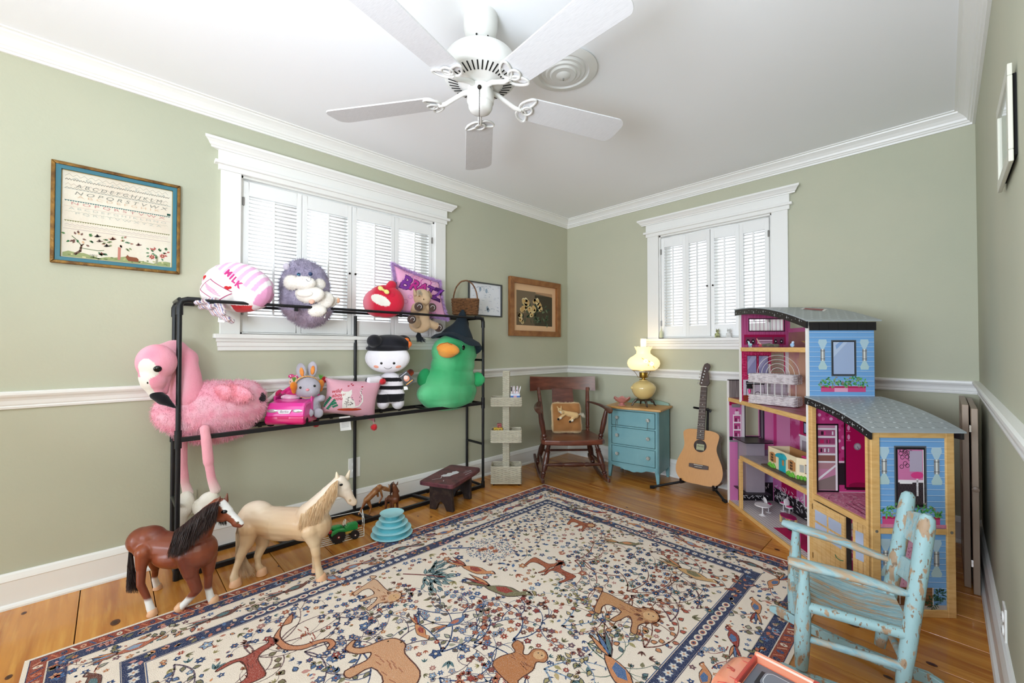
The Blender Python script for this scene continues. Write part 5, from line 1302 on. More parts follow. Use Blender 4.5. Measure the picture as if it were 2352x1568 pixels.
# ---------------------------------------------------------------- grey rabbit
X = -2.60
rb, o = plush('rabbit_plush', 'grey rabbit plush wearing orange carrot earmuffs on the middle rails', 712, 950, X)
gy = noisy('a8a3ae', 'b9b4be', 14)
blob('body', [E(713, 926, X, 21, 24, .05), E(714, 936, X, 22, 18, .05), K((728, 917, X + .03), (739, 914, X + .05), 7.5, 8), K((700, 925, X + .02), (694, 930, X + .04), 7, 7)], gy, rb, o, .0045, 5)
hd_ = blob('head', [E(706.5, 889, X + .01, 29, 23, .055), E(706, 897, X + .015, 28, 17, .052)], gy, rb, o, .0045, 5); bv = bvh_of(hd_, o)
for px, py, r_ in ((710, 948, 10.5), (731, 948, 11.5)): blob('foot', [E(px, py, X + .065, r_, r_, .016)], gy, rb, o, .004, 3)
for px, py, q_ in ((692, 852, 8), (717, 848, -7)):
    blob('ear', [E(px, py, X - .01, 12, 19, .012, q_), E(px + (2 if q_ > 0 else -2), py + 16, X - .01, 6, 9, .012)], gy, rb, o, .004, 3)
    blob('ear_lining', [E(px + 1, py + 2, X + .005, 5, 11, .006, q_)], noisy('e0803a', 'ea9a50', 60), rb, o, .003, 1)
for px, py, q_ in ((675, 889, 6), (736.5, 884, -6)):
    blob('carrot_muff', [E(px, py - 2, X + .01, 7, 11, .03, q_), E(px, py + 8, X + .01, 4, 8, .02, q_)], noisy('e07c22', 'ee9438', 20), rb, o, .004, 3)
    strands('carrot_top', [([AX(px, py - 12, X + .01), AX(px + random.uniform(-4, 5), py - 19, X + .01), AX(px + random.uniform(-8, 8), py - 22 + random.uniform(-4, 2), X + .012)], .0014, lin('6fb04a')) for _ in range(60)], rb, MATS['fur'], o)
b = MB(o); b.tube([AX(706 + 31 * cos(a), 889 - 25 * sin(a), X + .012) for a in [pi * .08 + pi * .84 * i / 14 for i in range(15)]], .008, 8, flat=.6); b.build('headband', mat('knit_orange', 'e8c79a', .8, var=(220, 'd98b3c', .48, .54)), rb, True)
b = MB(o); b.tube([AX(690, 911, X + .05), AX(700, 914, X + .062), AX(712, 913, X + .063), AX(722, 909, X + .05)], .0022, 6); b.build('neck_braid', mat('tan_braid', 'c9996a', .6), rb, True)
dot_on(bv, 690, 890, 2.9, blk, rb, 'eye', o, thick=.7); dot_on(bv, 722.5, 886, 2.9, blk, rb, 'eye', o, thick=.7); dot_on(bv, 706.5, 895, 4, mat('pink_nose', 'ef9aa4', .6), rb, 'nose', o, ry=3.2, thick=.8)

# ---------------------------------------------------------------- striped doll in a black cap (plain round doll)
X = -2.63
sd, o = plush('striped_doll', 'white plush doll in black cap and black striped suit', 895, 930, X)
bw0 = AX(895, 935, X); s0 = sc(bw0)
def strp(p):
    h = (p.z - bw0.z) / s0
    if h < 13: return lin('e9e4ec')
    if h < 32: return lin('19171b')
    return lin('19171b') if int((h - 32) / 9.2) % 2 == 1 and h < 78 else lin('ebe6ec')
blob('body', [E(897, 885, X, 30, 32, .05), E(897, 905, X, 33, 22, .05), K((881, 912, X), (880, 925, X + .01), 15.5, 14.5), K((913, 912, X), (914, 925, X + .01), 15.5, 14.5)], strp, sd, o, .0042, 4)
blob('arm', [K((870, 872, X + .02), (848, 874, X + .02), 9, 9)], lambda p: lin('ece8ee') if (p - bw0).dot(RT) / s0 > -36 else lin('2b2733'), sd, o, .0045, 3)
blob('arm', [K((922, 872, X), (943, 855, X - .01), 9, 8)], noisy('231d22', 'c8502a', 26), sd, o, .0045, 3)
hd_ = blob('head', [E(890, 822, X + .01, 52, 34, .07), E(890, 832, X + .012, 46, 24, .065)], noisy('ece8ee', 'f5f2f6', 8), sd, o, .005, 6); bv = bvh_of(hd_, o)
blob('cap', [E(894, 790, X, 49, 22, .075), E(860, 783, X, 17, 15, .05), E(926, 784, X, 17, 15, .05), E(890, 800, X + .005, 50, 12, .078)], noisy('121216', '232329', 20), sd, o, .005, 5)
for px, py in ((876, 834), (905, 834)): dot_on(bv, px, py, 3, blk, sd, 'eye', o, thick=.6)
for px, py in ((864, 842), (915, 842)): dot_on(bv, px, py, 6.5, mat('peach_blush', 'efa58b', .8), sd, 'blush', o, ry=3.6, thick=.12)
sm = [hit(bv, px, py)[0] for px, py in ((882, 843), (886, 846), (891, 847), (896, 846), (900, 843))]
MB(o).tube([p - FH * .001 for p in sm if p], .0012, 5).build('smile_stitch', blk, sd, True)
b = MB(o); c = AX(931, 790, X + .085); s = sc(c)
for i in range(5): a = 2 * pi * i / 5; b.ball(c + (RT * cos(a) + ZU * sin(a)) * 8 * s, (7 * s, .012, 7 * s), 12, 8, Rm())
b.ball(c - FH * .008, (5 * s, .012, 5 * s), 10, 8, Rm()); b.build('fabric_rosette', mat('orange_spotted', 'e0702c', .8, var=(75, '1b1413', .62, .66)), sd, True)
c = AX(934, 869, X + .10); s = sc(c); hg = plate('hang_tag', c, 22 * s, 32 * s, radians(38), mat('black_card', '17151a', .4), sd, o)
P = DP(934, 869, X + .103, radians(38), o); P.disc(0, 0, 7, 'd98a6a', 1, 12); P.disc(0, 3, 5, 'e8d0c8', 2, 10); P.line([(-9, -11), (9, -11)], 2, 'e6a23a', 1); P.line([(-9, 12), (9, 12)], 1.6, 'b9b9c4', 1); P.put('tag_print', sd, None, o, MATS['printed'])
c = AX(932, 891, X + .09); plate('care_tag', c, 9 * s, 8 * s, radians(8), tagm, sd, o)

# ---------------------------------------------------------------- green duck with witch hat
X = -2.605
dk2, o = plush('duck_plush', 'large green duck plush wearing a dark pointed witch hat', 1030, 930, X)
gc = noisy('3fae6f', '6fd093', 7)
bd_ = blob('body', [EW(1029, 900, X, 62, 38, .128), EW(1031, 914, X, 56, 28, .118), EW(1034, 872, X, 54, 42, .12), EW(1041, 838, X, 47, 36, .115), EW(1045, 808, X, 49, 42, .122)], gc, dk2, o, .0065, 8); bv = bvh_of(bd_, o)
blob('wing', [E(973, 866, X - .02, 14, 22, .03, -22), E(980, 875, X - .01, 12, 18, .03, -30)], noisy('23965a', '35a868', 8), dk2, o, .006, 4)
blob('wing', [E(1097, 871, X + .04, 17.5, 17, .045), E(1084, 868, X + .03, 10, 9, .035)], noisy('2fae68', '55c384', 12), dk2, o, .006, 4)
blob('beak', [E(1029, 802, X + .115, 27, 15, .045, -10), E(1028, 808, X + .10, 22, 14, .045)], noisy('e98f35', 'f4a850', 10), dk2, o, .005, 4)
b = MB(o); b.tube([AX(1003, 797, X + .125), AX(1012, 790, X + .150), AX(1027, 786.5, X + .163), AX(1042, 793, X + .150), AX(1056, 809, X + .115)], .0025, 6); b.build('beak_seam', mat('orange_dark', 'c4701f', .6), dk2, True)
dot_on(bv, 1064.5, 798, 4, blk, dk2, 'eye', o, ry=6, thick=.6)
l, n = hit(bv, 1062, 794); 
if l: MB(o).ball(l + n * .006, .0028, 8, 6).build('eye_glint', tagm, dk2, True)
hm_ = mat('witch_felt', '0b1f2b', .9, sheen=.05, bump=(200, .2))
# brim: wavy disc tilted on the head, and a bent cone
bc = AX(1049, 781, X); s = sc(bc); up_ = (ZU * .93 + RT * .22 + FH * .34).normalized(); ua = (RT - up_ * RT.dot(up_)).normalized(); ub = up_.cross(ua)
vs = []; fs = []; nn = 36
for i, (r_, h_) in enumerate(((30, 8), (42, 2), (52, -4), (59, -11), (61, -10), (54, -1), (42, 6), (30, 12))):
    for k in range(nn):
        a = 2 * pi * k / nn; wv = 5.5 * cos(4 * a + .4) * max(0, (r_ - 34) / 26)
        vs.append(bc + ua * cos(a) * r_ * s * (.98 + .04 * cos(3 * a)) + ub * sin(a) * r_ * s * .70 - FH * .012 + up_ * (h_ + wv) * s)
for i in range(7):
    for k in range(nn): fs.append((i * nn + k, i * nn + (k + 1) % nn, (i + 1) * nn + (k + 1) % nn, (i + 1) * nn + k))
hat = MB(o).add(vs, fs).build('hat_brim', hm_, dk2, True)
b = MB(o); tip = AX(1063, 712, X); base_ = bc + up_ * 2 * s
P_ = []; R_ = []
for i in range(11):
    t = i / 10; P_.append(base_.lerp(tip, t) + RT * (6 * s * sin(pi * t) * .5) + FH * (-.01 * sin(pi * t))); R_.append((38 * (1 - t) ** 1.15 + 2.2 + 2.0 * sin(t * 9)) * s)
b.tube(P_, R_, 22); b.build('hat_cone', hm_, dk2, True)

# ================================================================ toy horses on the floor
def horse(name, label, root, prims_body, cfun, hoofs, hoofc, vox=.0042, disp=None, smooth=4):
    t = thing(name, label, 'toy horse', root); o = tuple(root)
    q = blob('body', prims_body, cfun, t, o, vox, smooth, MATS['vinyl'], disp=disp)
    for p in hoofs:
        px, py, x, r = p[:4]; c = AX(px, py, x); s = sc(c)
        dz = p[4] if len(p) > 4 else 0
        h = r * 1.25 * s; base_ = Vector((c.x, c.y, max(0.001 + (.010 if dz else 0), c.z - h * .5)))
        b = MB(o); b.M = Matrix.Translation(base_) @ Matrix.Rotation(dz, 4, FH)
        b.lathe([(0, 0), (r * 1.06 * s, 0), (r * 1.08 * s, h * .15), (r * .86 * s, h * .95), (r * .6 * s, h * 1.15), (0, h * 1.2)], (0, 0, 0), 16)
        b.M = None; b.v = b.v; qq = b.build('hoof', hoofc, t, True)
    return t, o, q
hoofm = mat('peach_hoof', 'e3b189', .4)
# brown horse
A_ = [-2.385, -2.375, -2.30, -2.215]
root = AZ(400, 1375, 0)
bH = [K((326, 1240, -2.375), (372, 1250, -2.33), 29, 30), K((372, 1254, -2.33), (430, 1258, -2.26), 32, 34), K((430, 1258, -2.26), (456, 1264, -2.20), 38, 38), K((320, 1245, -2.36), (332, 1272, -2.34), 20, 17), E(345, 1232, -2.36, 34, 24, .05), E(400, 1275, -2.28, 50, 28, .055),
      K((440, 1245, -2.22), (480, 1180, -2.18), 36, 20), K((480, 1180, -2.18), (500, 1160, -2.165), 20, 16),
      K((503, 1160, -2.16), (520, 1176, -2.14), 16, 14), K((500, 1184, -2.155), (512, 1186, -2.145), 13, 12), K((520, 1178, -2.14), (545, 1198, -2.115), 13, 9.5), K((543, 1200, -2.115), (551, 1203, -2.11), 10, 8.5),
      K((330, 1268, -2.31), (325, 1300, -2.31), 17, 11.5), K((325, 1300, -2.31), (323, 1340, -2.30), 10, 8.5), K((323, 1342, -2.30), (338, 1372, -2.285), 8.5, 6.8), K((338, 1372, -2.285), (345, 1394, -2.275), 6.8, 8), K((345, 1394, -2.275), (349, 1404, -2.272), 8, 8.5),
      K((345, 1270, -2.42), (357, 1305, -2.46), 15, 8), K((357, 1305, -2.46), (355, 1328, -2.485), 7, 6), K((355, 1328, -2.485), (360, 1344, -2.495), 6, 7),
      K((428, 1275, -2.19), (438, 1315, -2.175), 22, 16), K((438, 1315, -2.175), (452, 1352, -2.165), 14, 11.5), K((452, 1354, -2.165), (428, 1382, -2.20), 10, 7.5), K((428, 1382, -2.20), (416, 1394, -2.215), 8, 8),
      K((478, 1275, -2.21), (479, 1310, -2.21), 19, 12), K((479, 1310, -2.21), (478, 1348, -2.205), 9.5, 8), K((478, 1348, -2.205), (483, 1370, -2.20), 7, 8), K((483, 1370, -2.20), (488, 1378, -2.198), 8, 8.5)]
hb0 = AX(520, 1178, -2.14)
def bcol(p):
    br = mixc(lin('6a3122'), lin('90492c'), noise.noise(p * 9) * .8 + .5)
    if p.z < .082 and True: return mixc(lin('f0eeea'), br, (p.z - .060) / .012)
    d = p - hb0; u = d.dot(RT) / sc(hb0) + 520; v = 1178 - d.z / sc(hb0)
    if p.z > .28 and u > 512 and v < 1205:
        if u > 513 and v > 1147 and v < 1156 + (u - 513) * 1.2: return lin('f6f5f3')
    return br
t, o, q = horse('brown_horse', 'chestnut brown toy horse with white blaze and dark mane', root, bH, bcol, ((350, 1410, -2.27, 10), (362, 1352, -2.497, 8.5), (411, 1402, -2.222, 10, .5), (491, 1385, -2.196, 10.5)), hoofm)
bv = bvh_of(q, o)
for px, py in ((515, 1175),):
    dot_on(bv, px, py, 6.5, blk, t, 'eye', o, ry=4.2, thick=.5, rot=.1)
dot_on(bv, 546, 1200, 3, mat('nostril_brown', '5c4326', .6), t, 'nostril', o, ry=2.6, thick=.4)
for p_, q_ in (((519, 1150, -2.165), (522, 1133, -2.165)), ((500, 1152, -2.145), (506, 1140, -2.145))): blob('ear', [K(p_, q_, 5.5, 1.6)], solid('6f3b28'), t, o, .003, 1, MATS['vinyl'])
def mane(root_pts, length_px, n, w, cols, x_out, t, o, name='mane', spread=6, slant=0.0):
    l = []
    for i in range(n):
        f = random.random() * (len(root_pts) - 1); k = int(f); f -= k; a, b_ = root_pts[k], root_pts[k + 1]
        px = a[0] + (b_[0] - a[0]) * f; py = a[1] + (b_[1] - a[1]) * f; x = a[2] + (b_[2] - a[2]) * f
        L = length_px * random.uniform(.75, 1.1) * (a[3] + (b_[3] - a[3]) * f); sl = slant + random.uniform(-.14, .14)
        P = []
        for j in range(5):
            tt = j / 4; P.append(AX(px + sl * L * tt + random.uniform(-1, 1), py - 3 * sin(tt * pi) + L * tt, x + x_out * (sin(min(1, tt * 2.2) * pi / 2)) + random.uniform(-.003, .003)))
        l.append((P, w, mixc(lin(cols[0]), lin(cols[1]), random.random())))
    return strands(name, l, t, MATS['hair'], o)
mane(((503, 1147, -2.16, .75), (490, 1152, -2.165, .9), (470, 1165, -2.17, 1.0), (448, 1182, -2.19, 1.1), (425, 1202, -2.22, 1.05), (402, 1218, -2.25, .9)), 68, 2600, .0012, ('1d1211', '3a2622'), .062, t, o, slant=-.22)
mane(((503, 1185, -2.19, .5), (520, 1195, -2.19, .3)), 40, 160, .0009, ('17110f', '2a1c1a'), -.01, t, o, 'mane_far')
strands('tail', [([AX(316 + random.uniform(-3, 3), 1225, -2.40), AX(300 + random.uniform(-4, 4), 1262, -2.385), AX(300 + random.uniform(-8, 9), 1300, -2.37 + random.uniform(-.01, .02)), AX(304 + random.uniform(-15, 14), 1345 + random.uniform(-12, 18), -2.36 + random.uniform(-.02, .02))], .0012, mixc(lin('1b1110'), lin('3a2320'), random.random())) for _ in range(900)], t, MATS['hair'], o)
# palomino horse
root = AZ(640, 1330, 0)
pH = [K((577, 1190, -2.31), (636, 1198, -2.24), 30, 34), K((636, 1198, -2.24), (700, 1202, -2.15), 34, 36), K((700, 1202, -2.15), (724, 1206, -2.12), 37, 36), E(590, 1180, -2.30, 38, 30, .055), E(650, 1212, -2.22, 60, 28, .058),
      K((715, 1185, -2.125), (755, 1135, -2.105), 34, 20), K((755, 1135, -2.105), (776, 1112, -2.095), 20, 16),
      K((780, 1108, -2.09), (790, 1118, -2.08), 16.5, 15), K((780, 1126, -2.085), (788, 1130, -2.08), 14, 12), K((790, 1120, -2.08), (806, 1148, -2.06), 14, 9.5), K((806, 1148, -2.06), (812, 1153, -2.055), 10, 8.5),
      K((575, 1210, -2.285), (568, 1245, -2.285), 24, 15), K((568, 1245, -2.285), (553, 1276, -2.285), 14, 10), K((553, 1278, -2.285), (541, 1308, -2.285), 9, 7), K((541, 1308, -2.285), (537, 1325, -2.284), 7, 9), K((537, 1325, -2.284), (540, 1336, -2.283), 9, 10),
      K((600, 1215, -2.34), (604, 1248, -2.34), 20, 13), K((604, 1248, -2.34), (592, 1277, -2.325), 12, 8.5), K((592, 1277, -2.325), (593, 1298, -2.315), 7, 6.5), K((593, 1298, -2.315), (600, 1310, -2.308), 7.5, 9),
      K((712, 1218, -2.085), (722, 1245, -2.075), 21, 14), K((722, 1245, -2.075), (726, 1272, -2.065), 12, 10), K((726, 1272, -2.065), (731, 1302, -2.058), 8.5, 7), K((731, 1302, -2.058), (735, 1322, -2.052), 7.5, 9.5),
      K((728, 1220, -2.15), (724, 1262, -2.155), 17, 9), K((724, 1262, -2.155), (724, 1302, -2.145), 8, 7)]
pc2 = AX(640, 1200, -2.24)
def pcol(p): return mixc(mixc(lin('dfc4a0'), lin('d0a77c'), noise.noise(p * 10) * .8 + .5), lin('ebdccb'), (p.z - .26) * 7)
t, o, q = horse('palomino_horse', 'cream palomino toy horse with long blond mane', root, pH, pcol, ((541, 1345, -2.282, 12), (601, 1314, -2.306, 11), (738, 1334, -2.051, 11.5), (725, 1311, -2.145, 9)), hoofm)
bv = bvh_of(q, o)
dot_on(bv, 783.6, 1113, 4, blk, t, 'eye', o, ry=2.8, thick=.5); dot_on(bv, 804, 1149, 3, mat('nostril_tan', 'b79a76', .6), t, 'nostril', o, thick=.3)
for p_, q_ in (((775, 1098, -2.085), (773, 1084, -2.085)), ((797, 1098, -2.11), (803, 1080, -2.11))): blob('ear', [K(p_, q_, 6, 1.8)], solid('e6d3b8'), t, o, .003, 1, MATS['vinyl'])
mane(((775, 1100, -2.09, .8), (760, 1112, -2.10, 1.0), (745, 1130, -2.105, 1.1), (728, 1146, -2.115, 1.2), (710, 1160, -2.13, 1.2), (694, 1170, -2.15, .85)), 52, 2300, .0012, ('e8caa0', 'd9b083'), .060, t, o, slant=-.12)
strands('tail', [([AX(556 + random.uniform(-3, 3), 1178, -2.34), AX(545 + random.uniform(-4, 4), 1225, -2.33), AX(552 + random.uniform(-12, 12), 1275, -2.325 + random.uniform(-.02, .02)), AX(560 + random.uniform(-26, 26), 1318 + random.uniform(-16, 12), -2.32 + random.uniform(-.03, .02))], .0009, mixc(lin('d9b48c'), lin('ecd3b4'), random.random())) for _ in range(800)], t, MATS['hair'], o)
# two small model horses
def rearing():
    root = AZ(851, 1180, 0); x = root.x
    t = thing('rearing_horse', 'small brown model horse rearing up beside the turquoise toy', 'toy horse', root); o = tuple(root)
    blob('body', [K((842, 1148, x), (862, 1128, x), 7, 7.5), K((862, 1128, x), (872, 1118, x), 8, 6), K((872, 1118, x), (884, 1122, x), 5, 4), K((884, 1122, x), (896, 1126, x), 5, 3.2), K((840, 1150, x), (832, 1165, x), 5, 2.4), K((832, 1165, x), (824, 1180, x), 2.4, 2), K((846, 1152, x), (852, 1165, x), 5, 2.6), K((852, 1165, x), (848, 1180, x), 2.4, 2),
                  K((866, 1130, x), (868, 1139, x), 3.5, 2.4), K((874, 1126, x + .01), (878, 1140, x + .01), 3, 2), K((878, 1140, x + .01), (871, 1154, x + .01), 2, 1.8), K((895, 1120, x), (893, 1112, x), 2, 1)],
         lambda p: mixc(lin('8a4f2a'), lin('b5804f'), noise.noise(p * 40) + .4), t, o, .0024, 2, MATS['vinyl'])
    strands('mane', [([AX(866 + f * 20, 1113 + f * 4, x), AX(868 + f * 20 + random.uniform(-2, 2), 1118 + f * 4, x + .012), AX(868 + f * 20, 1124 + f * 2, x + .014)], .0012, lin('c9976a')) for f in [random.random() for _ in range(90)]], t, MATS['hair'], o)
rearing()
def standing():
    root = AZ(903, 1176, 0); x = root.x
    t = thing('standing_horse', 'small dark brown model horse standing behind the turquoise toy', 'toy horse', root); o = tuple(root)
    blob('body', [K((896, 1144, x - .02), (909, 1146, x + .02), 8, 9), K((910, 1142, x + .02), (905, 1120, x + .02), 8, 5.5), K((905, 1116, x + .02), (914, 1128, x + .03), 5.5, 3.4), K((898, 1150, x), (897, 1172, x), 3.4, 2.4), K((903, 1150, x + .02), (902, 1174, x + .02), 3.2, 2.4), K((912, 1150, x + .02), (913, 1172, x + .02), 3.4, 2.4), K((887, 1146, x - .03), (886, 1168, x - .03), 3.4, 2.2), K((905, 1112, x + .02), (904, 1106, x + .02), 2, 1), K((912, 1112, x + .02), (914, 1106, x + .02), 2, 1)],
         lambda p: lin('eee0d0') if p.z < .022 else mixc(lin('5c3320'), lin('7c4a2e'), noise.noise(p * 40) + .4), t, o, .0024, 2, MATS['vinyl'])
    strands('mane', [([AX(902, 1106 + f * 20, x + .02), AX(897 + random.uniform(-2, 2), 1112 + f * 22, x + .028), AX(898, 1120 + f * 24, x + .03)], .0014, lin('4a2a1c')) for f in [random.random() for _ in range(110)]], t, MATS['hair'], o)
standing()
# green tractor
pr_, pf_ = AZ(777, 1247, 0), AZ(815, 1237, 0); dv = (pf_ - pr_); Lw = dv.length / 1.18; dv.normalize(); an = atan2(dv.y, dv.x)
tr = thing('toy_tractor', 'green wooden toy tractor with red-hubbed black wheels', 'toy tractor', pr_, an); tr.scale = (1.18,) * 3
gm = mat('tractor_green', '1f9646', .3, coat=.4); rm = mat('tractor_red', 'b3242c', .35); yl = mat('tractor_yellow', 'd9b24a', .5); tyr = mat('tyre', '1c1517', .6)
W2_ = .052
for y, yy in ((-.0, 1), (W2_, -1)):
    for x_, r_ in ((0, .030), (Lw, .0205)):
        wz = r_; w = MB().lathe([(r_ * .62, -.009), (r_ * .95, -.009), (r_, -.004), (r_, .004), (r_ * .95, .009), (r_ * .62, .009), (r_ * .62, -.009)], (x_, y, wz), 26, (0, 1, 0)).build('tyre', tyr, tr, True)
        if x_ == 0:
            tb = MB()
            for k in range(18): a = 2 * pi * k / 18; tb.box((x_ + r_ * cos(a), y, wz + r_ * sin(a)), (.005, .018, .005), (0, -a, 0))
            tb.build('tread', tyr, w)
        MB().lathe([(0, -.0095), (r_ * .2, -.0095), (r_ * .22, -.007), (r_ * .62, -.007), (r_ * .62, .007), (0, .007)], (x_, y, wz), 20, (0, 1, 0)).build('wheel_hub', rm, tr, True)
        MB().ball((x_, y - .010 * 1, wz), .0035, 8, 6).build('axle_cap', mat('bone', 'ece6d6', .4), tr, True)
bx('chassis', yl, tr, (-.02, .014, .026), (Lw + .012, W2_ - .014, .038), .002)
MB().prism([(.028, .038), (Lw + .018, .038), (Lw + .020, .066), (Lw + .012, .072), (.052, .072), (.035, .058)], .012, W2_ - .012, Matrix(((1, 0, 0, 0), (0, 0, 1, 0), (0, 1, 0, 0), (0, 0, 0, 1)))).build('hood', gm, tr, bevel=.004)
for y in (-.010, W2_ - .012): MB().prism([(-.032, .040), (-.026, .058), (-.005, .066), (.028, .062), (.036, .048), (.028, .050), (.0, .056), (-.022, .046)], y, y + .022, Matrix(((1, 0, 0, 0), (0, 0, 1, 0), (0, 1, 0, 0), (0, 0, 0, 1)))).build('fender', gm, tr, bevel=.002)
bx('seat', gm, tr, (-.022, .012, .060), (.012, W2_ - .012, .075), .004); bx('headlamp', rm, tr, (Lw + .018, .010, .050), (Lw + .026, .022, .058), .002)
b = MB(); ring = [(.034 + .006 * cos(a), W2_ / 2 + .014 * sin(a), .082 + .012 * cos(a)) for a in [2 * pi * i / 16 for i in range(16)]]; b.tube(ring, .0016, 6, closed=True); b.tube([ring[0], ring[8]], .0012, 5); b.tube([ring[4], ring[12]], .0012, 5); b.cyl((.034, W2_ / 2, .082), (.046, W2_ / 2, .058), .0018); b.build('steering_wheel', mat('bone', 'ece6d6', .4), tr, True)
bx('rear_hitch', rm, tr, (-.038, .018, .044), (-.022, W2_ - .018, .058), .003)
# white wire rack lying by the tractor
wr = thing('wire_rack', 'white wire rack lying on floor under the green tractor', 'rack', AZ(775, 1250, 0)); o = tuple(wr.location); ww = mat('white_wire', 'eeeeea', .35)
b = MB(o)
for i in range(5):
    k = i / 4; p, q_ = AZ(713 + 14 * (1 - k), 1262 - 20 * (1 - k), .006), AZ(836 - 4 * (1 - k), 1230 - 20 * (1 - k), .006); b.tube([p, q_], .0018, 6)
b.build('wire', ww, wr, True)
for (x1, y1), (x2, y2) in (((713, 1262), (728, 1238)), ((836, 1230), (832, 1207))):
    p, q_ = AZ(x1, y1, .005), AZ(x2, y2, .005); h = .10 if x1 > 800 else .055; up2 = Vector((0, 0, h)); mid = (p + q_) / 2
    P_ = [p, p + up2 * .25, p.lerp(mid, .3) + up2 * .4, p + up2 * .55, p + up2, q_ + up2, q_ + up2 * .5, q_.lerp(mid, .4) + up2 * .35, q_]
    MB(o).tube(P_, .0022, 6).build('end_frame', ww, wr, True)
MB(o).tube([AZ(836, 1230, .005) + Vector((0, 0, .10)), AZ(826, 1218, .005) + Vector((0, 0, .115)), AZ(760, 1222, .01) + Vector((0, 0, .09)), AZ(728, 1238, .005) + Vector((0, 0, .055))], .0018, 6).build('top_wire', ww, wr, True)
# figurines on the back window stool
def fig(px, py, label, kind):
    p = AY(px, py, YB - .03); p.z = W2[2] - .004; s = .0033
    t = thing('figurine', label, 'figurine', p)
    if kind == 0:
        MB().lathe([(0, 0), (.019, 0), (.019, .004), (.016, .006)], (0, 0, 0), 16).build('base', MATS['dark_hole'], t, True)
        MB().lathe([(.017, .006), (.017, .04), (.014, .058), (.006, .072), (.003, .09), (0, .10)], (0, 0, 0), 18).build('glass_dome', mat('pale_glass', 'dfe6c6', .08, alpha=.55), t, True)
        blob('inner_figure', [caps((0, 0, .012), (0, 0, .045), .007, .005)], noisy('f2efe0', 'aab070', 90), t, vox=.002, smooth=1)
    else:
        c = ('6f6f5a', 'c9cf8f') if kind == 1 else ('cfcfca', 'e9e9e6')
        blob('animal', [caps((0, 0, .008), (0, 0, .030), .015, .011), ell((0, 0, .052), (.013, .011, .012)), caps((-.008, 0, .06), (-.011, 0, .072), .004, .002), caps((.008, 0, .06), (.011, 0, .072), .004, .002), caps((-.012, -.004, .008), (-.012, -.008, .03), .006), caps((.012, -.004, .008), (.012, -.008, .03), .006)] + ([ell((0, .0, .004), (.022, .014, .008))]), noisy(c[0], c[1], 60), t, vox=.0024, smooth=2)
        for k in (-1, 1): MB().ball((k * .005, -.012, .054), .0022, 8, 6).build('eye', blk, t, True)
fig(1519, 776, 'tiny green and white glass-domed figurine at left of back window ledge', 0)
fig(1648, 775, 'tiny dark green and grey animal figurine on the back window ledge', 1)
fig(1674, 775, 'tiny white china animal figurine on ledge next to the dollhouse', 2)
# ================================================================ the rug
RX0, RX1, RY0_, RY1_ = -2.238, -.385, -.205, 2.515
rug = thing('area_rug', 'large cream rug with navy borders, animals and flowering vines', 'rug', ((RX0 + RX1) / 2, (RY0_ + RY1_) / 2, 0)); ro_ = tuple(rug.location)
rw, rh = RX1 - RX0, RY1_ - RY0_
def rug_mat(name, **k): return mat(name, rough=.95, spec=.15, bump=(330, .35), **k)
nm_ = 60; vs = []; fs = []
per = []
for i in range(nm_): per.append((RX0 + rw * i / nm_, RY0_))
for i in range(nm_): per.append((RX1, RY0_ + rh * i / nm_))
for i in range(nm_): per.append((RX1 - rw * i / nm_, RY1_))
for i in range(nm_): per.append((RX0, RY1_ - rh * i / nm_))
MB(ro_).prism(per, .0006, .0058).build('rug_backing', rug_mat('rug_cream', color='f1e3d3', var=(900, 'e0cfbc', .45, .7)), rug)
PR = Print((RX0, RY0_, .0060), (1, 0, 0), (0, 1, 0), .00012)
NV, NV2, CR_, RD, RS, OR, BL, TL, OL, PK, BR_, LB = '27365c', '34507e', 'eadbc9', '9c3b33', 'b9694f', 'cf8a5c', '4f6f9c', '56767c', '7c7656', 'c98f86', '6b4038', '8ba3bd'
rg = random.Random(21)
def band(d0, d1, col, k=1):
    PR.rect(d0, d0, rw - d0, d1, col, k); PR.rect(d0, rh - d1, rw - d0, rh - d0, col, k); PR.rect(d0, d1, d1, rh - d1, col, k); PR.rect(rw - d1, d1, rw - d0, rh - d1, col, k)
band(.014, .058, '96412f'); band(.013, .0155, NV, 2); band(.056, .059, 'e3cdb8', 2)
band(.060, .112, NV); band(.110, .1125, 'dcc8b2', 2); band(.238, .2405, NV, 2); band(.242, .300, NV); band(.302, .305, NV2, 2); band(.299, .3018, 'dcc8b2', 2)
def around(d, step, fn):
    W, H = rw - 2 * d, rh - 2 * d
    for L, o, dx in ((W, (d, d), (1, 0)), (H, (rw - d, d), (0, 1)), (W, (rw - d, rh - d), (-1, 0)), (H, (d, rh - d), (0, -1))):
        n = int(L / step)
        for i in range(n):
            t = (i + .5) * L / n; fn(o[0] + dx[0] * t, o[1] + dx[1] * t, atan2(dx[1], dx[0]), i)
def red_m(x, y, a, i):
    c = ['d79a7c', 'e8d6c2', '2c3a5e', 'c7704f', NV2][i % 5]
    if i % 2: PR.disc(x, y, .009, c, 3, 7, .013, a); PR.disc(x, y, .004, '6e2a28', 4, 5)
    else: PR.line([(x - .008 * cos(a) - .013 * sin(a), y - .008 * sin(a) + .013 * cos(a)), (x + .008 * cos(a) + .013 * sin(a), y + .008 * sin(a) - .013 * cos(a))], .006, c, 3)
around(.036, .024, red_m)
def blotch(x, y, r, cols, k, n=3):
    for q in range(n): a = rg.uniform(0, 6.28); PR.leaf(x + r * .3 * cos(a), y + r * .3 * sin(a), a, r, r * .55, rg.choice(cols), k, '1d2745' if rg.random() < .4 else None)
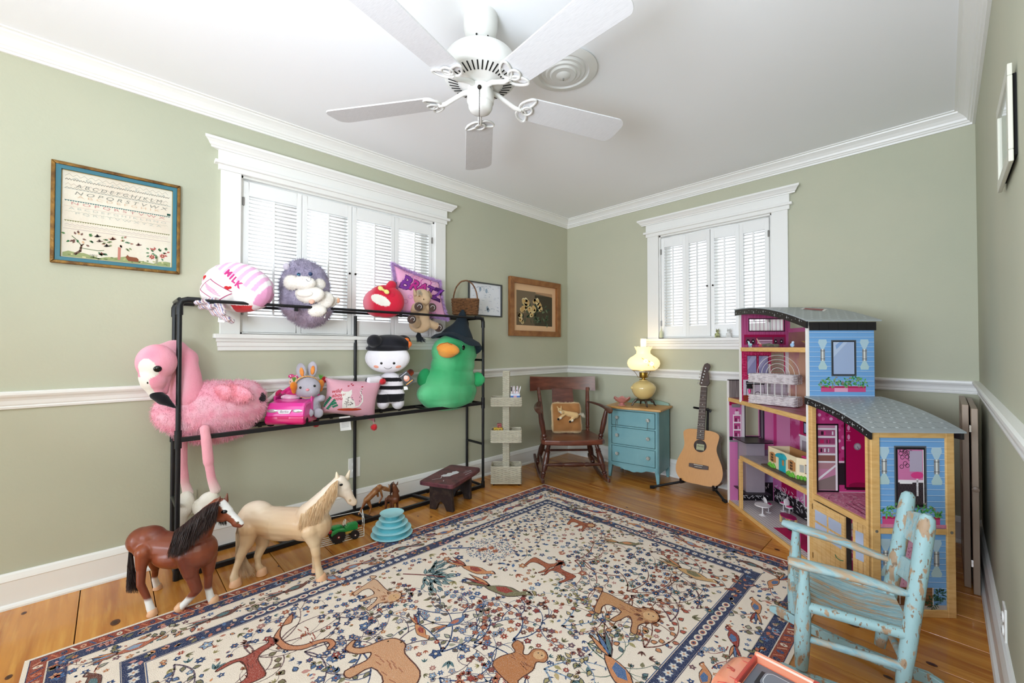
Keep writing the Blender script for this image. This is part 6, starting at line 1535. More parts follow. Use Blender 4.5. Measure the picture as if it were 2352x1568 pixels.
def nav_m(x, y, a, i):
    r = rg.uniform(.011, .021); c = rg.choice([OR, PK, RS, BL, 'c9a98c', 'd99a72', LB])
    x += rg.uniform(-.01, .01); y += rg.uniform(-.01, .01)
    if rg.random() < .55: PR.flower(x, y, r, c, RD, 3, rg.choice([5, 6]), None, rg.uniform(0, 6))
    else: blotch(x, y, r * 1.5, [OR, RS, BL, OL, PK, NV2], 3)
around(.086, .030, nav_m)
def inn_m(x, y, a, i):
    k = (i // 9) % 3
    if k == 0: PR.flower(x, y, .019, 'e4dcd2', 'c98f6c', 3, 6, '8090ad', a)
    elif k == 1: PR.disc(x, y, .020, 'e7dccb', 3, 10, .015, a); PR.disc(x, y, .013, PK if i % 2 else RS, 4, 8, .009, a); PR.disc(x, y, .006, NV, 5, 6)
    else: blotch(x, y, .026, [RS, OR, OL, BL, 'd9c3a8', PK], 3, 3)
    if i % 2: PR.leaf(x + .016 * cos(a) + .01 * sin(a), y + .016 * sin(a) - .01 * cos(a), a + 1, .012, .006, 'b9a58c', 3)
around(.271, .041, inn_m)
def smoothc(B, n=3):
    o = []; m = len(B)
    for i in range(m):
        p0, p1, p2, p3 = B[i - 1], B[i], B[(i + 1) % m], B[(i + 2) % m]
        for k in range(n):
            t = k / n; o.append(tuple(.5 * (2 * p1[j] + (-p0[j] + p2[j]) * t + (2 * p0[j] - 5 * p1[j] + 4 * p2[j] - p3[j]) * t * t + (-p0[j] + 3 * p1[j] - 3 * p2[j] + p3[j]) * t ** 3) * .97 for j in (0, 1)))
    return o
occ = []
def free(x, y, r):
    for a, b, c in occ:
        if (a - x) ** 2 + (b - y) ** 2 < (r + c) ** 2: return False
    return True
def stem(x, y, a, L, curv, col, w, kind, cols, k=2, depth=1, gap=.028, lim=None):
    P = [(x, y)]; n = max(4, int(L / .018)); out = []
    for i in range(n):
        a += curv / n + rg.uniform(-.05, .05); x += L / n * cos(a); y += L / n * sin(a)
        if lim and not (lim[0] < x < lim[2] and lim[1] < y < lim[3]): break
        P.append((x, y)); out.append((x, y, a))
    if len(P) < 3: return
    PR.line(P, w, col, k, True)
    s = 1; acc = 0
    for i, (px, py, pa) in enumerate(out):
        acc += L / n
        if acc < gap: continue
        acc = 0; s = -s; sa = pa + s * rg.uniform(.8, 1.2); d = rg.uniform(.016, .030); fx, fy = px + d * cos(sa), py + d * sin(sa)
        if kind == 'flower':
            if free(fx, fy, .011): PR.line([(px, py), (fx, fy)], .0018, col, k); PR.flower(fx, fy, rg.uniform(.014, .019), rg.choice(cols), rg.choice([RD, OR, 'e8d7c0']), k + 1, rg.choice([5, 6]), NV if rg.random() < .5 else BR_, rg.uniform(0, 6)); occ.append((fx, fy, .011))
        elif kind == 'daisy':
            if free(fx, fy, .015): PR.flower(fx, fy, rg.uniform(.017, .023), rg.choice(cols), OR, k + 1, 9, None, rg.uniform(0, 6)); occ.append((fx, fy, .017))
        elif kind == 'bud':
            if free(fx, fy, .010): PR.leaf(px + .006 * cos(sa), py + .006 * sin(sa), sa, .030, .020, rg.choice(cols), k + 1, '5f4a42'); occ.append((fx, fy, .013))
        else:
            if free(fx, fy, .006): PR.leaf(px + .003 * cos(sa), py + .003 * sin(sa), sa, rg.uniform(.026, .036), .016, rg.choice(cols), k + 1, '3c4250' if rg.random() < .8 else None); occ.append((fx, fy, .010))
            if kind == 'leaf2' : PR.leaf(px, py, pa - s * 1.1, .016, .006, '3f5680', k + 1)
    ex, ey, ea = out[-1]
    for q in (-.5, 0, .5): PR.leaf(ex, ey, ea + q, .020, .010, rg.choice(cols), k + 1, BR_)
    if depth:
        for _ in range(depth):
            j = rg.randrange(len(out) // 4, len(out)); bx_, by_, ba = out[j]
            stem(bx_, by_, ba + rg.choice([-1, 1]) * rg.uniform(.6, 1.1), L * rg.uniform(.40, .55), rg.choice([-1, 1]) * rg.uniform(1.0, 2.4), col, w * .7, kind, cols, k, depth - 1, gap, lim)
# border band creepers and birds
def smooth2(B): return smoothc(B, 2)
def bird(x, y, a, s, cols=(RD, TL, OR), k=4):
    c_, d_ = cos(a), sin(a); f = lambda P: [(x + s * (p[0] * c_ - p[1] * d_), y + s * (p[0] * d_ + p[1] * c_)) for p in P]
    bodyp = [(-.5, -.1), (-.2, .12), (.15, .20), (.42, .14), (.55, .26), (.70, .22), (.78, .14), (.66, .10), (.5, -.02), (.25, -.18), (-.1, -.18)]
    bodyp = smooth2(bodyp); PR.poly(f([(p[0] * 1.07, p[1] * 1.14) for p in bodyp]), '402a30', k); PR.poly(f(bodyp), cols[0], k + 1)
    PR.poly(f([(-.25, .05), (.0, .16), (.28, .08), (.15, -.08), (-.1, -.1)]), cols[1], k + 2)
    for q, cc in ((-.12, cols[2]), (0, cols[1]), (.12, cols[0])): PR.leaf(*f([(-.35, 0)])[0], a + pi + q * 2, s * .95, s * .13, cc, k, '402a30')
    PR.disc(*f([(.62, .19)])[0], s * .03, 'f0e6d6', k + 3, 5)
def border_fill():
    for L, o, dx, nx in ((rw - .28, (.14, .176), (1, 0), (0, 1)), (rh - .28, (rw - .176, .14), (0, 1), (-1, 0)), (rw - .28, (rw - .14, rh - .176), (-1, 0), (0, -1)), (rh - .28, (.176, rh - .14), (0, -1), (1, 0))):
        n = int(L / .27)
        for i in range(n):
            t = (i + .5) * L / n; x, y = o[0] + dx[0] * t, o[1] + dx[1] * t; a = atan2(dx[1], dx[0])
            b0 = a + rg.choice([0, pi]); cols = rg.choice([(RD, BL, OR), (RS, LB, OR), (BR_, TL, PK), (OR, BL, RD)])
            bird(x, y, b0 + rg.uniform(-.4, .4), .095, cols); occ.append((x, y, .034))
            lim = (min(x, x + dx[0] * .28) - .055 - abs(dx[0]) * .25, min(y, y) - .055 - abs(dx[1]) * .25, x + .055 + abs(dx[0]) * .25, y + .055 + abs(dx[1]) * .25)
            for s_ in (-1, 1):
                stem(x + dx[0] * s_ * .06, y + dx[1] * s_ * .06, a + (0 if s_ > 0 else pi) + rg.uniform(-.5, .5), .13, rg.uniform(-1.6, 1.6), rg.choice([BR_, RD, '4a4f66']), .004, rg.choice(['flower', 'leaf', 'bud']), rg.choice([[BL, NV2, LB], [RS, OR, OL], [OL, 'a7a48f', BL], ['7b5560', PK, BL]]), 2, 1, .016, lim)
border_fill()
for i in range(2600):
    side = rg.randrange(4); t_ = rg.random(); w_ = rg.uniform(.126, .226)
    x, y = ((.14 + t_ * (rw - .28), w_), (rw - w_, .14 + t_ * (rh - .28)), (.14 + t_ * (rw - .28), rh - w_), (w_, .14 + t_ * (rh - .28)))[side]; r = rg.choice([.010, .014])
    if not free(x, y, r): continue
    occ.append((x, y, r))
    if rg.random() < .5: PR.flower(x, y, r, rg.choice([BL, NV2, RS, PK, '7b5560', OR]), 'e8d7c0', 2, 5, None, rg.uniform(0, 6))
    else: blotch(x, y, r * 1.3, [RS, NV2, OL, BL, TL], 2, 2)
# animals of the field, up = +y
def beast(px, py, s, flip=1, col='b06a45', col2='8a4632', kind='deer'):
    w = AZ(px, py, 0); x, y = w.x - RX0, w.y - RY0_
    f = lambda P: [(x + s * p[0] * flip, y + s * p[1]) for p in P]
    if kind == 'deer': B = [(-.5, .15), (-.42, .28), (.1, .26), (.28, .42), (.34, .62), (.42, .72), (.60, .64), (.62, .56), (.48, .54), (.44, .36), (.36, .1), (.42, -.15), (.34, -.38), (.28, -.38), (.32, -.12), (.22, .02), (-.2, .02), (-.34, -.12), (-.30, -.38), (-.38, -.38), (-.46, -.1)]
    elif kind == 'lion': B = [(-.75, .4), (-.9, .3), (-.82, .24), (-.62, .30), (-.5, .32), (.15, .30), (.30, .46), (.50, .50), (.68, .36), (.70, .14), (.55, -.02), (.50, -.2), (.60, -.44), (.48, -.46), (.36, -.2), (.2, -.06), (.12, -.40), (.0, -.42), (.02, -.05), (-.3, -.02), (-.36, -.2), (-.26, -.42), (-.40, -.44), (-.52, -.18), (-.62, .1)]
    elif kind == 'elephant': B = [(-.6, .2), (-.4, .42), (.1, .44), (.3, .56), (.55, .5), (.66, .3), (.72, .0), (.86, -.12), (.98, -.02), (1.0, -.1), (.88, -.24), (.64, -.14), (.52, .04), (.4, -.1), (.42, -.44), (.22, -.44), (.2, -.1), (-.2, -.1), (-.24, -.44), (-.44, -.44), (-.5, -.1)]
    elif kind == 'monkey': B = [(-.35, -.4), (-.42, -.1), (-.3, .2), (-.5, .3), (-.52, .5), (-.3, .48), (-.15, .3), (-.05, .36), (-.08, .56), (.1, .7), (.3, .6), (.34, .44), (.22, .32), (.32, .1), (.3, -.3), (.5, -.42), (.3, -.48)]
    else: B = [(-.6, 0), (-.9, .1), (-.7, -.12), (-.3, -.3), (.1, -.24), (.3, -.05), (.36, .2), (.5, .42), (.72, .44), (.80, .3), (.74, .26), (.66, .34), (.52, .32), (.46, .14), (.42, -.1), (.2, -.34), (.0, -.4), (-.3, -.42), (-.6, -.2)]
    S_ = smoothc(B); PR.poly(f(S_), col, 5); PR.line(f(S_ + S_[:1]), s * .022, '5a2d28', 6)
    for i in range(10): a_, b_ = rg.uniform(-.35, .35), rg.uniform(0, .24); PR.line([f([(a_, b_)])[0], f([(a_ + .12, b_ + rg.uniform(-.04, .04))])[0]], s * .018, col2, 6)
    if kind == 'lion':
        for i in range(10): a_ = 2 * pi * i / 10; PR.leaf(*f([(.48 + .16 * cos(a_), .26 + .18 * sin(a_))])[0], a_ if flip > 0 else pi - a_, s * .16, s * .10, col2, 6)
        PR.disc(*f([(.50, .26)])[0], s * .15, 'd9ab7c', 7, 9)
        for q in (-.05, .05): PR.disc(*f([(.5 + q, .29)])[0], s * .018, '2a1c1c', 8, 5)
    if kind == 'monkey': PR.disc(*f([(.12, .5)])[0], s * .13, 'd9ab7c', 7, 9); [PR.disc(*f([(.12 + q, .53)])[0], s * .02, '2a1c1c', 8, 5) for q in (-.05, .05)]
    for q in (-.25, .0, .25): occ.append((x + q * s * flip, y + .1 * s, s * .34))
beast(1428, 1405, .20, 1, 'c08a5c', '8f5438', 'lion'); beast(1240, 1300, .15, 1, 'a95c3d', '7e3d2c'); beast(1285, 1320, .15, -1, 'a04e36', '7e3d2c'); beast(1190, 1530, .17, 1, 'b9794c', '8a4f34', 'monkey')
beast(880, 1545, .22, -1, 'd09a72', 'a96a4c', 'elephant'); beast(690, 1465, .19, 1, 'c98660', 'a14a3c', 'crane'); beast(862, 1365, .17, 1, 'd8ae8c', 'b57c5c', 'lion'); beast(1330, 1205, .13, 1, 'a85a3a', '7e3d2c', 'lion'); beast(560, 1540, .18, -1, 'a34a3e', '7c2f2c')
def fp(px, py): w = AZ(px, py, 0); return w.x - RX0, w.y - RY0_
for px, py, a, s_, cols in ((1155, 1358, .3, .17, (OL, RD, OR)), (965, 1450, -.3, .085, (OR, RD, BL)), (1045, 1432, 1.4, .08, (BL, RS, OR)), (1590, 1320, -.2, .15, ('cfa26c', OL, OR)), (1440, 1250, .5, .11, (OL, OR, 'c9a26c')), (1420, 1545, -.6, .16, (OR, BL, TL)), (760, 1330, .4, .1, (RS, LB, OR)), (1090, 1310, .2, .14, (OR, RD, RS))):
    x, y = fp(px, py); bird(x, y, a, s_, cols); occ.append((x, y, s_ * .5))
# stippled blue tree and teal feather tree
x, y = fp(1120, 1265)
PR.line([(x - .16, y - .14), (x - .08, y - .05), (x, y)], .014, NV2, 3, True)
for i in range(420):
    a_, r_ = rg.uniform(0, 6.28), .13 * sqrt(rg.random()); PR.disc(x + r_ * cos(a_), y + .02 + r_ * sin(a_), .0042, rg.choice([BL, NV2, LB, TL, PK, '6f87a8']), 4 + i % 3, 5)
for i in range(4): PR.flower(x + rg.uniform(-.05, .05), y + rg.uniform(-.04, .05), .022, RS, OR, 8, 6)
occ.append((x, y, .13))
x, y = fp(985, 1325)
PR.line([(x - .10, y - .08), (x - .02, y - .01), (x + .06, y + .05)], .008, '7c3a3c', 5)
for i in range(64):
    a_ = rg.uniform(-.6, 2.2); r_ = rg.uniform(.0, .12); PR.leaf(x + r_ * cos(a_) - .02, y + r_ * sin(a_) - .01, a_ + rg.uniform(-.4, .4), .055, .014, rg.choice(['6f8d92', '7f9c9e', '5f7f88', '8fa8a6']), 3, '3f5560')
occ.append((x, y, .11))
lim = (.315, .315, rw - .315, rh - .315)
trees = [(1090, 1480, 1.9, NV2, 'flower', ['8a4a44', RS, '7b5560'], 3), (1015, 1500, 2.3, NV2, 'leaf', [OL, '5f5148', 'a7a48f'], 3), (900, 1500, 2.4, '6f5f70', 'flower', [LB, 'a9aebd', BL], 2), (1180, 1470, 1.2, NV2, 'flower', [RS, RD, BR_], 3),
         (1290, 1440, 1.2, LB, 'leaf2', ['a79a68', '8f8a60', 'c2ab7a'], 3), (1250, 1540, 1.0, LB, 'leaf2', ['a79a68', '8f8a60', 'c2ab7a'], 3), (1440, 1360, 1.5, '7b4a40', 'daisy', [NV2, BL, NV2, TL], 3), (1450, 1370, .4, '7b4a40', 'daisy', ['b98f84', NV2, TL, 'a9887c'], 3),
         (1320, 1290, 1.0, '8c3c3c', 'bud', ['a9b3ae', BL, 'c9c3b4', LB], 3), (1340, 1290, -.2, '8c3c3c', 'bud', [BL, 'a9b3ae'], 2), (1230, 1215, .9, '9a8468', 'leaf', [NV2, BL, NV], 3), (1180, 1200, .2, '9a8468', 'leaf', [NV2, BL, NV], 3), (1500, 1270, 1.2, '6b5a5c', 'bud', [RS, RD, 'b5503f'], 2), (1560, 1290, .4, '5f7a84', 'bud', [RS, OR, RD], 2),
         (1480, 1490, 1.9, '8a5a50', 'bud', ['b5503f', RS, OR], 3), (1400, 1500, 2.6, '8a5a50', 'bud', ['a9553f', OR], 2), (700, 1500, 1.2, '6f5f70', 'flower', [NV2, BL, '5a6f94'], 3), (640, 1480, 2.2, '8a6f70', 'flower', [NV2, BL], 3), (560, 1480, .5, '8a6f70', 'bud', [OR, OL, RS], 2), (780, 1420, .5, '6f5f70', 'flower', [RD, RS, NV2], 2),
         (960, 1400, .3, '4a5a84', 'flower', ['8c9ab8', LB, BL], 2), (1040, 1230, 1.4, '9a6f68', 'leaf', [PK, RS, OL], 2), (1100, 1200, .5, '8a6f60', 'flower', ['8c86a8', PK, BL], 2), (1380, 1220, .4, '9a5f50', 'leaf', [OL, RS, 'a79a68'], 2), (830, 1500, .2, '4a5a84', 'leaf', [TL, BL, OL], 2), (1350, 1480, .2, '5f7a6a', 'leaf', [TL, OL], 2), (1010, 1560, .3, NV2, 'daisy', [RD, RS], 2), (400, 1530, .9, '6f5f70', 'leaf', [BL, OL, RS], 2), (1600, 1400, 1.6, '7b5560', 'daisy', [NV2, TL, RS], 2), (1540, 1430, 2.2, '7b5560', 'flower', [BL, RS], 2)]
for px, py, a, col, kd, cols, n in trees:
    x, y = fp(px, py)
    for q in range(n): stem(x, y, a + (q - n / 2) * .8, rg.uniform(.28, .42), rg.choice([-1, 1]) * rg.uniform(1.2, 2.6), col, .0065, kd, cols, 2, 2, .026, lim)
for i in range(12000):
    x, y = rg.uniform(.325, rw - .325), rg.uniform(.325, rh - .325); r = rg.choice([.013, .018, .026])
    if not free(x, y, r): continue
    occ.append((x, y, r * .85)); q = rg.random()
    if q < .35: PR.flower(x, y, r, rg.choice([BL, NV2, RS, PK, LB, 'b5503f', OR]), 'e8d7c0', 2, rg.choice([5, 6, 7]), rg.choice([NV, BR_, None]), rg.uniform(0, 6))
    elif q < .75:
        a = rg.uniform(0, 6.28); c = rg.choice([OL, TL, NV2, RS, BR_, 'a79a68'])
        for e_ in (-.6, 0, .6): PR.leaf(x - r * .5 * cos(a), y - r * .5 * sin(a), a + e_, r * 1.5, r * .45, c, 2, None)
    else: blotch(x, y, r * 1.2, [RS, OR, OL, BL, PK], 2, 2)
pat = PR.build('woven_pattern', rug_mat('rug_pattern', attr=True, var=(500, 'dark', .50, .72), var2=(700, 'e6d8c8', .56, .74)), rug, ro_)
pat['kind'] = 'stuff'

# ================================================================ the dollhouse
DA = Vector((-1.073, 3.167, 0)); DU_ = Vector((.690, -.723, 0)).normalized(); DWv = Vector((-DU_.y, DU_.x, 0)); DR = atan2(DU_.y, DU_.x)
dh = thing('dollhouse', 'tall open pink and blue wooden dollhouse with curved grey roofs', 'dollhouse', DA, DR)
pine = MATS['pine']; whb = mat('white_board', 'efece8', .4); blue = mat('siding_blue', '78aadb', .4, var=(8, '6a9cd2', .4, .7)); roofm = mat('roof_grey', 'a3aaad', .35, spec=.6); fas = mat('fascia_black', '201d20', .35); pinkf = mat('pink_floor', 'd98aa5', .4, var=(60, 'c9718f', .4, .7)); greyw = mat('lift_grey', '77727a', .4)
def dl_(u, w, z): return DA + DU_ * u + DWv * w + Vector((0, 0, z))
def loc_of(p): d = p - DA; return d.dot(DU_), d.dot(DWv), p.z
def D(px, py, z): return loc_of(AZ(px, py, z))
def dp(nm, m, a, b, bevel=.001): return bx(nm, m, dh, a, b, bevel)
TH = .012
def wallpanel(nm, m, u, w0, w1, z0, z1, holes=(), parent=dh, t=TH):
    b = MB(); zs_ = sorted({z0, z1} | {h[2] for h in holes} | {h[3] for h in holes}); 
    for i in range(len(zs_) - 1):
        a, c = zs_[i], zs_[i + 1]; segs = [(w0, w1)]
        for h in holes:
            if h[2] <= a and h[3] >= c: segs = [s for q in segs for s in ((q[0], h[0]), (h[1], q[1])) if s[1] - s[0] > 1e-4]
        for s in segs: b.box2((u, s[0], a), (u + t, s[1], c))
    return b.build(nm, m, parent)
TU0, TU1, UE, DEP = .178, .863, 1.247, .32
def rt(u): return 1.351 - .26 * max(0, u - .2) ** 2      # tower roof underside line
def rr_(u): k = max(0, u - .863); return .848 - .075 * k - .385 * k * k
# base floors, storeys
dp('ground_floor', whb, (0, 0, .004), (TU1, DEP, .022)); dp('ground_floor', whb, (TU1, 0, .004), (UE, DEP, .022))
for z, u0, u1, m in ((.375, .165, TU1, mat('grey_floor', 'a39da0', .4, var=(30, '8f8a8e', .4, .7))), (.745, 0, TU1, mat('plum_floor', 'b0607c', .4, var=(20, '8f4a3c', .45, .6))), (1.10, TU0, TU1, mat('mauve_floor', 'a98a96', .5)), (.374, TU1, UE, pinkf)):
    dp('storey_floor', m, (u0, .012, z - .014), (u1, DEP, z)); dp('floor_edge', pine, (u0, -.004, z - .026), (u1, .012, z), .002)
dp('floor_edge', pine, (0, -.006, .0), (TU1, .006, .024), .002); dp('floor_edge', pine, (TU1, -.006, 0), (UE, .006, .03), .002)
# side and back walls
pw = mat('pink_wall', 'cf74ab', .45); mgw = mat('magenta_wall', 'b3144f', .45, var=(70, 'd23e77', .5, .62)); stripe = mat('stripe_wall', 'bf5f8d', .45, stretch=(1, 40, 1), var=(6, 'a8386f', .4, .65)); bwall = mat('back_pink', 'c23a7d', .45, var=(7, 'd97fb0', .5, .6))
wallpanel('left_panel', pw, 0, 0, DEP, .004, .735, [(.115, .21, .475, .690)])
wallpanel('tower_panel', stripe, TU0, 0, DEP, 1.10, 1.335, [(.055, .28, 1.212, 1.287)]); wallpanel('tower_panel', mgw, TU0, 0, DEP, .745, 1.10, [(.195, .284, .80, 1.067)])
wallpanel('party_wall', whb, TU1 - TH, 0, DEP, .004, 1.228)
b = MB(); b.box2((0, DEP - TH, .02), (TU1, DEP, .37)); b.build('back_panel', bwall, dh); b = MB(); b.box2((0, DEP - TH, .37), (TU1, DEP, .745)); b.build('back_panel', bwall, dh)
dp('back_panel', mat('peach_wall', 'dcae8c', .5, var=(9, 'c98a8f', .4, .7)), (TU0, DEP - TH, .745), (TU1, DEP, 1.20)); dp('back_panel', stripe, (TU0, DEP - TH, 1.10), (TU1 - .02, DEP, 1.225))
dp('back_panel', mgw, (TU1, DEP - TH, .02), (UE - .01, DEP, .76))
for u, z0, z1 in ((0, .004, .866), (TU0, .735, rt(TU0)), (TU1 - TH, .004, 1.21)): dp('panel_edge', whb, (u - .001, -.008, z0), (u + TH + .001, .003, z1), .001)
bal = dp('balcony_board', mat('balcony_grey', '8f8784', .5, stretch=(1, 30, 1), var=(5, '6a615f', .4, .6)), (0, 0, .745), (TH, DEP, .866)); dp('balcony_rim', fas, (-.002, -.004, .866), (TH + .004, DEP, .872))
dp('balcony_board', mat('balcony_grey', '8f8784', .5), (0, DEP - TH, .745), (TU0, DEP, .866))
# posts
for nm, u0, u1, z1 in (('post', .155, .172, .350), ('post', TU1, TU1 + .028, rr_(TU1) - .012), ('post', UE - .03, UE, rr_(UE) - .01)): dp(nm, pine, (u0, -.006, .0 if u0 > .2 else .02), (u1, .016, z1), .002)
# outer right wall: framed siding
wallpanel('end_wall', blue, UE - .014, .02, DEP - .02, .02, .745, t=.010)
for w0, w1 in ((-.006, .028), (DEP - .03, DEP + .002)): dp('frame_post', pine, (UE - .016, w0, 0), (UE + .004, w1, .760), .002)
for z0, z1 in ((.0, .03), (.335, .358), (.728, .760)): dp('frame_rail', pine, (UE - .016, .02, z0), (UE + .003, DEP - .02, z1), .002)
for w in (.011, DEP - .014): MB().lathe([(.006, 0), (.006, .002), (0, .003)], (UE + .004, w, .346), 12, (1, 0, 0)).build('screw_cap', MATS['chrome'], dh, True)
# roofs
def roof(nm, f, u0, u1, w0, w1, n=18, t=.006):
    vs = []; U_ = [u0 + (u1 - u0) * i / n for i in range(n + 1)]
    for u in U_: vs += [(u, w0, f(u)), (u, w1, f(u)), (u, w1, f(u) + t), (u, w0, f(u) + t)]
    fs = [(4 * i + k, 4 * i + (k + 1) % 4, 4 * i + 4 + (k + 1) % 4, 4 * i + 4 + k) for i in range(n) for k in range(4)] + [(0, 1, 2, 3), tuple(4 * n + k for k in (3, 2, 1, 0))]
    return MB().add(vs, fs).build(nm, roofm, dh, True)
def fascia(f, u0, u1, w, h, n=18, t=.010):
    vs = []
    for i in range(n + 1):
        u = u0 + (u1 - u0) * i / n; vs += [(u, w, f(u) - h), (u, w + t, f(u) - h), (u, w + t, f(u) - .001), (u, w, f(u) - .001)]
    fs = [(4 * i + k, 4 * i + (k + 1) % 4, 4 * i + 4 + (k + 1) % 4, 4 * i + 4 + k) for i in range(n) for k in range(4)] + [(0, 1, 2, 3), tuple(4 * n + k for k in (3, 2, 1, 0))]
    MB().add(vs, fs).build('fascia', fas, dh)
    P = Print((0, w - .0003, 0), (1, 0, 0), (0, 0, 1), .0002, (0, -1, 0)); q = random.Random(int(u0 * 99))
    for i in range(26):
        u = u0 + .02 + (u1 - u0 - .03) * (i + q.random() * .6) / 26; z = f(u) - h * q.uniform(.25, .75)
        if i % 4 == 0: P.line([(u - .006, z), (u + .006, z)], .0012, 'ffffff'); P.line([(u, z - .008), (u, z + .008)], .0012, 'ffffff')
        P.disc(u, z, .0018, 'e4f2f4', 1, 6)
    P.build('star_print', MATS['printed'], dh)
tr_ = roof('tower_roof', rt, .145, .880, -.022, .345); fascia(rt, .148, .876, -.020, .036)
rr2 = roof('wing_roof', rr_, .863, 1.272, -.022, .350); fascia(rr_, .858, 1.262, -.020, .034); 
for w in (.335,): dp('fascia_end', fas, (1.235, w, rr_(1.25) - .035), (1.266, w + .012, rr_(1.26) - .001))
def shingle(f, u0, u1, w0, w1, du, dw, parent):
    vs_ = []; P = Print((0, 0, 0), (1, 0, 0), (0, 1, 0), 0); i = 0; u = u0
    def strip(ua, wa, ub, wb, wd, col):
        dx, dy = ub - ua, wb - wa; l = hypot(dx, dy); nx, ny = -dy / l * wd / 2, dx / l * wd / 2; n = len(P.v)
        for a, b_ in ((ua + nx, wa + ny), (ua - nx, wa - ny), (ub - nx, wb - ny), (ub + nx, wb + ny)): P.v.append((a, b_, f(a) + .0066))
        P.f.append((n, n + 1, n + 2, n + 3)); P.c.append(lin(col))
    while u < u1:
        for j in range(int((w1 - w0) / dw) + 1):
            w = w0 + j * dw + (dw / 2 if i % 2 else 0)
            if w > w1 - .004: continue
            if u + du < u1: strip(u, w, u + du, w, .0012, '6f767a')
            if w < w1 - .012: strip(u - .0032, w, u + .0032, w, .011, 'e8eff0')
        strip(u, w0, u, w1, .0013, '6f767a'); u += du; i += 1
    P.build('shingle_print', MATS['printed'], parent)
shingle(rt, .17, .87, -.018, .34, .034, .044, dh); shingle(rr_, .885, 1.262, -.018, .345, .040, .048, dh)
sk = Print((0, 0, 0), (1, 0, 0), (0, 1, 0), 0); n = 0
for sc_k, col, h in ((1, 'f2f0ee', .0072), (.78, '8f1f33', .0078)):
    pts = [(.60 + .085 * sc_k * a, .20 + .075 * sc_k * b_) for a, b_ in ((-1, 0), (0, -1), (1, 0), (0, 1))]; n = len(sk.v); sk.v += [(u, w, rt(u) + h) for u, w in pts]; sk.f.append((n, n + 1, n + 2, n + 3)); sk.c.append(lin(col))
sk.build('skylight', MATS['printed'], dh)
sb = MB()
for i in range(7): sb.box2((TU1 - .0, .002 + i * .0465, 1.186), (TU1 + .007, .002 + i * .0465 + .0452, 1.228))
sb.build('eave_tile', fas, dh)
# printed siding faces (u = const, seen from +u)
def face(u): return Print((u, 0, 0), (0, 1, 0), (0, 0, 1), .00025, (1, 0, 0))
def siding(P, w0, w1, z0, z1, base='74a8dc'):
    P.rect(w0, z0, w1, z1, base, 1); z = z0 + .012; i = 0; q = random.Random(3)
    while z < z1: P.line([(w0, z), (w1, z)], .0016, 'd6e8f6', 2); P.rect(w0, z - .0035, w1, z - .0008, '5f90c6', 2); z += .0245; i += 1
def sconce(P, w, z):
    P.poly([(w - .006, z + .028), (w - .022, z + .062), (w - .018, z + .078), (w + .018, z + .078), (w + .022, z + .062), (w + .006, z + .028)], 'b4cfdc', 3); P.poly([(w - .006, z - .028), (w - .022, z - .060), (w - .018, z - .074), (w + .018, z - .074), (w + .022, z - .060), (w + .006, z - .028)], 'b4cfd2', 3)
    P.rect(w - .011, z - .030, w + .011, z + .030, '8f9296', 4); P.rect(w - .004, z - .030, w + .003, z + .030, 'e8e8e2', 5)
    for dz in (-.020, .020): P.rect(w - .011, z + dz - .001, w + .011, z + dz + .001, '303236', 6)
def planter(P, w0, w1, z0, z1, zt, q):
    P.rect(w0, z0, w1, z1, 'd14f86', 4); P.rect(w0 + (w1 - w0) * .3, z0, w0 + (w1 - w0) * .6, z1 - .006, 'eaa6c4', 5); P.rect(w0, z1 - .009, w1, z1, 'b1204f', 6)
    for i in range(130): w = q.uniform(w0 - .006, w1 + .006); z = z1 + (zt - z1) * q.random() ** 1.3 * (.55 + .45 * abs(sin((w - w0) / (w1 - w0) * 2 * pi))); P.leaf(w, z, q.uniform(0, 6.28), .014, .007, q.choice(['3f9a4a', '2f7f45', '63b45c', '57a052', '8fb07c', '9a8d86']), 7 + i % 3)
q = random.Random(12)
P = face(TU1 + .0003); siding(P, 0, DEP, .845, 1.19)
P.rect(.110, .955, .232, 1.137, '4a4f56', 4); P.rect(.116, .961, .226, 1.131, '1e2024', 5); P.rect(.120, .965, .222, 1.127, 'a3b5d6', 6); P.poly([(.120, 1.05), (.120, 1.127), (.19, 1.127)], 'b9c9e2', 7); P.poly([(.13, 1.11), (.15, 1.127), (.17, 1.127), (.135, 1.09)], '88a6d4', 8)
sconce(P, .068, 1.062); sconce(P, .272, 1.062); planter(P, .058, .276, .876, .905, .955, q)
P.build('siding_print', MATS['printed'], dh)
P = face(UE - .0036); siding(P, .028, DEP - .03, .358, .728); siding(P, .028, DEP - .03, .03, .335)
P.rect(.090, .440, .218, .695, '5a5f66', 4); P.rect(.096, .446, .212, .689, '17171b', 5); P.rect(.104, .456, .206, .680, 'd178a8', 6); P.rect(.150, .590, .200, .675, 'b3a7bd', 8); P.rect(.104, .456, .206, .545, '2b2228', 7)
for i in range(9):
    for j in range(7): P.ring(.108 + i * .012 + (j % 2) * .006, .462 + j * .012, .0052, .0012, '57464e', 8, 7)
P.rect(.104, .545, .206, .556, 'efe4ea', 8); P.disc(.180, .575, .026, 'd93f86', 9, 12, .014); P.rect(.176, .49, .184, .565, 'e9e6ea', 8); P.rect(.11, .540, .16, .549, 'f3eef0', 9)
for i in range(16): P.ring(.115 + q.uniform(0, .05), .60 + q.uniform(0, .08), .008, .002, '30202a', 7, 8)
P.rect(.203, .46, .206, .68, 'ffffff', 9)
sconce(P, .050, .610); sconce(P, .258, .610); planter(P, .040, .268, .372, .405, .455, q)
P.rect(.098, .115, .182, .310, 'd98fb0', 4); P.rect(.104, .12, .176, .300, 'e3a9c2', 5)
for i in range(60): P.disc(q.uniform(.106, .174), q.uniform(.13, .295), .003, 'c9799c', 6, 6)
sconce(P, .052, .235); sconce(P, .252, .235)
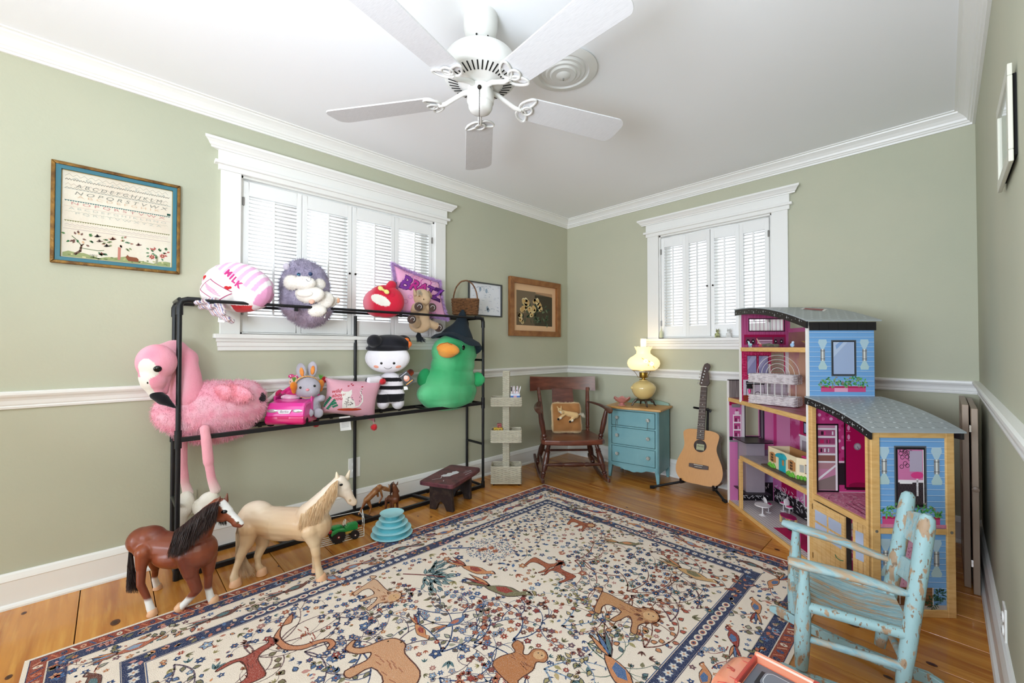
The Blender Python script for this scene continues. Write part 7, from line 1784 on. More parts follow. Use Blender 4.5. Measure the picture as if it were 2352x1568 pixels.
P.rect(.075, .075, .238, .118, '8c6038', 7); P.rect(.085, .045, .235, .075, '7a5230', 7)
for z in (.112, .098, .085, .07): P.line([(.075, z), (.238, z)], .0016, '4a3018', 8)
for w in (.105, .235): P.line([(w, .118), (w, .05)], .0035, 'e6e6e6', 9)
P.rect(.028, .03, .29, .048, 'b9b3b0', 4)
for cx, cz, r in ((.235, .060, .030), (.262, .090, .026)):
    for i in range(70): a = q.uniform(0, 6.28); rr0 = r * sqrt(q.random()) * .8; P.leaf(cx + rr0 * cos(a), cz + rr0 * sin(a), a, .012, .003, q.choice(['1f4a2e', '2e6140', '17381f', '3d7a4e']), 10)
P.build('siding_print', MATS['printed'], dh)
# prints inside the wing room (on the party wall)
P = face(TU1 + .0003)
P.rect(.012, .376, DEP - .012, .846, 'c03c7c', 1)
for i in range(16):
    for j in range(6): P.disc(.030 + i * .019, .52 + j * .055 + (i % 2) * .02, .0085, ['d85f9a', 'a81f5c', 'eab1cf'][(i + j) % 3], 2, 9)
P.rect(.028, .374, .140, .716, '141015', 3); P.rect(.040, .382, .132, .708, 'c98aa6', 4)
for i, z in enumerate((.685, .645, .60, .558, .520)): P.rect(.040, z, .124, z + .009, 'ece8ea', 6); P.rect(.040, z - .030, .124, z, ['a8557c', '9c4a70', 'b06a88', '8f5f54', 'b98a90'][i], 5)
for i in range(14): P.rect(*(lambda w, z: (w, z, w + .008, z + .018))(.044 + q.uniform(0, .07), q.choice([.660, .618, .574])), q.choice(['3a1a2a', 'd93f86', '7a2f4c', 'e9dfe6', 'c4255f']), 7)
P.poly([(.04, .385), (.124, .385), (.124, .46), (.04, .43)], '8d7c78', 6); P.poly([(.04, .43), (.124, .50), (.124, .512), (.04, .444)], 'f0ecee', 7); P.rect(.124, .382, .134, .708, 'f3eff1', 8); P.rect(.134, .376, .140, .716, '0e0b0e', 8)
P.rect(.141, .520, .170, .530, 'e8c6d6', 3); P.rect(.141, .41, .170, .52, '2a2228', 2)
P.rect(.168, .392, .176, .84, '1c1418', 4); P.rect(.176, .386, .30, .84, 'b00f52', 4); P.rect(.176, .386, .30, .400, '2a1018', 5); P.disc(.238, .408, .05, '8a0f40', 5, 14, .016)
for z in (.632, .678): P.line([(.18, z), (.20, z)], .003, 'e07aa6', 5); P.disc(.190, z + .018, .007, 'e59ac0', 5, 8, .014)
P.disc(.232, .603, .018, '8f8a90', 6, 16); P.disc(.232, .603, .013, 'b7b2b8', 7, 14); P.line([(.232, .603), (.238, .590)], .003, '5c585e', 8)
P.build('room_print', MATS['printed'], dh)
# tower left wall prints
P = face(TU0 + TH + .0002)
P.rect(.020, 1.118, .290, 1.185, 'a5124a', 2); P.rect(.028, 1.122, .282, 1.168, '7b3a55', 3); P.rect(.100, 1.140, .205, 1.150, 'e3bccd', 4); P.rect(.10, 1.124, .205, 1.136, 'd0a3b8', 4)
for w in (.096, .204): P.rect(w, 1.12, w + .008, 1.17, 'a5124a', 5)
for w in (.045, .078, .225, .262): P.disc(w, 1.140, .010, '1c1218', 5, 10, .015); P.disc(w, 1.140, .005, 'c9c0c6', 6, 8)
for a, b_ in (((.05, 1.208), (.285, 1.208)), ((.05, 1.291), (.285, 1.291)), ((.052, 1.208), (.052, 1.291)), ((.283, 1.208), (.283, 1.291))): P.line([a, b_], .006, '3b1c2c', 3)
for i in range(12): P.line([(.02 + i * .026, 1.19), (.02 + i * .026, 1.33)], .003, 'b54a84', 1)
for i in range(20):
    for j in range(11): 
        w, z = .016 + i * .0155, .895 + j * .0185
        if w < .31: P.ring(w, z, .005, .0016, 'd8517c', 1, 8)
for w0 in (.040, .115): P.rect(w0 - .004, .915, w0 + .064, 1.048, '7d1436', 2); P.rect(w0, .92, w0 + .058, 1.043, '8f8db4', 3); P.poly([(w0, .95), (w0 + .058, 1.03), (w0 + .058, 1.043), (w0 + .03, 1.043), (w0, 1.0)], 'a9a6c8', 4)
P.rect(.012, .782, .300, .885, 'cfc3d0', 2); P.rect(.012, .747, .300, .782, '8a3a22', 2)
for z in (.80, .82, .84, .86): P.line([(.012, z), (.3, z)], .0012, 'b3a6b6', 3)
P.rect(.030, .852, .150, .876, '17131a', 4); P.line([(.034, .862), (.146, .862)], .003, 'e9e6ea', 5); P.line([(.035, .852), (.03, .775)], .003, '1d181e', 4); P.line([(.146, .852), (.15, .775)], .003, '1d181e', 4)
P.ring(.105, .79, .016, .003, '2a1a24', 5, 12, 0, pi); P.poly([(.088, .778), (.122, .778), (.126, .765), (.084, .765)], '3a1228', 5)
P.rect(.170, .80, .19, .99, 'e3dcd8', 2); P.rect(.286, .8, .31, 1.07, 'e9e2e4', 2)
P.build('room_print', MATS['printed'], dh)
P = Print((0, DEP - TH - .0004, 0), (1, 0, 0), (0, 0, 1), .0002, (0, -1, 0))
P.rect(.30, .76, .86, 1.09, 'dba98b', 1); P.rect(.60, .80, .80, 1.05, 'e9d8c8', 2); P.poly([(.5, 1.09), (.86, 1.09), (.86, .98), (.6, 1.04)], 'd97a3c', 3); P.rect(.64, .78, .70, .87, 'cf1c56', 4); P.rect(.73, .77, .78, .82, '2a1a1e', 4)
P.rect(.05, .40, .20, .72, 'd988b4', 2); P.rect(.30, .40, .44, .735, 'c01c60', 2); P.rect(.335, .56, .425, .70, '1a1a22', 3)
for a in (.342, .385):
    for z in (.568, .636): P.rect(a, z, a + .036, z + .058, 'a9b2d6', 4)
P.rect(.30, .42, .46, .54, 'e7e0e6', 4); P.rect(.32, .43, .44, .515, 'a99aa6', 5); P.rect(.29, .536, .47, .548, 'f4eef2', 6); P.rect(.50, .42, .66, .72, 'd27aa8', 2)
for u in (.52, .56, .60, .64): P.line([(u, .52), (u, .735)], .002, 'b5568a', 3)
for i in range(9): P.line([(.555 + i * .002, .50), (.54 + i * .006, .64 + q.uniform(0, .04))], .0014, '6b5048', 4)
P.rect(.55, .47, .57, .51, 'efe9e6', 5); P.rect(.50, .50, .86, .508, '2a141e', 4); P.rect(.66, .40, .84, .49, '19131a', 5)
for z in (.42, .445, .468): P.line([(.70, z), (.80, z)], .004, 'e6e2e6', 6)
P.rect(.70, .56, .80, .72, 'efe6ea', 4); P.rect(.71, .57, .79, .71, '4a3a44', 5)
# ground storey back wall
P.rect(0, .022, TU1, .36, 'cf6fae', 1); P.rect(.1, .022, .26, .36, 'a81250', 2); P.rect(.0, .022, .86, .12, '211c22', 3)
for i in range(130): a = q.uniform(0, 6.28); x_, z_ = q.uniform(.02, .5), q.uniform(.04, .14); P.leaf(x_, z_, a, .03, .006, 'e4dfe4', 4)
P.rect(.3, .31, .86, .325, '141014', 4)
for i in range(60): P.ring(.31 + i * .009, .335, .004, .0014, 'c9c2c8', 4, 6)
P.rect(.33, .1, .50, .26, 'e5dde4', 4); P.rect(.345, .11, .485, .25, 'd24a86', 5); P.rect(.36, .12, .42, .2, '17131a', 6); P.rect(.43, .16, .475, .23, 'f1e9ee', 6)
P.rect(.52, .05, .84, .30, '3a2632', 4)
for i in range(26): P.rect(*(lambda a, b_: (a, b_, a + .022, b_ + .02))(.53 + q.uniform(0, .29), .06 + q.uniform(0, .22)), q.choice(['efe7ec', 'd93f86', '17131a', 'b86a92', 'e9b8cf']), 5)
for i in range(3): P.disc(.60 + i * .09, .30 - .02, .034, 'e7c7d6', 6, 14)
P.build('room_print', MATS['printed'], dh)
P = face(TH + .0002)
P.rect(.0, .690, .30, .735, 'a90f46', 1); P.rect(.020, .675, .08, .700, '8a8688', 3); P.rect(.028, .46, .085, .625, 'efe3ea', 2)
for z in (.47, .522, .574): P.rect(.034, z, .079, z + .042, 'b5457e', 3); P.rect(.044, z, .052, z + .026, '4a1a36', 4); P.rect(.06, z, .07, z + .02, 'd9a3c3', 4)
P.disc(.055, .637, .016, 'e9cfdc', 3, 10); P.disc(.055, .655, .008, 'a83a6c', 4, 8); P.rect(0, .432, .3, .445, '8c868c', 2); P.rect(0, .445, .025, .47, '1c161c', 3)
P.rect(.088, .42, .112, .735, 'ded6da', 3); P.rect(.108, .468, .216, .474, '141016', 4); P.rect(.108, .474, .114, .69, '141016', 4); P.rect(.211, .474, .217, .69, '141016', 4); P.rect(.218, .44, .245, .72, '3a343c', 4); P.rect(.225, .44, .231, .72, '8c868c', 5); P.rect(.25, .45, .30, .735, 'd07aa9', 2)
P.rect(.060, .02, .30, .38, 'b9b6cc', 2); P.poly([(.06, .16), (.10, .26), (.14, .36), (.3, .38), (.3, .1), (.06, .1)], 'aeb0cc', 3); P.rect(.06, .02, .30, .15, '17131a', 4)
for i in range(60): a = q.uniform(0, 6.28); P.leaf(q.uniform(.07, .28), q.uniform(.03, .15), a, .022, .005, 'e9e6ea', 5)
P.build('room_print', MATS['printed'], dh)
# tiled ground floor print
P = Print((0, 0, .0222), (1, 0, 0), (0, 1, 0), .0002); P.rect(.006, .012, TU1 - .01, DEP - .012, 'e6dcdc', 1)
for i in range(43): P.line([(.006 + i * .02, .012), (.006 + i * .02, DEP - .012)], .0016, '2a2226', 2)
for i in range(16): P.line([(.006, .014 + i * .02), (TU1 - .01, .014 + i * .02)], .0016, '2a2226', 2)
c1, c2, c3, c4 = (D(*p, .022) for p in ((1757, 1194), (1830, 1196), (1856, 1234), (1808, 1232)))
P.poly([(.46, .225), (.46, .045), (.83, .045), (.83, .225)][:4], 'bd1a56', 4); P.build('tile_print', MATS['printed'], dh)
P = Print((0, 0, .3745), (1, 0, 0), (0, 1, 0), .0002); q = random.Random(5)
for i in range(420): P.disc(q.uniform(.895, 1.21), q.uniform(.02, .30), .0042, q.choice(['e9b4c6', 'c96a8c', 'f0c9d6', 'b9577c']), 1, 6)
for a in (.06, .09, .12, .15): P.line([(1.02, a), (1.215, a - .02)], .0035, '5a2a3c', 3); 
P.line([(1.0, .2), (1.215, .2)], .003, '1c1218', 3); P.line([(1.0, .2), (1.2, .03)], .003, '1c1218', 3); P.build('carpet_print', MATS['printed'], dh)
# garage doors
dm = mat('garage_board', 'e8c084', .5, var=(14, 'd9a865', .4, .7), stretch=(1, 1, 8))
def gdoor(u0, w0, ang, W, n, panes):
    g = thing('garage_door', None, None, (u0, w0, .030), ang); g.parent = dh
    g.name = 'garage_door'; bw_ = W / n
    for i in range(n): bx('board', dm, g, (i * bw_ + .0008, -.004, 0), ((i + 1) * bw_ - .0008, .004, .312), .0008)
    for a, b_ in panes:
        bx('pane', mat('sky_pane', 'b9c6e2', .2), g, (a, -.0052, b_), (a + W * .38, .0, b_ + .052))
    for z in (.03, .27): bx('hinge', MATS['chrome'], g, (-.002 if ang > -1 else W - .004, -.006, z), (.004 if ang > -1 else W + .002, .006, z + .026))
    return g
g = gdoor(TU1 + .030, -.004, radians(1), .205, 7, [(.018, .160), (.108, .160), (.018, .222), (.108, .222)])
b = MB(); b.tube([(.15, -.006, .118), (.165, -.012, .112), (.185, -.012, .111), (.198, -.006, .114)], .0016, 6); b.build('string_pull', mat('green_string', '2f7a52', .7), g, True)
g = gdoor(TU1 + .262, .012, radians(14), .090, 4, [(.014, .15), (.014, .22)])
dp('garage_interior', mat('garage_pink', 'c23a72', .5, var=(40, 'efd6e0', .55, .6)), (TU1 + .20, .05, .03), (TU1 + .29, .056, .34))
# lift car
lf = [('lift_shaft', greyw, (.030, .05, .125), (.046, .17, .462)), ('lift_shaft', mat('lift_side', '9a8f98', .4), (.046, .05, .125), (.150, .17, .462))]
for nm, m, a, b_ in lf: dp(nm, m, a, b_)
dp('lift_plate', fas, (.0, .02, .462), (.20, .20, .468)); dp('lift_plate', fas, (.01, .03, .118), (.19, .19, .125))
# curved stair piece beside the party wall
b = MB(); 
for i in range(8): a = radians(20 + 11 * i); b.box((.83 - .10 * cos(a), .10 + .07 * sin(a), .378 + .004 + i * .016), (.06, .028, .004), (0, 0, a))
b.build('stair_tread', whb, dh)

# ---------------------------------------------------------------- things standing in the dollhouse
def at_d(px, py, z): u, w, _ = D(px, py, z); return u, w
def dthing(name, label, cat, u, w, z, rot=0, group=None): return thing(name, label, cat, dl_(u, w, z), DR + rot, group)
hpk = mat('toy_pink', 'df2f7d', .3, coat=.3); wtp = mat('toy_white', 'e6e2e4', .35)
# pink vanity
u, w = at_d(1823, 1190, .022)
t = dthing('toy_vanity', 'hot pink toy vanity table with marbled oval top', 'toy table', .735, .095, .0225, radians(0))
def legp(x, y): return [(x, y, 0), (x * .98, y * .97, .012), (x * .93, y * .92, .03), (x * .97, y * .95, .06), (x * 1.02, y, .09)]
for x in (-.055, .055):
    for y in (-.035, .035): MB().tube(legp(x, y), [.006, .005, .0035, .005, .007], 8).build('leg', hpk, t, True)
bx('apron', hpk, t, (-.060, -.038, .075), (.060, .038, .105), .003)
MB().prism([(.072 * cos(2 * pi * i / 24), .046 * sin(2 * pi * i / 24)) for i in range(24)], .105, .112).build('table_top', mat('marble_top', 'd8d2cc', .3, var=(60, '8f8a80', .5, .62)), t)
# low pink table
t = dthing('toy_low_table', 'magenta topped low toy table with wooden legs', 'toy table', .40, .17, .0225, radians(8)); wl = mat('toy_wood_leg', 'd9b97c', .5)
MB().prism([(.055 * cos(2 * pi * i / 8 + .39), .036 * sin(2 * pi * i / 8 + .39)) for i in range(8)], .042, .048).build('table_top', mat('magenta_top', 'a30f5c', .3), t)
for x, y in ((-.036, -.02), (.036, -.02), (-.036, .02), (.036, .02)): bx('leg', wl, t, (x - .006, y - .004, 0), (x + .006, y + .004, .042))
# chairs
def toychair(u, w, rot, lab):
    t = dthing('toy_chair', lab, 'toy chair', u, w, .0225, rot, 'white shell chairs in the dollhouse kitchen')
    MB().ball((0, 0, .050), (.024, .024, .007)).build('seat', wtp, t, True); MB().ball((0, .020, .074), (.022, .006, .026), 14, 9, (radians(-12), 0, 0)).build('backrest', wtp, t, True)
    MB().ball((0, 0, .056), (.018, .018, .004)).build('seat_pad', hpk, t, True)
    MB().cyl((0, 0, .004), (0, 0, .048), .003).build('pedestal', wtp, t, True); MB().lathe([(0, 0), (.018, 0), (.016, .003), (0, .006)], (0, 0, 0), 16).build('base', wtp, t, True)
toychair(.225, .15, radians(180), 'white shell toy chair with pink pad left of the low table'); toychair(.27, .255, radians(100), 'white shell toy chair against dollhouse back wall'); toychair(.20, .26, radians(-20), 'white shell toy chair at back corner behind the lift')
t = dthing('toy_round_table', 'round white pedestal toy table in the dollhouse kitchen', 'toy table', .275, .085, .0225)
MB().lathe([(0, .062), (.045, .062), (.045, .068), (0, .068)], (0, 0, 0), 24).build('table_top', wtp, t, True); MB().lathe([(0, 0), (.022, 0), (.010, .006), (.004, .012), (.004, .062), (0, .062)], (0, 0, 0), 16).build('pedestal', wtp, t, True)
t = dthing('toy_shoe', 'tiny black doll shoe on the tiled dollhouse floor', 'toy shoe', .50, .12, .0226, radians(20)); blob('shoe', [ell((0, 0, .006), (.014, .006, .006)), ell((-.010, 0, .010), (.006, .006, .008))], solid('1a1518'), t, vox=.0018, smooth=1)
# toy cottage
c_ = D(1795, 1078, .376)
t = dthing('toy_cottage', 'cream plastic toy cottage with turquoise door on dollhouse floor', 'toy house', .615, .105, .376, 0)
crm_ = mat('cottage_cream', 'ecd9b4', .45); tqd = mat('cottage_teal', '1f9fb0', .35); tnw = mat('cottage_tan', 'b5804f', .5); grn = mat('cottage_green', '6cb83c', .6, bump=(200, .5))
CWu, CDw, CH = .19, .13, .125
bx('plinth', mat('cottage_plinth', '57483a', .6), t, (-CWu - .03, -CDw / 2 - .028, 0), (.15, CDw / 2 + .02, .010), .002)
bx('front_wall', crm_, t, (-CWu, -CDw / 2, .010), (.075, -CDw / 2 + .006, CH), .001); bx('left_wall', crm_, t, (-CWu, -CDw / 2, .010), (-CWu + .006, CDw / 2, CH)); bx('back_wall', tnw, t, (-CWu, CDw / 2 - .006, .010), (.13, CDw / 2, CH))
MB().prism([(.075, -CDw / 2), (.078, -CDw / 2 + .0), (.135, -CDw / 2 + .05), (.135, -CDw / 2 + .058), (.07, -CDw / 2 + .006)], .010, CH).build('bay_wall', crm_, t)
bx('right_wall', crm_, t, (.129, -CDw / 2 + .05, .010), (.135, CDw / 2, CH))
b = MB(); b.box2((-.075, -CDw / 2 - .006, .012), (-.015, -CDw / 2, .088)); b.build('door', tqd, t, bevel=.002)
MB().prism([(-.085, .090)] + [(-.045 - .04 * cos(a), .090 + .026 * sin(a)) for a in [pi * i / 12 for i in range(13)]][1:-1] + [(-.005, .090)], CDw / 2 - .002, CDw / 2 + .020, XZ).build('door_hood', tqd, t, bevel=.001)
bx('door_glass', tnw, t, (-.040, -CDw / 2 - .0072, .050), (-.022, -CDw / 2 - .005, .080))
for u0 in (-.150, .030):
    bx('shutter', tnw, t, (u0 - .020, -CDw / 2 - .004, .045), (u0 - .002, -CDw / 2, .095), .001); bx('shutter', tnw, t, (u0 + .024, -CDw / 2 - .004, .045), (u0 + .040, -CDw / 2, .095), .001)
    f = bx('window_frame', tnw, t, (u0 - .003, -CDw / 2 - .005, .042), (u0 + .025, -CDw / 2, .100), .001)
    for i in range(2):
        for j in range(3): bx('pane', MATS['dark_hole'], f, (u0 + .001 + i * .012, -CDw / 2 - .0056, .048 + j * .016), (u0 + .009 + i * .012, -CDw / 2 - .0045, .060 + j * .016))
    b = MB(); [b.ball((u0 - .02 + i * .011, -CDw / 2 - .007, .020 + .008 * sin(i * 1.9)), (.010, .007, .010), 8, 6) for i in range(6)]; b.build('shrub', grn, t, True)
Mb = basis((.075, -CDw / 2 - .001, 0), (.77, .64, 0), (0, 0, 1), (.64, -.77, 0))
P = Print((.0765, -CDw / 2 + .0, 0), (.758, .652, 0), (0, 0, 1), .0006, (.652, -.758, 0)); P.rect(.012, .045, .066, .095, '8a5a34', 1); P.rect(.016, .050, .037, .090, 'a9a59c', 2); P.rect(.041, .050, .062, .090, 'a9a59c', 2); P.build('bay_window', MATS['printed'], t)
b = MB(); [b.ball((.085 + i * .012, -CDw / 2 + .004 + i * .010, .020), (.012, .007, .013), 8, 6) for i in range(5)]; b.build('shrub', grn, t, True)
bx('armchair', hpk, t, (.03, -.01, .085), (.075, .03, .125), .006)
# two-tier wire stand on the open storey
u0, w0 = .385, -.002
t = dthing('wire_stand', 'two-tier white wire and wicker basket stand in the dollhouse', 'basket stand', .40, .095, .746, radians(39))
wwk = mat('white_wicker', 'dcd3d4', .6, var=(50, 'b9adb0', .45, .7)); ww = mat('white_wire', 'eeeeea', .35)
for z in (.004, .135):
    b = MB(); lp = rrect(.260, .095, .006); wicker(b, lp, z, z + .050, 7, 22, .0036); rim(b, lp, z + .052, .003); b.box((0, 0, z + .002), (.25, .085, .003)); b.build('basket_tier', wwk, t, True)
b = MB()
for x in (-.10, -.06, -.02, .02, .06, .10):
    for y in (-.045, .045): b.tube([(x, y, .05), (x, y, .135)], .0014, 5)
b.build('wire', ww, t, True)
for r in (.040, .066, .092, .118): MB().tube([(r * cos(a), .047, .187 + r * sin(a)) for a in [pi * i / 20 for i in range(21)]], .0014, 5).build('hoop', ww, t, True)
# black-shaded little lamp and doll bits
t = dthing('toy_lamp', 'tiny toy lamp with black shade beside the wire stand', 'toy lamp', .235, .03, .746); MB().lathe([(.018, .085), (.014, .115), (.0135, .115), (.0175, .085)], (0, 0, 0), 20).build('lamp_shade', MATS['dark_hole'], t, True); MB().lathe([(0, 0), (.010, 0), (.008, .02), (.003, .05), (.009, .07), (.003, .085), (0, .085)], (0, 0, 0), 14).build('lamp_base', hpk, t, True)
t = dthing('fashion_doll', 'doll in camouflage clothes lying on the top dollhouse floor', 'doll', .45, .05, 1.1005)
blob('legs', [caps((-.02, 0, .012), (.05, .01, .010), .010, .009), caps((-.02, .0, .014), (-.07, -.01, .012), .012, .009)], noisy('4a463a', '6f6a54', 60), t, vox=.003, smooth=2)
blob('arm', [caps((-.10, 0, .010), (-.135, 0, .030), .005, .004), caps((-.135, 0, .03), (-.16, 0, .055), .004, .003)], solid('dcb49c'), t, vox=.0022, smooth=1)
blob('top', [caps((-.07, 0, .012), (-.12, 0, .010), .010, .011)], solid('c42f4a'), t, vox=.003, smooth=1)
t = dthing('blond_doll', 'blond doll lying in purple beside the tower wall', 'doll', .76, .09, 1.1005)
blob('body', [caps((-.03, 0, .012), (.05, 0, .014), .013, .012)], solid('8a3f9c'), t, vox=.003, smooth=2); strands('hair', [([(-.03, 0, .02), (-.03 + random.uniform(-.05, .03), random.uniform(-.02, .02), .035), (.0 + random.uniform(-.04, .06), random.uniform(-.02, .02), random.uniform(.004, .03))], .0014, lin('e0b562')) for _ in range(160)], t, MATS['hair'])
t = dthing('toy_pony', 'tiny pale blue toy pony on the top dollhouse floor', 'toy horse', .245, .03, 1.1005)
blob('body', [caps((-.008, 0, .018), (.012, 0, .018), .008, .008), caps((-.010, 0, .02), (-.014, 0, .034), .006, .006), caps((-.010, 0, .0), (-.009, 0, .016), .003), caps((.012, 0, .0), (.012, 0, .016), .003)], noisy('8fd0d6', 'd6eef0', 50), t, vox=.0018, smooth=1)
t = dthing('toy_block_blue', 'small pale blue toy on top floor near tower wall', 'toy', .70, .02, 1.1005); blob('body', [ell((0, 0, .012), (.012, .010, .012)), ell((.006, 0, .026), (.007, .007, .008))], noisy('8fb8e0', 'dfe9f2', 50), t, vox=.002, smooth=1)

# ================================================================ folded shutters leaning on the right wall
tp = mat('taupe_paint', 'a08c78', .45)
def leanp(x0, x1, y0, y1, z1, lab):
    t = thing('shutter_leaf', lab, 'shutter', ((x0 + x1) / 2, y0, .001), group=None)
    t.location = ((x0 + x1) / 2, y0, .001); L = y1 - y0; h = (x1 - x0) / 2
    for a, b_ in (((-h, 0, 0), (h, .05, z1)), ((-h, L - .05, 0), (h, L, z1))): bx('stile', tp, t, a, b_, .002)
    for a, b_ in (((-h, .05, 0), (h, L - .05, .07)), ((-h, .05, z1 - .07), (h, L - .05, z1)), ((-h, .05, z1 * .5 - .03), (h, L - .05, z1 * .5 + .03))): bx('rail', tp, t, a, b_, .002)
    for z0_, z1_ in ((.07, z1 * .5 - .03), (z1 * .5 + .03, z1 - .07)): bx('field_panel', tp, t, (-h * .4, .05, z0_), (h * .4, L - .05, z1_))
    return t
a_ = leanp(.052, .074, 2.84, 3.36, .835, 'taupe panelled shutter leaf folded in front of its twin')
b_ = leanp(.079, .100, 2.78, 3.36, .825, 'taupe panelled shutter leaf with knob leaning at the right wall')
MB().lathe([(0, 0), (.006, 0), (.006, .01), (.012, .016), (.012, .022), (0, .026)], (0, 0, .47), 14, (0, -1, 0)).build('knob', mat('taupe_knob', '8c7866', .4), b_, True)
for z in (.12, .72): bx('hinge', MATS['chrome'], b_, (-.016, -.002, z), (-.010, .004, z + .03))

# ================================================================ pale blue child's rocker
brk = thing('child_rocker', 'weathered pale blue child rocking chair with slatted seat', 'rocking chair', (-.25, 1.80, 0))
bo = tuple(brk.location)
cb = mat('chippy_blue', '97b9bc', .55, var=(38, 'a68c70', .565, .61), var2=(110, '85705a', .60, .64), stretch=(1, 1, .45), bump=(40, .25))
cbw = mat('chippy_worn', '9db9bc', .6, var=(14, 'b39a7c', .47, .60), var2=(60, '86aeb8', .55, .62), stretch=(.5, 2, 1), bump=(40, .3))
def bp(nm, P, r, m=cb, seg=14, flat=1.0): return MB(bo).tube(P, r, seg, flat=flat).build(nm, m, brk, True)
V = Vector
FF, FN = V((-.425, 1.955, .055)), V((-.335, 1.635, .055)); BF, BN = V((-.165, 1.915, .075)), V((-.100, 1.700, .075))
TF, TN = V((-.090, 1.945, .602)), V((-.040, 1.722, .602))
def legprof(n=9): return [(.013 + .010 * sin(pi * min(1, .15 + t * .9))) for t in [i / (n - 1) for i in range(n)]]
for a in (FF, FN):
    top = a + V((.010, .004, .325)); bp('front_leg', [a.lerp(top, i / 8) for i in range(9)], legprof())
for a, b_ in ((BF, TF), (BN, TN)):
    P_ = [a.lerp(b_, t) for t in (0, .1, .25, .5, .75, .95, 1.0, 1.02)]; bp('back_post', P_, [.015, .018, .020, .0205, .021, .021, .018, .009], cb, 16)
for f_, b_, nm in ((FF, BF.lerp(TF, .56), 'arm'), (FN, BN.lerp(TN, .56), 'arm')):
    s_ = f_ + V((.010, .004, .335)); d = (b_ - s_).normalized(); P_ = [s_ - d * .045, s_ - d * .02, s_, s_.lerp(b_, .5) + V((0, 0, .006)), s_.lerp(b_, .85), b_]
    bp(nm, P_, [.018, .024, .026, .023, .018, .009], cbw, 14, .62)
ZS = .258
sf, sn, rf, rn = FF + V((.006, .002, ZS - .055)), FN + V((.006, .002, ZS - .055)), BF.lerp(TF, .34), BN.lerp(TN, .34); rf.z = rn.z = .250
bp('seat_rail', [sf, rf], .015); bp('seat_rail', [sn, rn], .016); bp('seat_rail', [sf, sn], .014); bp('seat_rail', [rf, rn], .013)
NS = 10
for i in range(NS):
    t0, t1 = (i + .11) / NS, (i + .89) / NS; vs = []
    for k in range(7):
        q_ = k / 6; sag = -.022 * sin(pi * q_) ; lipz = .004
        for tt in (t0, t1):
            p = sf.lerp(sn, tt).lerp(rf.lerp(rn, tt), q_ * 1.06 - .03); z = p.z + .013 + sag * (.5 + .5 * sin(pi * tt)) + lipz
            vs += [V((p.x, p.y, z)), V((p.x, p.y, z - .007))]
    fs = []
    for k in range(6):
        a = 4 * k; c_ = a + 4; fs += [(a, c_, c_ + 2, a + 2), (a + 1, a + 3, c_ + 3, c_ + 1), (a, a + 1, c_ + 1, c_), (a + 2, c_ + 2, c_ + 3, a + 3)]
    fs += [(0, 2, 3, 1), (24, 25, 27, 26)]
    MB(bo).add(vs, fs).build('seat_slat', cbw, brk)
def backslat(t0, t1, arch):
    vs = []; n_ = 10
    a0, a1, b0, b1 = BF.lerp(TF, t0), BF.lerp(TF, t1), BN.lerp(TN, t0), BN.lerp(TN, t1); back = V((.97, .24, 0))
    for i in range(n_ + 1):
        q_ = i / n_; bow = sin(pi * q_) * .030; lo, hi = a0.lerp(b0, q_) + back * bow, a1.lerp(b1, q_) + back * bow + V((0, 0, arch * sin(pi * q_)))
        vs += [lo - back * .006, lo + back * .006, hi + back * .006, hi - back * .006]
    fs = [(4 * i + k, 4 * i + (k + 1) % 4, 4 * i + 4 + (k + 1) % 4, 4 * i + 4 + k) for i in range(n_) for k in range(4)] + [(0, 1, 2, 3), tuple(4 * n_ + k for k in (3, 2, 1, 0))]
    MB(bo).add(vs, fs).build('back_slat', cbw, brk, bevel=.002)
backslat(.74, .90, .022); backslat(.50, .62, .008)
def rockr(f_, b_):
    d = (b_ - f_); d.z = 0; L = d.length; d.normalize(); P_ = []
    for i in range(15):
        s_ = -.085 + (L + .24) * i / 14; c_ = s_ - L * .48; z = .004 + .30 * c_ * c_; P_.append((s_, z))
    o_ = P_ + [(s_, z + (.036 if 0 < i < 14 else .020)) for i, (s_, z) in list(enumerate(P_))[::-1]]
    M = Matrix(((d.x, 0, -d.y, f_.x), (d.y, 0, d.x, f_.y), (0, 1, 0, 0), (0, 0, 0, 1)))
    MB(bo).prism(o_, -.009, .009, M).build('rocker', cb, brk, bevel=.003)
rockr(FF, BF); rockr(FN, BN)
for z, m in ((.155, cbw),): bp('stretcher', [FN + V((0, 0, z - .055)), BN + V((.01, 0, z - .075))], [.010, .013, ][0:2], m); bp('stretcher', [FF + V((0, 0, z - .055)), BF + V((.01, 0, z - .075))], .011, m)
bp('stretcher', [FF + V((0, 0, .12)), FN + V((0, 0, .12))], .010, cbw); bp('stretcher', [BF + V((.01, 0, .09)), BN + V((.01, 0, .09))], .010, cbw)

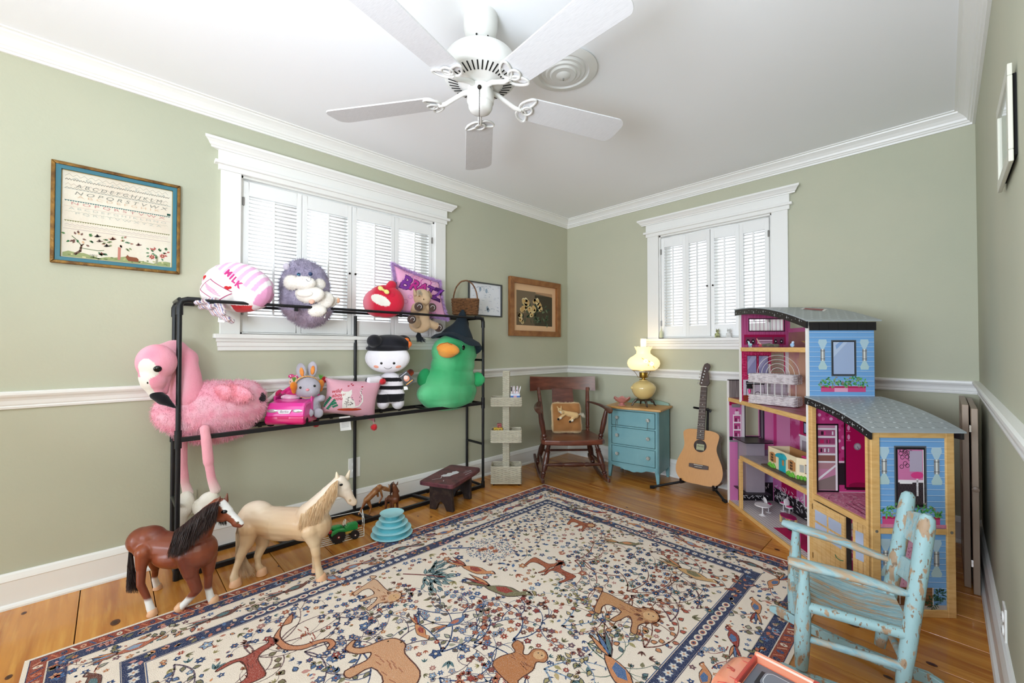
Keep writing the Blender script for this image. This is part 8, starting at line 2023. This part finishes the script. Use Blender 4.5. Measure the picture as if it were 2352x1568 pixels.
# ================================================================ coral toy convertible at the front
cr_m = mat('coral_plastic', 'ef9877', .18, coat=.6); crd = mat('coral_dark', 'c94f45', .3); gri = mat('cockpit_grey', '6b7079', .45); grd = mat('cockpit_dark', '24262b', .5)
ct_ = AZ(1712, 1522, .17); dirx = (AZ(1900, 1590, .17) - AZ(1740, 1508, .17)); dirx.z = 0; dirx.normalize(); diry = V((-dirx.y, dirx.x, 0))
cv = thing('coral_toy_car', 'glossy coral plastic doll convertible at the bottom edge of the rug', 'toy car', (0, 0, 0)); 
o0 = AZ(1742, 1512, .185); cv.matrix_world = Matrix(((dirx.x, diry.x, 0, o0.x), (dirx.y, diry.y, 0, o0.y), (0, 0, 1, 0), (0, 0, 0, 1)))
Wc = .22; Lc = .50
o_ = [(x, y) for x, y in ((-.075, -.09), (-.072, -.15), (-.055, -.19), (.0, -.205), (.48, -.205), (.48, .02), (.0, .02), (-.055, .005), (-.072, -.035))]
sh = MB().prism([(x, y) for x, y in o_], .030, .186).build('car_shell', cr_m, cv, True); q = sh.modifiers.new('round', 'BEVEL'); q.width = .055; q.segments = 6; q.limit_method = 'ANGLE'; q.angle_limit = radians(50)
bx('cockpit_floor', gri, cv, (.005, -.150, .120), (.40, -.022, .188), .004)
for a, b_ in (((-.006, -.160, .180), (.004, -.012, .203)), ((-.006, -.160, .180), (.41, -.150, .200)), ((.40, -.160, .180), (.41, -.012, .203))): bx('cockpit_rim', crd if a[0] < 0 and b_[0] < .1 else cr_m, cv, a, b_, .004)
bx('cockpit_rim', cr_m, cv, (-.006, -.020, .180), (.41, -.006, .212), .007)
MB().prism([(x * 1.0, y) for x, y in rrect(.11, .07, .02, .09, -.075, 5)], .1882, .1925).build('seat', mat('seat_grey', '7f848e', .4), cv, bevel=.002)
MB().prism(rrect(.11, .07, .02, .24, -.075, 5), .1882, .1925).build('seat', mat('seat_grey', '7f848e', .4), cv, bevel=.002)
for x in (.026, .165): bx('seat_gap', grd, cv, (x, -.11, .1882), (x + .012, -.05, .1895), .001)
P = Print((0, 0, .1930), (1, 0, 0), (0, 1, 0), .0002)
for cx in (.09, .24): q_ = rrect(.098, .058, .018, cx, -.075, 4); P.line(q_ + q_[:1], .0022, 'd6d8de', 1)
P.build('seat_piping', MATS['printed'], cv)['kind'] = 'stuff'
bx('clip', crd, cv, (.14, -.034, .186), (.165, -.012, .214), .002)
for y in (-.165, -.135, -.045): MB().tube([(-.064, y * .9 - .01, .145), (-.045, y, .176), (-.025, y, .186), (-.01, y, .187)], .0012, 5).build('hood_seam', crd, cv, True)
text('emblem', 'R', .030, crd, cv, basis((-.038, -.100, .1875), (.2, -.95, .0), (.95, .2, .0), None), .0004, 0, .4)
for x in (.05, .38):
    for y in (-.20, .012): MB().lathe([(0, -.012), (.030, -.012), (.033, 0), (.030, .012), (0, .012)], (x, y, .034), 22, (0, 1, 0)).build('wheel', MATS['tyre'], cv, True)
